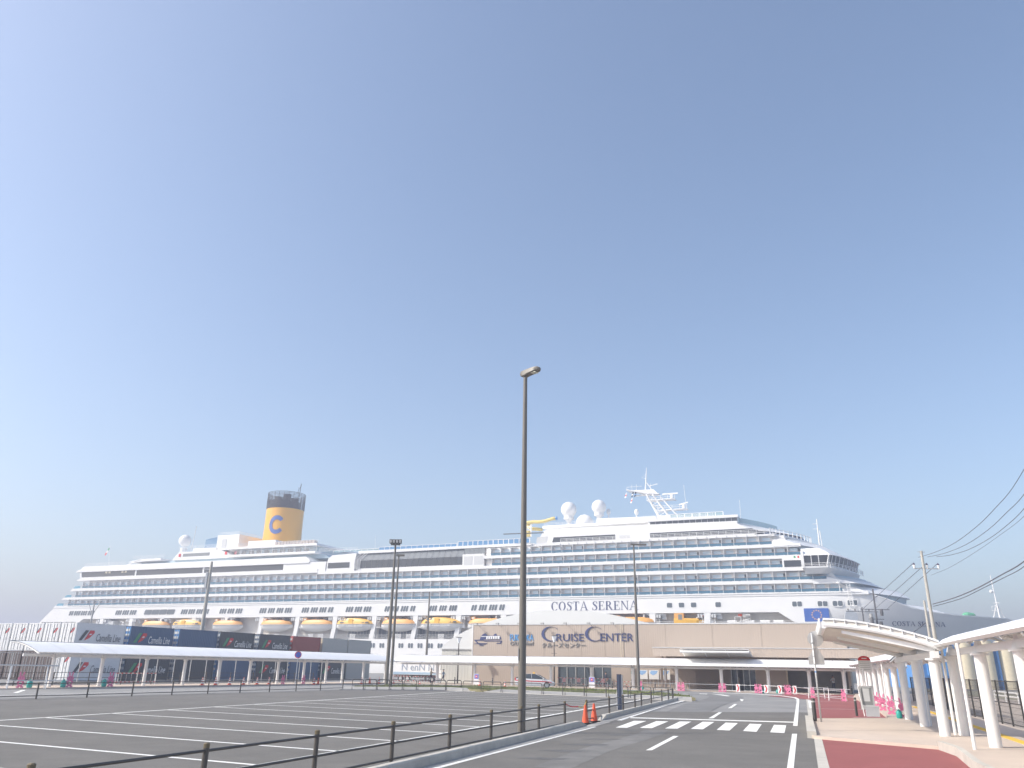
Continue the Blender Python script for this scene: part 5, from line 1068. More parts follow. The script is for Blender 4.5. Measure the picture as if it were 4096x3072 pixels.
for k in range(1,5):
    p=C0-cper*((CW+.3)*k)
    container('white',p,'white upper reefer showing its doors, %s from the lettered white corner container'%('first','second','third','fourth')[k-1],CH+.06)
    container('brown',p,'brown lower container beneath the %s white reefer from the corner container'%('first','second','third','fourth')[k-1],.03)
# ================================================================ POLES AND LAMPS
def tpole(m,p,q,r0,r1,n=14): m.tube([p,q],[r0,r1],n)
# tall lamp post with LED head by the kerb
bp=Vector((.52,28.6,0)); o=thing('lamp_post','tall grey-brown lamp post with flat head standing by the lot fence','lamp post',base=bp)
MB().lathe(bp,[(.135,0),(.135,2.2),(.115,5),(.075,12.85)],18).build('pole',brownm,o,smooth=True,auto=40)
hd=Vector((.75,-.66,0)); hn=Vector((.66,.75,0)); h0=bp+ZV*12.85
m=MB(); rows=[]
for t,wd,zt,zb in((-.30,.10,.12,.02),(-.22,.15,.22,-.08),(0,.17,.24,-.12),(.25,.18,.26,-.06),(.6,.19,.28,-.02),(.9,.17,.26,.02),(1.0,.09,.2,.06)):
    t*=.72; wd*=.8; zt*=.75; zb*=.75; c=h0+hd*t; rows.append([c-hn*wd+ZV*(zb+.04),c-hn*wd*.8+ZV*zb,c+hn*wd*.8+ZV*zb,c+hn*wd+ZV*(zb+.04),c+hn*wd*.8+ZV*zt*.9,c+ZV*zt,c-hn*wd*.8+ZV*zt*.9])
m.loft(rows,closed=True,caps=True); hdo=m.build('lamp_head',brownm,o,smooth=True,auto=40)
for a in(.40,.53):
    for b in(-.06,.06): c=h0+hd*a+hn*b-ZV*.022; MB().ob(c,hd*.045,hn*.045,ZV*.012).build('led_lens',lens,hdo)
MB().box(bp.x-.145,bp.x-.13,bp.y-.1,bp.y+.1,2.3,2.7).build('inspection_plate',galv,o)
def hoopguard():                                            # U guard rails at the pole foot
    m=MB(); u=U; p=bp+U*.55+UP*.18; m.tube([p+ZV*.05,p+ZV*.78,p+U*.15+ZV*.88,p+U*.5+ZV*.88,p+U*.62+ZV*.8],.045,8); return m
def flood(pb,ht,label,heads,r0=.16,r1=.08):
    o=thing('floodlight_mast',label,'lamp post',base=pb,group='tall masts round the lot'); MB().lathe(pb,[(r0,0),(r0*.95,ht*.4),(r1,ht)],14).build('pole',brownm,o,smooth=True,auto=40)
    if heads:
        MB().bar(pb+ZV*ht+Vector((-.5,0,0)),pb+ZV*ht+Vector((.5,0,0)),.2,.16).build('crossarm',brownm,o)
        for k in range(heads):
            x=-.5+1.0*k/(heads-1); hh=MB().box(pb.x+x-.14,pb.x+x+.14,pb.y-.25,pb.y+.15,ht+.1,ht+.52).build('floodlight',brownd,o); MB().box(pb.x+x-.1,pb.x+x+.1,pb.y-.28,pb.y-.25,ht+.15,ht+.47).build('lens',grey,hh)
    return o
pA=Vector((-12.2,84.68,0)); pB=Vector((-10.9,78.5,0))
flood(pA,14.3,'tall brown mast with four floodlights on its crossarm',4,.19,.1); 
o=flood(pB,12.3,'slimmer brown lamp mast standing close beside the floodlight mast',0,.14,.07); MB().ob(pB+ZV*12.35+Vector((.15,0,0)),X*.4,Y*.2,ZV*.08).build('lamp_head',brownm,o)
for z in(3.0,5.1): MB().bar(pA+ZV*z,pA+ZV*z+Vector((.62,-2.4,0)),.06,.06)
pE_=Vector((13.46,85.15,0)); o=flood(pE_,14.75,'tall brown lamp mast in front of the terminal portal',0,.17,.08); MB().ob(pE_+ZV*14.8+Vector((.5,0,.0)),X*.85,Y*.2,ZV*.07).build('lamp_head',brownm,o)
pL=Vector((-40.5,108.5,0)); o=thing('lamp_mast','tall grey concrete pole rising behind the containers','pole',base=pL,group='tall masts round the lot'); MB().lathe(pL,[(.3,0),(.17,15)],14).build('pole',mat('pole_concrete',(.45,.43,.38),.8),o,smooth=True,auto=40); MB().box(pL.x-.5,pL.x-.25,pL.y-.2,pL.y+.2,11.5,13.6).build('floodlight',lgrey,o); MB().bar(pL+ZV*14+Vector((-1,0,0)),pL+ZV*14,.1,.1).build('arm',lgrey,o)
pM=online(1707,2600,F0+SN*14,F0+SN*14+SD); o=thing('lamp_mast','brown lamp mast in front of the white hull left of the arched hall','pole',base=pM,group='tall masts round the lot'); MB().lathe(pM,[(.2,0),(.11,13.2)],12).build('pole',brownm,o,smooth=True,auto=40)
for px,zt,lb in((1832,5.7,'brown street lamp with cone head before the ribbed grey wall'),(2220,5.9,'brown street lamp with cone head below the blue wall letters')):
    p=online(px-3,2740,CF0-cfn*2.2,CF1-cfn*2.2); o=thing('street_lamp',lb,'street lamp',base=p,group='cone-headed street lamps'); MB().lathe(p,[(.1,0),(.085,1.2),(.06,zt-.75)],12).build('post',brownd,o,smooth=True,auto=40)
    MB().lathe(p,[(.45,zt-.03),(.46,zt),(.1,zt+.05)],16).build('lamp_cap',brownm,o); MB().lathe(p,[(.11,zt-.75),(.34,zt-.05)],12).build('lamp_glass',clearg,o); MB().box(p.x-.35,p.x+.35,p.y-.02,p.y+.02,zt-2.1,zt-2.06).build('banner_arm',brownd,o)
# far-left double-arm lamps in front of the stern
for px,py,pt,lb in((820,2545,(385,2398),'grey double-arm lamp mast in front of the ship stern'),(0,0,None,'')):
    if pt is None: continue
    d=125; dr=ray(365,2480); p=CAM+dr*(d/dr.y); p.z=0; zt=onplane(381,2402,p,Vector((0,1,0))).z
    o=thing('lamp_mast',lb,'lamp post',base=p,group='tall masts round the lot'); MB().lathe(p,[(.2,0),(.1,zt)],10).build('pole',grey,o); 
    for s in(-1,1): MB().ob(p+ZV*zt+Vector((s*1.0,0,0)),X*.9,Y*.2,ZV*.06).build('lamp_head',lgrey,o)
    for s in(-1,1): MB().tube([p+ZV*(zt-2.2),p+ZV*(zt-.1)+Vector((s*1.0,0,0))],.05,5).build('brace',grey,o)
# ================================================================ FENCES
def railfence(label,bases,z0,h=.70,rails=(.9,.53,.18),name='rail_fence',m_=brownd,group='brown post-and-rail fences'):
    o=thing(name,label,'fence',base=(bases[0].x,bases[0].y,0),group=group); first=None
    for p in bases:
        if first is None:
            sv=BASE[o.name]; BASE[o.name]=Vector((0,0,0)); first=MB().lathe((0,0,0),[(.045,z0-.1),(.045,z0+h-.02),(.035,z0+h+.0)],10).build('post',m_,o); cap=MB().lathe((0,0,0),[(.048,z0+h-.05),(.048,z0+h+.005),(.03,z0+h+.02)],10).build('post_cap',mat('bronze_cap',(.15,.12,.07),.5),first); BASE[o.name]=sv; first.location=Vector((p.x,p.y,0))-sv
        else: q=shared('post',first,o,(p.x,p.y,0)); b_=bpy.data.objects.new('post_cap',cap.data); COL.objects.link(b_); b_.parent=q
    for a,b in zip(bases,bases[1:]):
        for r in rails: MB().tube([Vector((a.x,a.y,z0+h*r)),Vector((b.x,b.y,z0+h*r))],.024,6).build('rail',m_,o)
    return o
def gz(pt,z=.2): v=G(*pt,z); return Vector((v.x,v.y,0))-UP*.12
near_p=[gz(p) for p in(z2(1545,1285),z3(275,1180),z3(650,1105),z3(900,1050),z3(1058,1018),z3(1265,970))]
A_=near_p[0]; B_=near_p[1]; e=(near_p[2]-near_p[0])/2
near_p=[A_-e*k for k in range(5,0,-1)]+near_p
# keep the run straight
fa,fbv=near_p[0],near_p[-1]; dd=(fbv-fa).normalized(); near_p=[fa+dd*((p-fa).dot(dd)) for p in near_p]
railfence('brown three-rail fence on the kerb beside the tall lamp post',near_p,0,h=.9)
far_p=[gz(p) for p in(z3(1560,940),z3(1655,890),z3(1775,862),z4(330,838),z4(388,825),z4(470,805),z4(545,783),z4(612,770),z4(658,762))]
fa,fbv=far_p[1],far_p[-1]; dd=(fbv-fa).normalized(); far_p=[fa+dd*((p-fa).dot(dd)) for p in far_p]
railfence('brown three-rail fence on the kerb running past the blue pylon sign',far_p,0,h=.88)
lf_p=[Vector((-14.4,73.6,0))+Vector((-11.6,-27.0,0))*(k/9) for k in range(14)][::-1]
railfence('brown rail fence along the far-left edge of the parking lot',lf_p,0,h=.85,rails=(.95,.2))
rf=[Vector((p.x-3.2,p.y+1.2,0)) for p in (CL0+cld*(3.3*k) for k in range(13))]
railfence('dark rail fence behind the left walkway in front of the containers',rf,0,h=1.1,rails=(.97,.6,.25))
# galvanised security posts behind the walkway
sp_=thing('security_fence','row of thin galvanised posts with a bottom rail before the containers','fence',base=(CL0.x-5,CL0.y+2,0)); f0=None
for k in range(24):
    p=CL0-cln*4.6+cld*(-5+2.05*k)
    if f0 is None: f0=MB().tube([p,p+ZV*2.6],.04,6).build('post',galv,sp_); fp=p
    else: q=shared('post',f0,sp_,p-fp+BASE[sp_.name])
a=CL0-cln*4.6-cld*5; b=CL0-cln*4.6+cld*42; MB().bar(a+ZV*.12,b+ZV*.12,.12,.2).build('base_rail',galv,sp_); MB().bar(a+ZV*2.55,b+ZV*2.55,.05,.05).build('top_rail',galv,sp_)
# chain between the fence ends
o=thing('barrier_chain','sagging chain across the fence gap behind the two orange cones','chain',base=near_p[-1]); a=near_p[-1]+ZV*.84; b=Vector((near_p[-1].x+.55,near_p[-1].y+.55,.72)); c=far_p[0]+ZV*.82
MB().tube([a+(b-a)*t-ZV*.06*math.sin(math.pi*t) for t in[i/6 for i in range(7)]],.018,4).build('chain',red,o); MB().tube([b+(c-b)*t-ZV*.12*math.sin(math.pi*t) for t in[i/8 for i in range(9)]],.014,4).build('chain',yellowp,o)
# hoop barriers
def hoop(w,lab):
    o=thing('hoop_barrier',lab,'barrier',loc=(0,0,0),group='brown hoop barriers on the lot edge'); h=.84; r=.16
    pts=[(-w/2,0,0),(-w/2,0,h-r)]+[(-w/2+r-r*math.cos(R(t)),0,h-r+r*math.sin(R(t))) for t in(22,45,67,90)]+[(w/2-r+r*math.sin(R(t)),0,h-r+r*math.cos(R(t))) for t in(0,22,45,67,90)]+[(w/2,0,0)]
    MB().tube(pts,.038,8).build('hoop',brownd,o,smooth=True,auto=50); MB().tube([(-w/2,0,.36),(w/2,0,.36)],.02,6).build('crossbar',brownd,o); return o
hl=[(z2(1120,690),z2(1220,690)),(z2(1235,690),z2(1335,690)),(z2(1345,690),z2(1450,690)),(z2(1465,690),z2(1565,690)),(z2(1580,690),z2(1690,690)),(z2(1705,690),z2(1820,690)),(z2(1832,690),z2(1950,690)),(z3(190,690),z3(320,690)),(z3(335,690),z3(495,700)),(z3(512,705),z3(672,708)),(z3(688,710),z3(850,715)),(z3(865,715),z3(1035,725)),(z3(1050,727),z3(1220,735)),(z3(1240,735),z3(1410,740)),(z3(1430,742),z3(1605,750)),(z3(1625,752),z3(1800,760)),(z3(1820,762),z3(2005,770)),(z3(2025,770),z3(2200,775))]
OR=['first','second','third','fourth','fifth','sixth','seventh','eighth','ninth','tenth']
lt=['brown hoop barrier, %s from the end of the far-left rail fence'%OR[k] if k<9 else 'brown hoop barrier, %s from the corner by the kerb fence'%OR[17-k] for k in range(len(hl))]
for k,l in{0:'brown hoop barrier next to the end of the far-left rail fence',3:'brown hoop barrier at the foot of the floodlight mast',9:'brown hoop barrier where the concrete upstand dips away',17:'brown hoop barrier at the corner where it meets the kerb fence',10:'brown hoop barrier in front of the taxi tail',11:'brown hoop barrier in front of the taxi door'}.items(): lt[k]=l
hp={}
for k,(a,b) in enumerate(hl):
    S0,S1=(H0,H1) if k<8 else (H1,H2)
    p=online(*a,S0,S1); q=online(*b,S0,S1); c=(p+q)/2+Vector((0,.1,.03)); w_=(q-p).length; d=q-p; o=hoop(w_,lt[k]); o.location=c; o.rotation_euler=(0,0,math.atan2(d.y,d.x))
# ================================================================ CONES, STANDS, BARRIERS
def cone(m_,bands,h=.7):
    o=thing('traffic_cone','x','traffic cone',loc=(0,0,0),group='traffic cones')
    MB().lathe((0,0,0),[(.145,.03),(.05,h-.07),(.035,h)],16).build('cone_body',m_,o,smooth=True,auto=40); MB().box(-.19,.19,-.19,.19,0,.035).build('cone_base',rubber if m_ is orange and not bands else orange,o)
    for z0,z1_ in bands:
        r=lambda z:.147-(.095)*(z-.03)/(h-.1)+.004; MB().lathe((0,0,0),[(r(z0),z0),(r(z1_),z1_)],16).build('white_band',white,o,smooth=True,auto=40)
    return o
c1=cone(orange,[]); c2=cone(orange,[(.14,.26),(.36,.47),(.55,.62)])
p=G(*z3(1420,985),.0); c1.location=(p.x,p.y,.01); c1['label']='plain orange traffic cone in the kerb gap, closer to the lamp post'; p=G(*z3(1497,968)); dup(c1,(p.x,p.y,.01),.4,'plain orange traffic cone in the kerb gap, closer to the blue pylon')
def onleft(px,d=1.2): return online(px,2740,CL0+cln*d,CL1+cln*d)
first=True
for px,on in zip((808,861,917,973,1027,1075),('first','second','third','fourth','fifth','sixth')): 
    p=onleft(px); l='red and white striped cone on the left walkway edge, %s after the striped plank barrier'%on
    if first: c2.location=(p.x,p.y,.07); c2['label']=l; first=False
    else: dup(c2,(p.x,p.y,.07),random.uniform(0,1),l)
for px,ob,l in((1255,c2,'striped cone left of the plain orange cone by the lot corner'),(1272,c1,'plain orange cone by the corner of the far-left fence'),(1445,c2,'striped cone near the masts under the left walkway end'),(1478,c1,'plain orange cone between the hoops and the left walkway end'),(1516,c2,'striped cone just left of the floodlight mast')): p=onleft(px,2.2); dup(ob,(p.x,p.y,.01),0,l)
def onfront(px,d=1.6,py=2750): return online(px,py,CF0+cfn*d,CF1+cfn*d)
for px,l,s in((1573,'small striped cone right of the floodlight mast',.85),(1678,'small striped cone left of the two men',.85),(1918,'striped cone beside the poster stand',1),(2020,'striped cone behind the taxi tail',1),(2099,'striped cone in front of the taxi door',1)): p=onfront(px,2.9 if px<2000 else 4.9); dup(c2,(p.x,p.y,.0),0,l,s)
# pink rabbit-shaped barrier stands
def rabbit():
    o=thing('rabbit_stand','x','barrier stand',loc=(0,0,0),group='pink rabbit-shaped barrier stands'); th=.12
    def ell(cx,cz,rx,rz,rot=0,n=16): return [(cx+rx*math.cos(t)*math.cos(rot)-rz*math.sin(t)*math.sin(rot),-th/2,cz+rx*math.cos(t)*math.sin(rot)+rz*math.sin(t)*math.cos(rot)) for t in[2*math.pi*i/n for i in range(n)]]
    MB().prism(ell(0,.52,.19,.15),(0,th,0)).build('head',pink,o)
    n=20; T_=[2*math.pi*i/n for i in range(n)]; m=MB(); A=[(.165*math.cos(t),-th/2,.25+.185*math.sin(t)) for t in T_]; B=[(.075*math.cos(t),-th/2,.26+.095*math.sin(t)) for t in T_]; A2=[(x,th/2,z) for x,_,z in A]; B2=[(x,th/2,z) for x,_,z in B]
    m.loft([A,B,B2,A2,A],closed=True); m.build('body',pink,o)
    for s in(-1,1):
        MB().prism(ell(s*.085,.77,.042,.15,-s*.16),(0,th*.8,0)).build('ear',pink,o); MB().prism(ell(s*.11,.05,.09,.05),(0,th*1.2,0)).build('foot',pink,o); MB().prism(ell(s*.15,.31,.04,.06,s*.4),(0,th,0)).build('paw',pink,o)
        MB().lathe((0,0,0),[(.018,-.003),(.018,.003)],8).build('eye',rubber,o).matrix_basis=Matrix.Translation((s*.055,-th/2-.002,.555))@Matrix.Rotation(R(90),4,'X')
    return o
rb0=rabbit(); rfirst=True
def put_rabbit(p,rz,l,s=1.0):
    global rfirst
    if rfirst: rb0.location=p; rb0.rotation_euler=(0,0,rz); rb0['label']=l; rfirst=False; rb0.scale=(s,)*3; return rb0
    return dup(rb0,p,rz,l,s)
pn=[0]
def pipe(a,b,r=.024,lab='galvanised pipe threaded through the pink rabbit stands',m_=galv):
    pn[0]+=1; lab=lab.replace('galvanised pipe','galvanised pipe, '+('upper near the shaded column,' if pn[0]==1 else 'lower near the shaded column,' if pn[0]==2 else '%s span from the portal mast,'%OR[(pn[0]-3)//2]),1)
    o=thing('barrier_pipe',lab,'pipe',base=a,group='barrier pipes'); MB().tube([a,b],r,6).build('pipe',m_,o); return o
rr_=[(24.82,56.36),(22.93,51.27),(21.23,46.43)]
rl=['pink rabbit stand, farthest of the three between the bus stop cabinet and the columns','pink rabbit stand, middle of the three beside the near columns','pink rabbit stand next to the shaded near column']
rr_=[G(*z5(910,838),.1),G(*z5(968,868),.1),G(*z5(1045,902),.1),G(*z5(1150,937),.1),G(*z5(866,770),.1)]
for p,l in zip(rr_,rl+['pink rabbit stand half hidden by the shaded column with a teal water weight','dark pink rabbit stand just behind the bus stop cabinet']): put_rabbit((p.x,p.y,.1),-.35,l,1.0)
pipe(rr_[0]+ZV*.72-UP*.2-U*-3,rr_[3]+ZV*.70); pipe(rr_[0]+ZV*.30,rr_[3]+ZV*.28)
fr=[(2717,2766),(2733,2766),(2882,2770),(2899,2770),(3027,2776),(3043,2776),(3146,2784),(3160,2784)]
fl=['pink rabbit stand by the portal post, left of its pair','pink rabbit stand by the portal post, right of its pair','pink rabbit stand left of the column by the glass doors','pink rabbit stand right of the column by the glass doors','pink rabbit stand left of the first teal weight','pink rabbit stand beside the first teal weight','pink rabbit stand left of the last chevron board, first of its pair','pink rabbit stand left of the last chevron board, second of its pair']
FRL=[]
for (x,y),l in zip(fr,fl): p=onfront(x,2.9+max(0,(x-2950))*.012,y); FRL.append(p); put_rabbit((p.x,p.y,0),-.5,l)
pE2=G(3253,2792); put_rabbit((pE2.x,pE2.y,.01),-.6,'pink rabbit stand behind the black bollard and silver sign post'); pF2=G(3377,2806); put_rabbit((pF2.x,pF2.y,.01),-.5,'pink rabbit stand on the red bay near the sawhorse')
pG=onfront(2565,2.9); put_rabbit((pG.x,pG.y,0),-1.2,'pink rabbit stand at the foot of the portal lamp mast')
for a,b in((pG,FRL[0]),(FRL[1],FRL[2]),(FRL[3],FRL[4]),(FRL[5],FRL[6]),(FRL[7],Vector((pE2.x,pE2.y,0))),(Vector((pE2.x,pE2.y,0)),Vector((pF2.x,pF2.y,0)))): pipe(a+ZV*.74,b+ZV*.74); pipe(a+ZV*.18,b+ZV*.18,lab='low galvanised pipe between the pink rabbit stands')
for px,l in((80,'pink rabbit stand between the white sawhorse ends'),(277,'pink rabbit stand left of the walkway, next to the first teal weight'),(440,'pink rabbit stand beside the striped plank barrier')): p=onleft(px,1.3); put_rabbit((p.x,p.y,.06),.5,l,1.25)
for px,l in((1130,'pink rabbit stand among the striped cones'),(1212,'pink rabbit stand left of the plain orange cone')): p=onleft(px,1.3); put_rabbit((p.x,p.y,.06),.4,l)
# teal water weights
def weight():
    o=thing('water_weight','x','weight',loc=(0,0,0),group='teal water weights'); MB().lathe((0,0,0),[(.10,0),(.13,.05),(.13,.26),(.09,.33),(.05,.34),(.05,.38)],12).build('tank',teal,o,smooth=True,auto=40); MB().tube([(-.09,0,.32),(0,0,.42),(.09,0,.32)],.015,5).build('handle',teal,o); return o
w0=weight(); wl=[(onfront(3054,3.9,2778),'teal water weight between pink stand and chevron board'),(onfront(3111,4.8,2780),'teal water weight left of the third chevron board'),(onfront(2571,3.1),'teal water weight at the foot of the portal lamp mast'),(onleft(118,1.3),'teal water weight by the white sawhorse'),(onleft(252,1.3),'teal water weight left of the second rabbit stand'),(onleft(415,1.3),'teal water weight left of the third rabbit stand'),(Vector((G(*z5(1150,937),.1).x-.25,G(*z5(1150,937),.1).y-.1,.1)),'teal water weight on the near beige pavement')]
for k,(p,l) in enumerate(wl):
    if k==0: w0.location=(p.x,p.y,.0); w0['label']=l
    else: dup(w0,(p.x,p.y,.1 if k==6 else .05),0,l,1.5 if 2<k<6 else 1)
# chevron boards
def chev():
    o=thing('chevron_board','x','sign board',loc=(0,0,0),group='white boards with red chevrons'); MB().box(-.2,.2,-.02,.02,.06,.84).build('board',white,o); MB().prism([(-.13,-.03,.78),(0,-.03,.78),(.14,-.03,.45),(0,-.03,.12),(-.13,-.03,.12),(.0,-.03,.45)],(0,.01,0)).build('chevron',red,o)
    for s in(-.12,.12): MB().tube([(s,.02,.5),(s,.28,0)],.015,4).build('stay',galv,o)
    return o
c0_=chev(); cl_=[(2953,2764,'red chevron board in front of the glass doors'),(3066,2770,'red chevron board right of the first teal weight'),(3121,2774,'red chevron board right of the second teal weight'),(3181,2778,'red chevron board, last one towards the silver sign post')]
for k,(px,py,l) in enumerate(cl_):
    p=onfront(px,3.7+.9*k,py)
    if k==0: c0_.location=p; c0_.rotation_euler=(0,0,-.55); c0_['label']=l
    else: dup(c0_,p,-.55+.0*k,l)
# white sawhorses
def saw(p,rz,l,s=1.0):
    o=thing('sawhorse',l,'barrier',loc=(p.x,p.y,.02),rz=rz,group='white pipe sawhorses'); o.scale=(s,)*3
    for x in(-.65,.65):
        for y in(-.3,.3): MB().tube([(x,y,0),(x*.95,0,.85)],.022,5).build('leg',white,o)
    MB().tube([(-1.0,0,.85),(1.0,0,.85)],.03,6).build('beam',galv,o); MB().tube([(-.7,-.1,.3),(1.2,-.1,.3)],.022,6).build('low_pipe',galv,o); return o
p=G(3352,2804); saw(p,-.5,'white sawhorse on the red bay left of the lone rabbit stand'); p=G(3268,2795); saw(p,-.4,'white sawhorse behind the silver sign post'); p=onleft(105,2.0); saw(p,.6,'white sawhorse with long pipes at the near end of the left walkway',1.9)
# red-and-white crowd barriers before the glazed opening
def rw_barrier(p,w_,h,l,sign=True,rz=AZ):
    o=thing('striped_barrier',l,'barrier',loc=(p.x,p.y,.06),rz=rz,group='red and white striped barriers'); n=int(w_/.22)
    for z in(h,h*.28):
        for k in range(n): a=-w_/2+w_*k/n; MB().tube([(a,0,z),(a+w_/n,0,z)],.03,6).build('stripe',red if k%2==0 else white,o)
    for x in(-w_/2,w_/2): MB().tube([(x,0,0),(x,0,h)],.028,6).build('leg',white,o)
    for k in range(1,int(w_/.5)): x=-w_/2+w_*k/int(w_/.5); MB().tube([(x,0,h*.28),(x,0,h)],.012,4).build('bar',white,o)
    if sign: q=MB().box(-.22,.22,-.05,-.035,h*.5,h*.97).build('notice',mat('pale_pink_notice',(.8,.55,.58),.6),o); [MB().box(-.16,.16,-.055,-.05,h*(.6+.1*k),h*(.63+.1*k)).build('notice_line',red,q) for k in range(3)]
for px0,px1,h,l,sg_ in((2231,2284,.95,'striped barrier with notice at the left of the glazed opening',True),(2286,2345,.95,'striped barrier with notice beside the poster board',True),(2381,2444,.95,'striped barrier with notice before the person at the glass',True),(2355,2430,.62,'low striped barrier in front of the poster board',False),(2462,2536,.7,'low striped barrier left of the portal lamp mast',False),(2470,2520,.4,'lowest striped barrier behind the blue pylon',False)):
    d=-2.5 if h>.9 else -.6; p=onfront(px0,d); q=onfront(px1,d); rw_barrier((p+q)/2,(q-p).length,h,l,sg_)
for px0,px1,l in((1568,1640,'striped barrier by the lorry, left one'),(1650,1748,'striped barrier by the lorry, behind the two men')):
    p=onfront(px0,-1.5); q=onfront(px1,-1.5); rw_barrier((p+q)/2,(q-p).length,.75,l,False)
p=onleft(540,-1.2); rw_barrier(p,4.2,1.0,'long striped plank barrier behind the left walkway columns',False,rz=math.atan2(cld.y,cld.x))
# feet blocks of that barrier
# posters and info boards
for px,l,w_,h,d in((1905,'poster stand with red and blue notice beside the walkway column',.62,1.25,1.5),(2368,'poster board with no-entry notice in front of the walkway column',.66,1.15,1.6)):
    p=onfront(px,d); o=thing('poster_stand',l,'sign',loc=(p.x,p.y,.06),rz=AZ,group='poster stands'); MB().box(-w_/2,w_/2,-.03,.03,.02,h).build('board',white,o); MB().box(-w_/2+.03,w_/2-.03,-.045,-.03,h*.52,h-.04).build('blue_panel',mat('poster_blue',(.20,.22,.55),.6),o); 
    m=MB(); m.lathe((0,0,0),[(.16,-.01),(.16,.01)],20); q=m.build('red_disc',red,o); q.matrix_basis=Matrix.Translation((0,-.05,h*.75))@Matrix.Rotation(R(90),4,'X'); q2=MB().box(-.1,.1,-.075,-.06,h*.72,h*.78).build('disc_bar',white,o)
    for k in range(3): MB().box(-w_/2+.08,w_/2-.08,-.042,-.03,h*(.12+.11*k),h*(.16+.11*k)).build('text_line',mat('pale_print',(.55,.55,.6),.6),o)
p=online(2600,2720,F0-SN*.35,F0-SN*.35+SD); o=thing('map_board','white information board with three blue map panels on the terminal wall','notice board',loc=(p.x,p.y,0),rz=AZ)
for k in range(3):
    a=-1.45+1.35*k; q=MB().box(a,a+1.2,-.03,.02,1.05,2.1).build('map_panel',white,o); MB().prism([(a+.1,-.04,1.75),(a+.5,-.04,1.5),(a+.9,-.04,1.7),(a+1.1,-.04,2.0),(a+.3,-.04,2.02)],(0,.012,0)).build('map_shape',mat('map_blue',(.30,.50,.80),.6),q)
    for x in(a+.1,a+1.1): MB().tube([(x,0,0),(x,0,1.05)],.03,5).build('leg',galv,o)
MB().box(-2.3,-1.8,-.05,.03,.05,2.6).build('tall_panel',darkm,o); MB().box(-2.27,-1.83,-.07,-.05,1.05,1.6).build('label_panel',white,o); MB().box(-2.27,-1.83,-.07,-.05,1.65,1.85).build('label_panel',teal,o); MB().box(-2.27,-1.83,-.07,-.05,1.95,2.25).build('label_panel',white,o)
p=online(2661,2720,F0-SN*3.2,F0-SN*3.2+SD); o=thing('white_board','narrow white notice board beside the portal posts','notice board',loc=(p.x,p.y,0),rz=AZ); MB().box(-.12,.12,-.03,.03,.95,2.15).build('board',white,o); MB().tube([(0,0,0),(0,0,.95)],.03,5).build('leg',galv,o)
dfirst=None
for k,px in enumerate((2682,2691,2700,2710,2719,2729,2744,2757)):
    p=online(px,2735,F0-SN*2.0,F0-SN*2.0+SD); l='slim white delineator post with red band, %s to the right of the portal posts'%OR[k]
    if dfirst is None:
        dfirst=thing('delineator_post',l,'post',loc=p,group='white delineator posts'); MB().lathe((0,0,0),[(.1,0),(.05,.04),(.04,1.0)],8).build('tube',white,dfirst); MB().lathe((0,0,0),[(.044,.8),(.043,.88)],8).build('band',red,dfirst)
    else: dup(dfirst,p,0,l)
# ================================================================ SIGNS
sp0=Vector((13.47,36.2,.1)); o=thing('road_sign_post','silver-backed round sign over a flat-topped triangle on a slim post','road sign',base=sp0); lean=Vector((-.0,0,0))
MB().tube([sp0,sp0+ZV*3.62],.038,10).build('post',galv,o,smooth=True); face=Vector((-.25,-.97,0)); fx=Vector((.97,-.25,0)); fy=Vector((.25,.97,0))*1.0
c=sp0+ZV*3.38+fx*.14+fy*.05; N=28; MB().prism([c+fx*.33*math.cos(2*math.pi*k/N)+ZV*.33*math.sin(2*math.pi*k/N) for k in range(N)],fy*.012).build('round_sign_back',silver,o)
c=sp0+ZV*2.66+fx*.1+fy*.05; MB().prism([c+fx*.06+ZV*.37,c-fx*.02+ZV*.37,c-fx*.33-ZV*.05,c-fx*.35-ZV*.32,c-fx*.33-ZV*.36,c+fx*.30-ZV*.36,c+fx*.32-ZV*.32,c+fx*.31-ZV*.05],fy*.012).build('stop_sign_back',silver,o)
for z in(3.3,3.05,2.75,2.4): MB().box(sp0.x-.05,sp0.x+.05,sp0.y-.045,sp0.y+.06,z,z+.03).build('clamp',galv,o)
MB().lathe(sp0,[(.041,1.98),(.041,2.03)],10).build('blue_band',bldblue,o)
# bollards
def bollard(p,h,l,r=.06): o=thing('bollard',l,'bollard',base=p,group='black bollards'); MB().lathe(p,[(r,0),(r,h-.03),(r*.8,h)],12).build('post',darkm,o,smooth=True,auto=40); MB().lathe(p,[(r+.004,h-.16),(r+.004,h-.1)],12).build('reflector',grey,o)
b=Vector((13.38,36.65,.1)); bollard(b,.92,'black bollard at the foot of the silver-backed sign',.085); bollard(Vector((17.32,41.7,.1)),.85,'black bollard left of the bus stop cabinet')
for px,py,l in((3313,2775,'short black bollard on the far beige pavement left of the wing column'),(3410,2780,'short black bollard on the far beige pavement near the white downpipe'),(1818,2742,'dark bollard before the ribbed grey wall'),(1969,2745,'dark bollard before the tan wall'),(2283,2748,'dark bollard before the left striped barrier'),(2450,2752,'dark bollard right of the glazed opening'),(2621,2757,'dark bollard beside the map board')): p=onfront(px,1.5 if px<3000 else -.5,py); bollard(Vector((p.x,p.y,.05)),.8,l,.07)
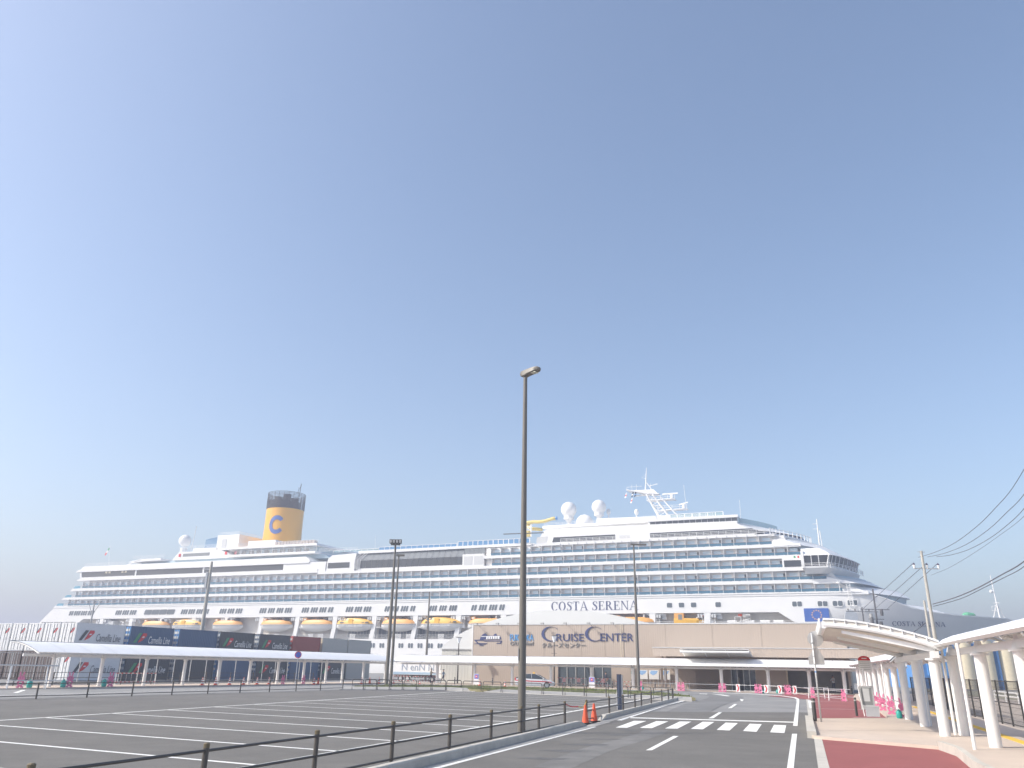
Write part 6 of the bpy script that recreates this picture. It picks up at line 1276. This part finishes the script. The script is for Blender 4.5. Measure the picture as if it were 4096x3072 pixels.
# bus stop: sign and timetable cabinet
p0=Vector((18.0,41.9,.1)); o=thing('bus_stop_sign','bus stop sign with red domed top and white timetable on a leaning post','bus stop sign',base=p0); 
MB().tube([p0,p0+ZV*2.2],.045,8).build('post',white,o); c=p0+ZV*2.5+Vector((.12,0,0)); ax=Vector((.95,-.3,0)); ay=Vector((.3,.95,0))
MB().prism([c-ax*.3-ZV*.42,c+ax*.3-ZV*.42,c+ax*.3+ZV*.1,c-ax*.3+ZV*.1],ay*.03).build('timetable',white,o); MB().prism([c-ax*.3+ZV*.1]+[c-ax*.3*math.cos(R(t))+ZV*(.1+.22*math.sin(R(t))) for t in range(0,181,15)],ay*.03).build('red_cap',red,o)
for k in range(5): q=c-ay*.004-ZV*(.33-.09*k); MB().ob(q,ax*.24,ay*.002,ZV*.012).build('text_line',grey,o)
MB().ob(c+ZV*.2-ay*.004,ax*.12,ay*.002,ZV*.02).build('cap_lettering',white,o)
p1_=Vector((17.75,41.55,.1)); o=thing('timetable_cabinet','grey timetable cabinet with rounded base at the bus stop','bus stop sign',base=p1_)
MB().ob(p1_+ZV*.22+ax*.28,ax*.3,ay*.16,ZV*.22).build('base',mat('cabinet_grey',(.5,.5,.52),.5),o); MB().ob(p1_+ZV*.46+ax*.28,ax*.31,ay*.17,ZV*.02).build('base_cap',lgrey,o); MB().ob(p1_+ZV*.85+ax*.12+ay*.12,ax*.33,ay*.03,ZV*.55).build('panel_frame',galv,o); MB().ob(p1_+ZV*.92+ax*.12+ay*.085,ax*.24,ay*.004,ZV*.4).build('panel_glass',mat('panel_dark',(.25,.26,.26),.3),o); MB().ob(p1_+ZV*.98+ax*.1+ay*.079,ax*.15,ay*.003,ZV*.3).build('timetable',lgrey,o)
MB().tube([p1_-ax*.1,p1_-ax*.25+ZV*1.35],.03,6).build('side_post',white,o)
# no-parking sign
p=Vector((-23.9,94.47,0)); p=onleft(1180,1.9); o=thing('no_parking_sign','round blue and red no parking sign on a white post by the walkway','road sign',base=p); MB().tube([p,p+ZV*3.3],.045,8).build('post',white,o); c=p+ZV*3.0; v=Vector((c.x,c.y,0)).normalized(); a=Vector((v.y,-v.x,0))
def disc(c,r,m_,off_,nm,n=28): MB().prism([c-v*off_+a*r*math.cos(2*math.pi*k/n)+ZV*r*math.sin(2*math.pi*k/n) for k in range(n)],v*.01).build(nm,m_,o)
disc(c,.36,red,.06,'red_ring'); disc(c,.28,mat('sign_blue',(.08,.16,.60),.5),.075,'blue_disc'); MB().bar(c-v*.09+a*.22-ZV*.2,c-v*.09-a*.22+ZV*.2,.012,.06,up=v).build('red_slash',red,o)
# blue pylon sign
p=G(*z4(216,862)); p=Vector((p.x,p.y,0))-UP*.25; o=thing('pylon_sign','tall dark blue pylon sign standing behind the kerb fence','sign',loc=p,rz=-.5); MB().box(-.12,.12,-.05,.05,0,1.82).build('front_panel',mat('pylon_blue',(.035,.045,.075),.8,spec=.2),o); MB().box(.12,.19,-.02,.06,0,1.78).build('side_panel',mat('pylon_grey',(.30,.32,.36),.5),o); MB().box(-.135,-.12,-.05,.05,0,1.0).build('edge_strip',white,o); MB().box(-.05,-.03,-.055,-.05,.1,1.75).build('light_strip',mat('pylon_light',(.12,.15,.24),.5),o)
# ================================================================ TAXI
tp=Vector((3.15,93.4,-.005)); car=thing('taxi','white hatchback taxi with red side stripe and yellow roof lamp','taxi',loc=tp,rz=R(-4))
ST=[(-2.23,.46,.84,.66),(-2.15,.32,1.0,.77),(-1.75,.24,1.06,.84),(-1.35,.22,1.03,.86),(-.4,.2,.965,.87),(.6,.2,.935,.87),(1.1,.2,.93,.86),(1.55,.22,.87,.84),(1.9,.25,.76,.79),(2.12,.3,.66,.71),(2.23,.42,.55,.58)]
rows=[]
for x,zs,zb,hw_ in ST: rows.append([(x,-hw_*.9,zs),(x,-hw_,zs+.14),(x,-hw_,zs+(zb-zs)*.55),(x,-hw_*.95,zb-.03),(x,-hw_*.8,zb),(x,hw_*.8,zb),(x,hw_*.95,zb-.03),(x,hw_,zs+(zb-zs)*.55),(x,hw_,zs+.14),(x,hw_*.9,zs)])
carw=mat('taxi_white',(.80,.80,.80),.18,var=.01,spec=.6); bd_=MB().loft(rows,closed=True,caps=True).build('body',carw,car,smooth=True,auto=35)
GH=[(-2.08,1.04,1.08,.62),(-1.7,1.05,1.27,.62),(-1.2,1.03,1.42,.62),(-.5,.97,1.485,.61),(.1,.95,1.475,.60),(.6,.94,1.36,.60),(1.02,.93,1.12,.62),(1.3,.91,.96,.66)]
rows=[[(x,-.80,zb),(x,-tw,zt),(x,tw,zt),(x,.80,zb)] for x,zb,zt,tw in GH]; MB().loft(rows,caps=True).build('glasshouse',glasscar,car,smooth=True,auto=35)
rows=[[(x,-tw-.015,zt-.03),(x,-tw*.9,zt+.012),(x,tw*.9,zt+.012),(x,tw+.015,zt-.03)] for x,zb,zt,tw in GH[1:5]]; MB().loft(rows).build('roof',carw,car,smooth=True,auto=50)
for s in(-1,1):
    for a,b in(((1.3,.80,.91),(.1,.60,1.475)),((-.32,.80,.96),(-.38,.61,1.47)),((-1.62,.82,1.05),(-1.2,.62,1.42)),((-2.05,.74,1.05),(-1.65,.60,1.3))): MB().bar((a[0],s*(a[1]+.01),a[2]),(b[0],s*(b[1]+.012),b[2]),.03,.06,up=Y).build('pillar',carw,car)
    MB().loft([[(x,s*(hw_+.006),zs+(zb-zs)*k) for x,zs,zb,hw_ in ST[1:9]] for k in(.60,.74)]).build('red_stripe',red,car)
    for x in(-1.35,1.35):
        w_=MB().tube([(x,s*.66,.31),(x,s*.875,.31)],.31,20).build('wheel',rubber,car); MB().tube([(x,s*.87,.31),(x,s*.882,.31)],.21,16).build('rim',chrome,w_); [MB().bar((x,s*.89,.31),(x+.19*math.cos(R(72*k)),s*.89,.31+.19*math.sin(R(72*k))),.02,.05,up=Y).build('spoke',silver,w_) for k in range(5)]
        n_=18; MB().prism([(x+.36*math.cos(math.pi*k/n_),s*.872,.31+.36*math.sin(math.pi*k/n_)) for k in range(n_+1)],(0,-s*.02,0)).build('wheel_arch',rubber,car)
    MB().ob((.95,s*.95,1.0),X*.07,Y*.09,ZV*.06).build('door_mirror',carw,car); MB().prism([(1.75,s*.80,.66),(2.15,s*.66,.58),(2.1,s*.66,.68),(1.7,s*.79,.80)],(0,s*.02,0)).build('headlight',clearg,car); MB().ob((-2.16,s*.68,.92),X*.06,Y*.1,ZV*.13).build('tail_light',red,car)
    for x in(-.2,-1.15): MB().ob((x,s*.875,.80),X*.07,Y*.012,ZV*.015).build('door_handle',carw,car)
    for x in(.86,-.33,-1.28): MB().bar((x,s*.872,.3),(x,s*.872,.9),.004,.012).build('door_gap',darkm,car)
MB().prism([(-.28,-.12,1.49),(.02,-.12,1.49),(-.02,-.12,1.66),(-.22,-.12,1.66)],(0,.24,0)).build('roof_lamp',yellowp,car); MB().ob((2.2,0,.42),X*.04,Y*.4,ZV*.05).build('grille',darkm,car); MB().ob((2.22,0,.5),X*.03,Y*.17,ZV*.06).build('number_plate',white,car)
# ================================================================ LORRY behind the walkway end
p=online(1665,2735,CF0-cfn*6,CF1-cfn*6); o=thing('lorry','white box lorry with large dark lettering parked behind the walkway','lorry',loc=p,rz=AZ); MB().box(-3.6,3.0,0,2.3,.95,3.3).build('cargo_box',white,o); MB().box(-3.7,3.1,.2,2.1,.6,.95).build('chassis',darkm,o); MB().box(-3.7,3.0,-.02,.0,1.0,1.3).build('side_skirt',mat('lorry_blue',(.35,.48,.6),.5),o)
V,F=textmesh('N enN N'); V=fit(V,-2.4,2.6,1.5,2.4); mb=MB(); slab(mb,V,F,lambda x,y:(x,-.04,y),(0,.03,0)); mb.build('lettering',mat('faded_navy',(.36,.41,.48),.6),o)
for x in(-2.6,-1.5,2.2): w_=MB().tube([(x,.1,.42),(x,.4,.42)],.42,14).build('wheel',rubber,o); MB().tube([(x,.08,.42),(x,.1,.42)],.24,12).build('rim',galv,w_)
MB().box(3.1,5.0,.1,2.2,.6,2.8).build('cab',white,o); MB().box(3.6,4.9,.06,.1,1.6,2.5).build('cab_window',glasscar,o)
# ================================================================ PEOPLE
def person(label,p,rz,J,shirt,trous,hat=None,s=1.0,held=None):
    # J: joint -> (x,y,z); facing -y
    E=[('pelvis','waist'),('waist','chest'),('chest','neck'),('neck','head'),('head','crown')]
    for S in'LR': E+=[('chest','sh'+S),('sh'+S,'el'+S),('el'+S,'wr'+S),('wr'+S,'ha'+S),('pelvis','hip'+S),('hip'+S,'kn'+S),('kn'+S,'an'+S),('an'+S,'to'+S)]
    rad={'pelvis':.15,'waist':.135,'chest':.155,'neck':.055,'head':.085,'crown':.075}
    for S in'LR': rad.update({'sh'+S:.065,'el'+S:.045,'wr'+S:.03,'ha'+S:.035,'hip'+S:.095,'kn'+S:.06,'an'+S:.042,'to'+S:.035})
    J=dict(J); F_=[]
    for S in'LR':
        h=Vector(J['ha'+S]); d=(h-Vector(J['wr'+S])).normalized(); side=Vector((0,1,0)).cross(d); side=side.normalized() if side.length>.1 else X
        for k,(t,l) in enumerate(((-.028,.075),(-.01,.085),(.01,.08),(.027,.065))):
            n_='f%d%s'%(k,S); J[n_]=tuple(h+side*t+d*.02); J[n_+'t']=tuple(h+side*t*1.2+d*l+Vector((0,-.015,0))); E+=[('ha'+S,n_),(n_,n_+'t')]; rad[n_]=.009; rad[n_+'t']=.008
        n_='th'+S; J[n_]=tuple(h+Vector((0,-.04,0))+d*.01); J[n_+'t']=tuple(h+Vector((0,-.06,0))+d*.045); E+=[('wr'+S,n_),(n_,n_+'t')]; rad[n_]=.011; rad[n_+'t']=.009
    names=list(J); ix={n:i for i,n in enumerate(names)}; me=bpy.data.meshes.new('body'); me.from_pydata([J[n] for n in names],[(ix[a],ix[b]) for a,b in E],[]); ob=bpy.data.objects.new('body',me); COL.objects.link(ob)
    md=ob.modifiers.new('s','SKIN'); 
    for n,i in ix.items(): v=me.skin_vertices[0].data[i]; v.radius=(rad[n],rad[n]*(.75 if n in('pelvis','waist','chest') else 1)); v.use_root=(n=='pelvis')
    ob.modifiers.new('u','SUBSURF').levels=1
    dg=bpy.context.evaluated_depsgraph_get(); m2=bpy.data.meshes.new_from_object(ob.evaluated_get(dg)); bpy.data.objects.remove(ob)
    o=thing('person',label,'person',loc=p,rz=rz); o.scale=(s,)*3; b=bpy.data.objects.new('body',m2); COL.objects.link(b); b.parent=o
    m2.materials.clear()
    for k in(skin,shirt,trous,rubber): m2.materials.append(k)
    nz=J['neck'][2]; pz=J['pelvis'][2]
    for f in m2.polygons:
        c=f.center; f.use_smooth=True; arm=min((c-Vector(J['wr'+S])).length for S in'LR')<.17 or min((c-Vector(J['ha'+S])).length for S in'LR')<.2
        f.material_index=0 if (c.z>nz or arm) else (1 if c.z>pz+.04 else (2 if c.z>.1 else 3))
    h=Vector(J['head'])+ZV*.03
    MB().sph(h+Vector((0,.012,.03)),.108,14,8,(.86,1.0,1.05),5).build('hair',hairm,o,smooth=True)
    MB().sph(h+Vector((0,-.095,-.02)),.016,8,5,(.8,1.2,1.3)).build('nose',skin,o)
    for sx in(-1,1): MB().sph(h+Vector((sx*.034,-.083,.012)),.011,8,5).build('eye',rubber,o); MB().sph(h+Vector((sx*.088,.0,-.01)),.02,8,5,(.5,1,1.4)).build('ear',skin,o)
    MB().sph(h+Vector((0,-.082,-.058)),.02,8,4,(1.2,.4,.3)).build('mouth',red,o)
    if hat: MB().lathe(h,[(.1,.075),(.115,.10),(.12,.135),(.10,.14)],14).build('cap',hat,o); MB().ob(h+Vector((0,-.12,.078)),X*.07,Y*.05,ZV*.006).build('cap_peak',rubber,o)
    return o
STAND={'pelvis':(0,0,.93),'waist':(0,0,1.08),'chest':(0,0,1.30),'neck':(0,0,1.46),'head':(0,-.01,1.55),'crown':(0,0,1.66)}
for S,s in(('L',-1),('R',1)): STAND.update({'sh'+S:(s*.17,0,1.38),'el'+S:(s*.23,.02,1.11),'wr'+S:(s*.22,-.04,.88),'ha'+S:(s*.22,-.06,.80),'hip'+S:(s*.09,0,.88),'kn'+S:(s*.1,-.01,.48),'an'+S:(s*.1,.03,.08),'to'+S:(s*.11,-.12,.03)})
WALK=dict(STAND); WALK.update({'hipL':(-.09,-.03,.88),'knL':(-.09,-.25,.50),'anL':(-.09,-.36,.10),'toL':(-.09,-.5,.06),'hipR':(.09,.03,.88),'knR':(.09,.10,.48),'anR':(.09,.42,.16),'toR':(.09,.34,.04),'elL':(-.22,.18,1.14),'wrL':(-.21,.14,.92),'haL':(-.21,.12,.84),'elR':(.22,-.14,1.16),'wrR':(.2,-.38,1.16),'haR':(.2,-.46,1.18)})
REACH=dict(STAND); REACH.update({'elR':(.22,-.2,1.18),'wrR':(.2,-.42,1.22),'haR':(.2,-.5,1.22),'elL':(-.22,-.18,1.15),'wrL':(-.16,-.38,1.18),'haL':(-.14,-.46,1.18)})
p=online(1772,2742,CF0+cfn*.6,CF1+cfn*.6); person('man in blue shirt and dark trousers striding under the walkway',p+ZV*.06,R(-100),WALK,bluesh,navy,navy,.98)
p=online(1722,2740,CF0-cfn*.9,CF1-cfn*.9); person('man in pale khaki shirt standing by the lorry with arm out',p+ZV*.06,R(80),REACH,khaki,navy,None,1.03)
p=online(2925,2752,F0+SN*.9,F0+SN*.9+SD); person('guard in blue uniform and cap behind the glass doors',p+ZV*.05,AZ,STAND,bluesh,navy,navy,1.0)
p=online(2953,2752,F0+SN*.3,F0+SN*.3+SD); person('person in cream shirt standing in the open doorway',p+ZV*.05,AZ,STAND,khaki,navy,None,.98)
p=online(3336,2752,F0+SN*1.2,F0+SN*1.2+SD); person('person in white shirt and dark trousers in the dark opening',p+ZV*.05,AZ-.5,REACH,whitesh,navy,None,1.05)
p=online(2424,2745,F0-SN*.6,F0-SN*.6+SD); person('person in dark clothes behind the striped barrier at the glass',p+ZV*.06,AZ+2.6,STAND,navy,navy,None,1.0)
# ================================================================ UTILITY POLES AND WIRES
polec=mat('pole_concrete',(.45,.43,.38),.8)
fardark=mat('weathered_dark_pole',(.13,.13,.14),.8)
def upole(px,py,d,top,label,r=.19,arms=(),pm=None):
    dr=ray(px,py); p=CAM+dr*(d/dr.y); p.z=0; zt=onplane(*top,p,Vector((0,1,0))).z; o=thing('utility_pole',label,'utility pole',base=p,group='utility poles'); MB().lathe(p,[(r,0),(r*.55,zt)],12).build('pole',pm or polec,o,smooth=True,auto=40)
    for z,w_ in arms: MB().bar(p+ZV*(zt+z)+Vector((-w_,0,0)),p+ZV*(zt+z)+Vector((w_,.2,0)),.09,.09).build('crossarm',pm or galv,o)
    return o,p,zt
o,p1u,zu=upole(3764,2700,80,(3690,2204),'tall concrete utility pole rising behind the near walkway columns',.22)
MB().bar(p1u+ZV*(zu-1.75)+Vector((-1.0,0,0)),p1u+ZV*(zu-1.75)+Vector((1.55,0,0)),.1,.1).build('crossarm',galv,o)
ins=[]
for dx in(-.95,.35,1.5): c=p1u+ZV*(zu-1.4)+Vector((dx,0,0)); MB().lathe(c-ZV*.35,[(.08,0),(.1,.15),(.13,.3),(.06,.42)],10).build('insulator',white,o); MB().lathe(c-ZV*.35,[(.1,.28),(.11,.45),(.04,.52)],10).build('insulator_cap',mat('insulator_dark',(.07,.05,.10),.4),o); ins.append(c+ZV*.2)
MB().bar(p1u+ZV*(zu-.1)+Vector((-.35,0,0)),p1u+ZV*(zu-.1)+Vector((.35,0,0)),.06,.06).build('top_arm',galv,o)
o2,p2u,z2u=upole(3742,2690,88,(3697,2402),'shorter concrete pole close behind the tall utility pole',.2)
o3,p3u,z3u=upole(3532,2660,122,(3492,2356),'far utility pole with transformers and crossarms before the ship bow',.2,[(-3.0,2.2),(-7.8,2.6),(-4.4,1.2)],pm=fardark)
for k,(dx,dz) in enumerate(((-.8,-4.6),(.5,-5.2),(-.9,-6.6),(.8,-3.4),(-1.0,-5.6))): MB().lathe(p3u+ZV*(z3u+dz)+Vector((dx,-.2,0)),[(.22,-.5),(.25,0),(.22,.45)],10).build('transformer',fardark,o3)
for k in range(7): MB().lathe(p3u+ZV*(z3u-7.7)+Vector((-.4+.5*k,.1,0)),[(.07,0),(.09,.2),(.04,.3)],8).build('insulator',darkm,o3)
o4,p4u,z4u=upole(3478,2660,128,(3449,2428),'small wooden pole with two crossarms beside the far utility pole',.17,[(-.7,2.6),(-3.2,2.6)],pm=fardark)
for k in range(5): MB().lathe(p4u+ZV*(z4u-.6)+Vector((-2.2+1.1*k,.1,0)),[(.07,0),(.1,.25),(.04,.35)],8).build('insulator',darkm,o4)
MB().lathe(p4u+ZV*(z4u-3.2)+Vector((1.6,-.2,0)),[(.3,-.8),(.33,0),(.3,.5)],10).build('transformer',darkm,o4)
MB().lathe(p4u+ZV*(z4u-1.3)+Vector((1.2,-.2,0)),[(.25,-.5),(.28,.3)],10).build('transformer',grey,o4)
def wire(label,pts,A,B,r=.03,start=None,end=None):
    P=[start] if start is not None else []
    for px,py in pts:
        q=online(px,py,A,B); d=ray(px,py); P.append(CAM+d*(q.y/d.y))
    if len(P)>2 and end is None: P.append(P[-1]+(P[-1]-P[-2])*1.2+ZV*.6)
    if end is not None: P.append(end)
    o=thing('power_line',label,'cable',base=P[0],group='overhead cables'); Q=[]
    for i in range(len(P)-1):
        a,b=P[max(i-1,0)],P[i]; c,d_=P[i+1],P[min(i+2,len(P)-1)]
        for k in range(4): t=k/4; Q.append(.5*((2*b)+(c-a)*t+(2*a-5*b+4*c-d_)*t*t+(3*b-a-3*c+d_)*t*t*t))
    Q.append(P[-1]); MB().tube(Q,r,5).build('cable',cable,o); return o
A=(p1u.x,p1u.y); 
w5=lambda x,y:(3096+x/2.212,1950+y/2.212)
wire('upper power line leaving the tall pole to the right',[w5(1276,618),w5(1420,575),w5(1600,490),w5(1800,340),w5(1960,180),w5(2110,5)],A,(24,0),.024)
wire('middle power line leaving the tall pole to the right',[w5(1357,614),w5(1500,585),w5(1700,505),w5(1900,370),w5(2060,220),w5(2205,70)],(A[0]+.4,A[1]),(25,0),.024)
wire('lower power line leaving the tall pole to the right',[w5(1440,612),w5(1560,598),w5(1720,550),w5(1900,455),w5(2060,335),w5(2205,195)],(A[0]+1.5,A[1]),(26,0),.024)
wire('thin line below the three power lines',[w5(1390,775),w5(1560,705),w5(1800,560),w5(2000,420),w5(2205,262)],(A[0]+.3,A[1]),(26,0),.015)
wire('thick bundled cable from the middle of the tall pole',[w5(1405,1032),w5(1600,975),w5(1800,890),w5(2000,780),w5(2205,660)],(A[0]+.3,A[1]),(27,0),.045)
wire('lowest cable from the tall pole',[w5(1410,1052),w5(1650,985),w5(1850,890),w5(2030,800),w5(2205,705)],(A[0]+.5,A[1]),(27,0),.03)
for k,(dx,px,py) in enumerate(((0,1055,945),(1,1100,960),(2,1150,960))): wire('cable from the %s insulator of the tall pole down to the far pole'%('left','middle','right')[k],[],A,A,.03,ins[dx],p3u+ZV*(z3u-2.9)+Vector((-1.8+1.8*k,0,0)))
wire('long cable from the shorter pole down to the far crossarm',[],A,A,.04,p2u+ZV*(z2u-2.2),p3u+ZV*(z3u-9)+Vector((1.2,0,0)))
# ================================================================ RIGHT BACKGROUND
bq=Vector((69,138,0)); o=thing('silo_building','blue shed with cream silo columns behind the near walkway','building',base=bq)
MB().box(69,110,138,150,0,7.2).build('blue_wall',bldblue,o)
for k in range(9):
    c=Vector((76.5+3.5*k,138,0)); MB().lathe(c,[(1.35,0),(1.35,7.6)],18).build('silo',cream,o,smooth=True,auto=40); MB().tube([(c.x+1.75,137.2,0),(c.x+1.75,137.2,7.4)],.18,8).build('blue_pipe',bldblue,o)
MB().box(70,74,137.8,138,2.0,6.6).build('door',mat('blue_door_panel',(.12,.35,.70),.4),o); MB().box(74.0,74.6,137.7,138,0,7.1).build('dark_post',navy,o)
o=thing('white_guardrail','white guard rail behind the black panel fence','guardrail',base=(24,33,0)); a=Vector((22,18,0)); b=Vector((42,72,0))
for z in(.55,.85): MB().tube([a+ZV*z,b+ZV*z],.06,8).build('rail',white,o)
for k in range(14): p=a+(b-a)*k/13; MB().tube([p,p+ZV*.9],.05,6).build('post',white,o)
g=sheet('embankment',[(23,12),(45,74),(60,120),(120,120),(120,10)],.02,mat('dry_embankment',(.30,.28,.20),.95,var=.25,scale=.6,speck=.25),thick=.05)
o=thing('panel_fence','black framed panel fence along the outer side of the walkway','fence',base=(19,25,0)); fa_=rb+rper*3.0-rdir*14
for k in range(30):
    p=fa_+rdir*(2.0*k); MB().bar(p+ZV*.1,p+ZV*1.9,.06,.06,up=rdir).build('post',darkm,o)
    if k<29:
        q=p+rdir*2.0
        for z in(.18,1.0,1.86): MB().bar(p+ZV*z,q+ZV*z,.04,.04).build('rail',darkm,o)
        m=MB(); [m.bar(p+rdir*(.18*j+.1)+ZV*.18,p+rdir*(.18*j+.1)+ZV*1.86,.012,.012,up=rdir) for j in range(11)]; [m.bar(p+ZV*(.35+.25*j),q+ZV*(.35+.25*j),.012,.012) for j in range(6)]; m.build('mesh_infill',darkm,o)
# storage house with green tarpaulin beyond the bow
dr=ray(3866,2462); d=300; p=CAM+dr*(d/dr.y); o=thing('store_house','cream rooftop block with green tarpaulin seen above the ship bow','building',base=(p.x,p.y,0)); MB().box(p.x-3.6,p.x+3.6,p.y,p.y+7,-3,p.z-.3).build('wall',cream,o); m=MB(); random.seed(9); m.sph((p.x+1,p.y+1,p.z),1.6,10,6,(1.3,1,.8),0); m.sph((p.x+2.6,p.y+1,p.z),1.2,10,6,(1.1,1,.9),0); m.build('tarpaulin',mat('green_tarp',(.10,.42,.22),.7,var=.25,scale=1.5),o); MB().box(p.x+3.6,p.x+9,p.y+1,p.y+6,-3,p.z-1.2).build('annex',mat('annex_grey',(.45,.45,.43),.7),o)
# small dish behind the terminal roof
dr=ray(3404,2470); d=150; p=CAM+dr*(d/dr.y); o=thing('round_mirror','round grey disc on a pole behind the terminal roof','mirror',base=(p.x,p.y,0)); MB().tube([(p.x,p.y,0),(p.x,p.y,p.z)],.12,8).build('pole',grey,o); n=24; MB().prism([(p.x+1.25*math.cos(2*math.pi*k/n),p.y-.2,p.z+1.35*math.sin(2*math.pi*k/n)) for k in range(n)],(0,.15,0)).build('disc',lgrey,o)
# ================================================================ HAZE
hz_=MB(); c=[sn(-2300,-2000),sn(2300,-2000),sn(2300,2300),sn(-2300,2300)]; hz_.prism([(x,y,-5.2) for x,y in c],(0,0,67.0))
hm=bpy.data.materials.new('haze'); hm.use_nodes=True; n=hm.node_tree; n.nodes.remove(n.nodes['Principled BSDF']); pv_=n.nodes.new('ShaderNodeVolumePrincipled'); pv_.inputs['Color'].default_value=(.78,.83,1,1); pv_.inputs['Density'].default_value=HAZE_D; pv_.inputs['Anisotropy'].default_value=.2
n.links.new(pv_.outputs[0],n.nodes['Material Output'].inputs['Volume']); ho=hz_.build('haze',hm); tag(ho,'thin pale air haze over the harbour','haze',kind='stuff')
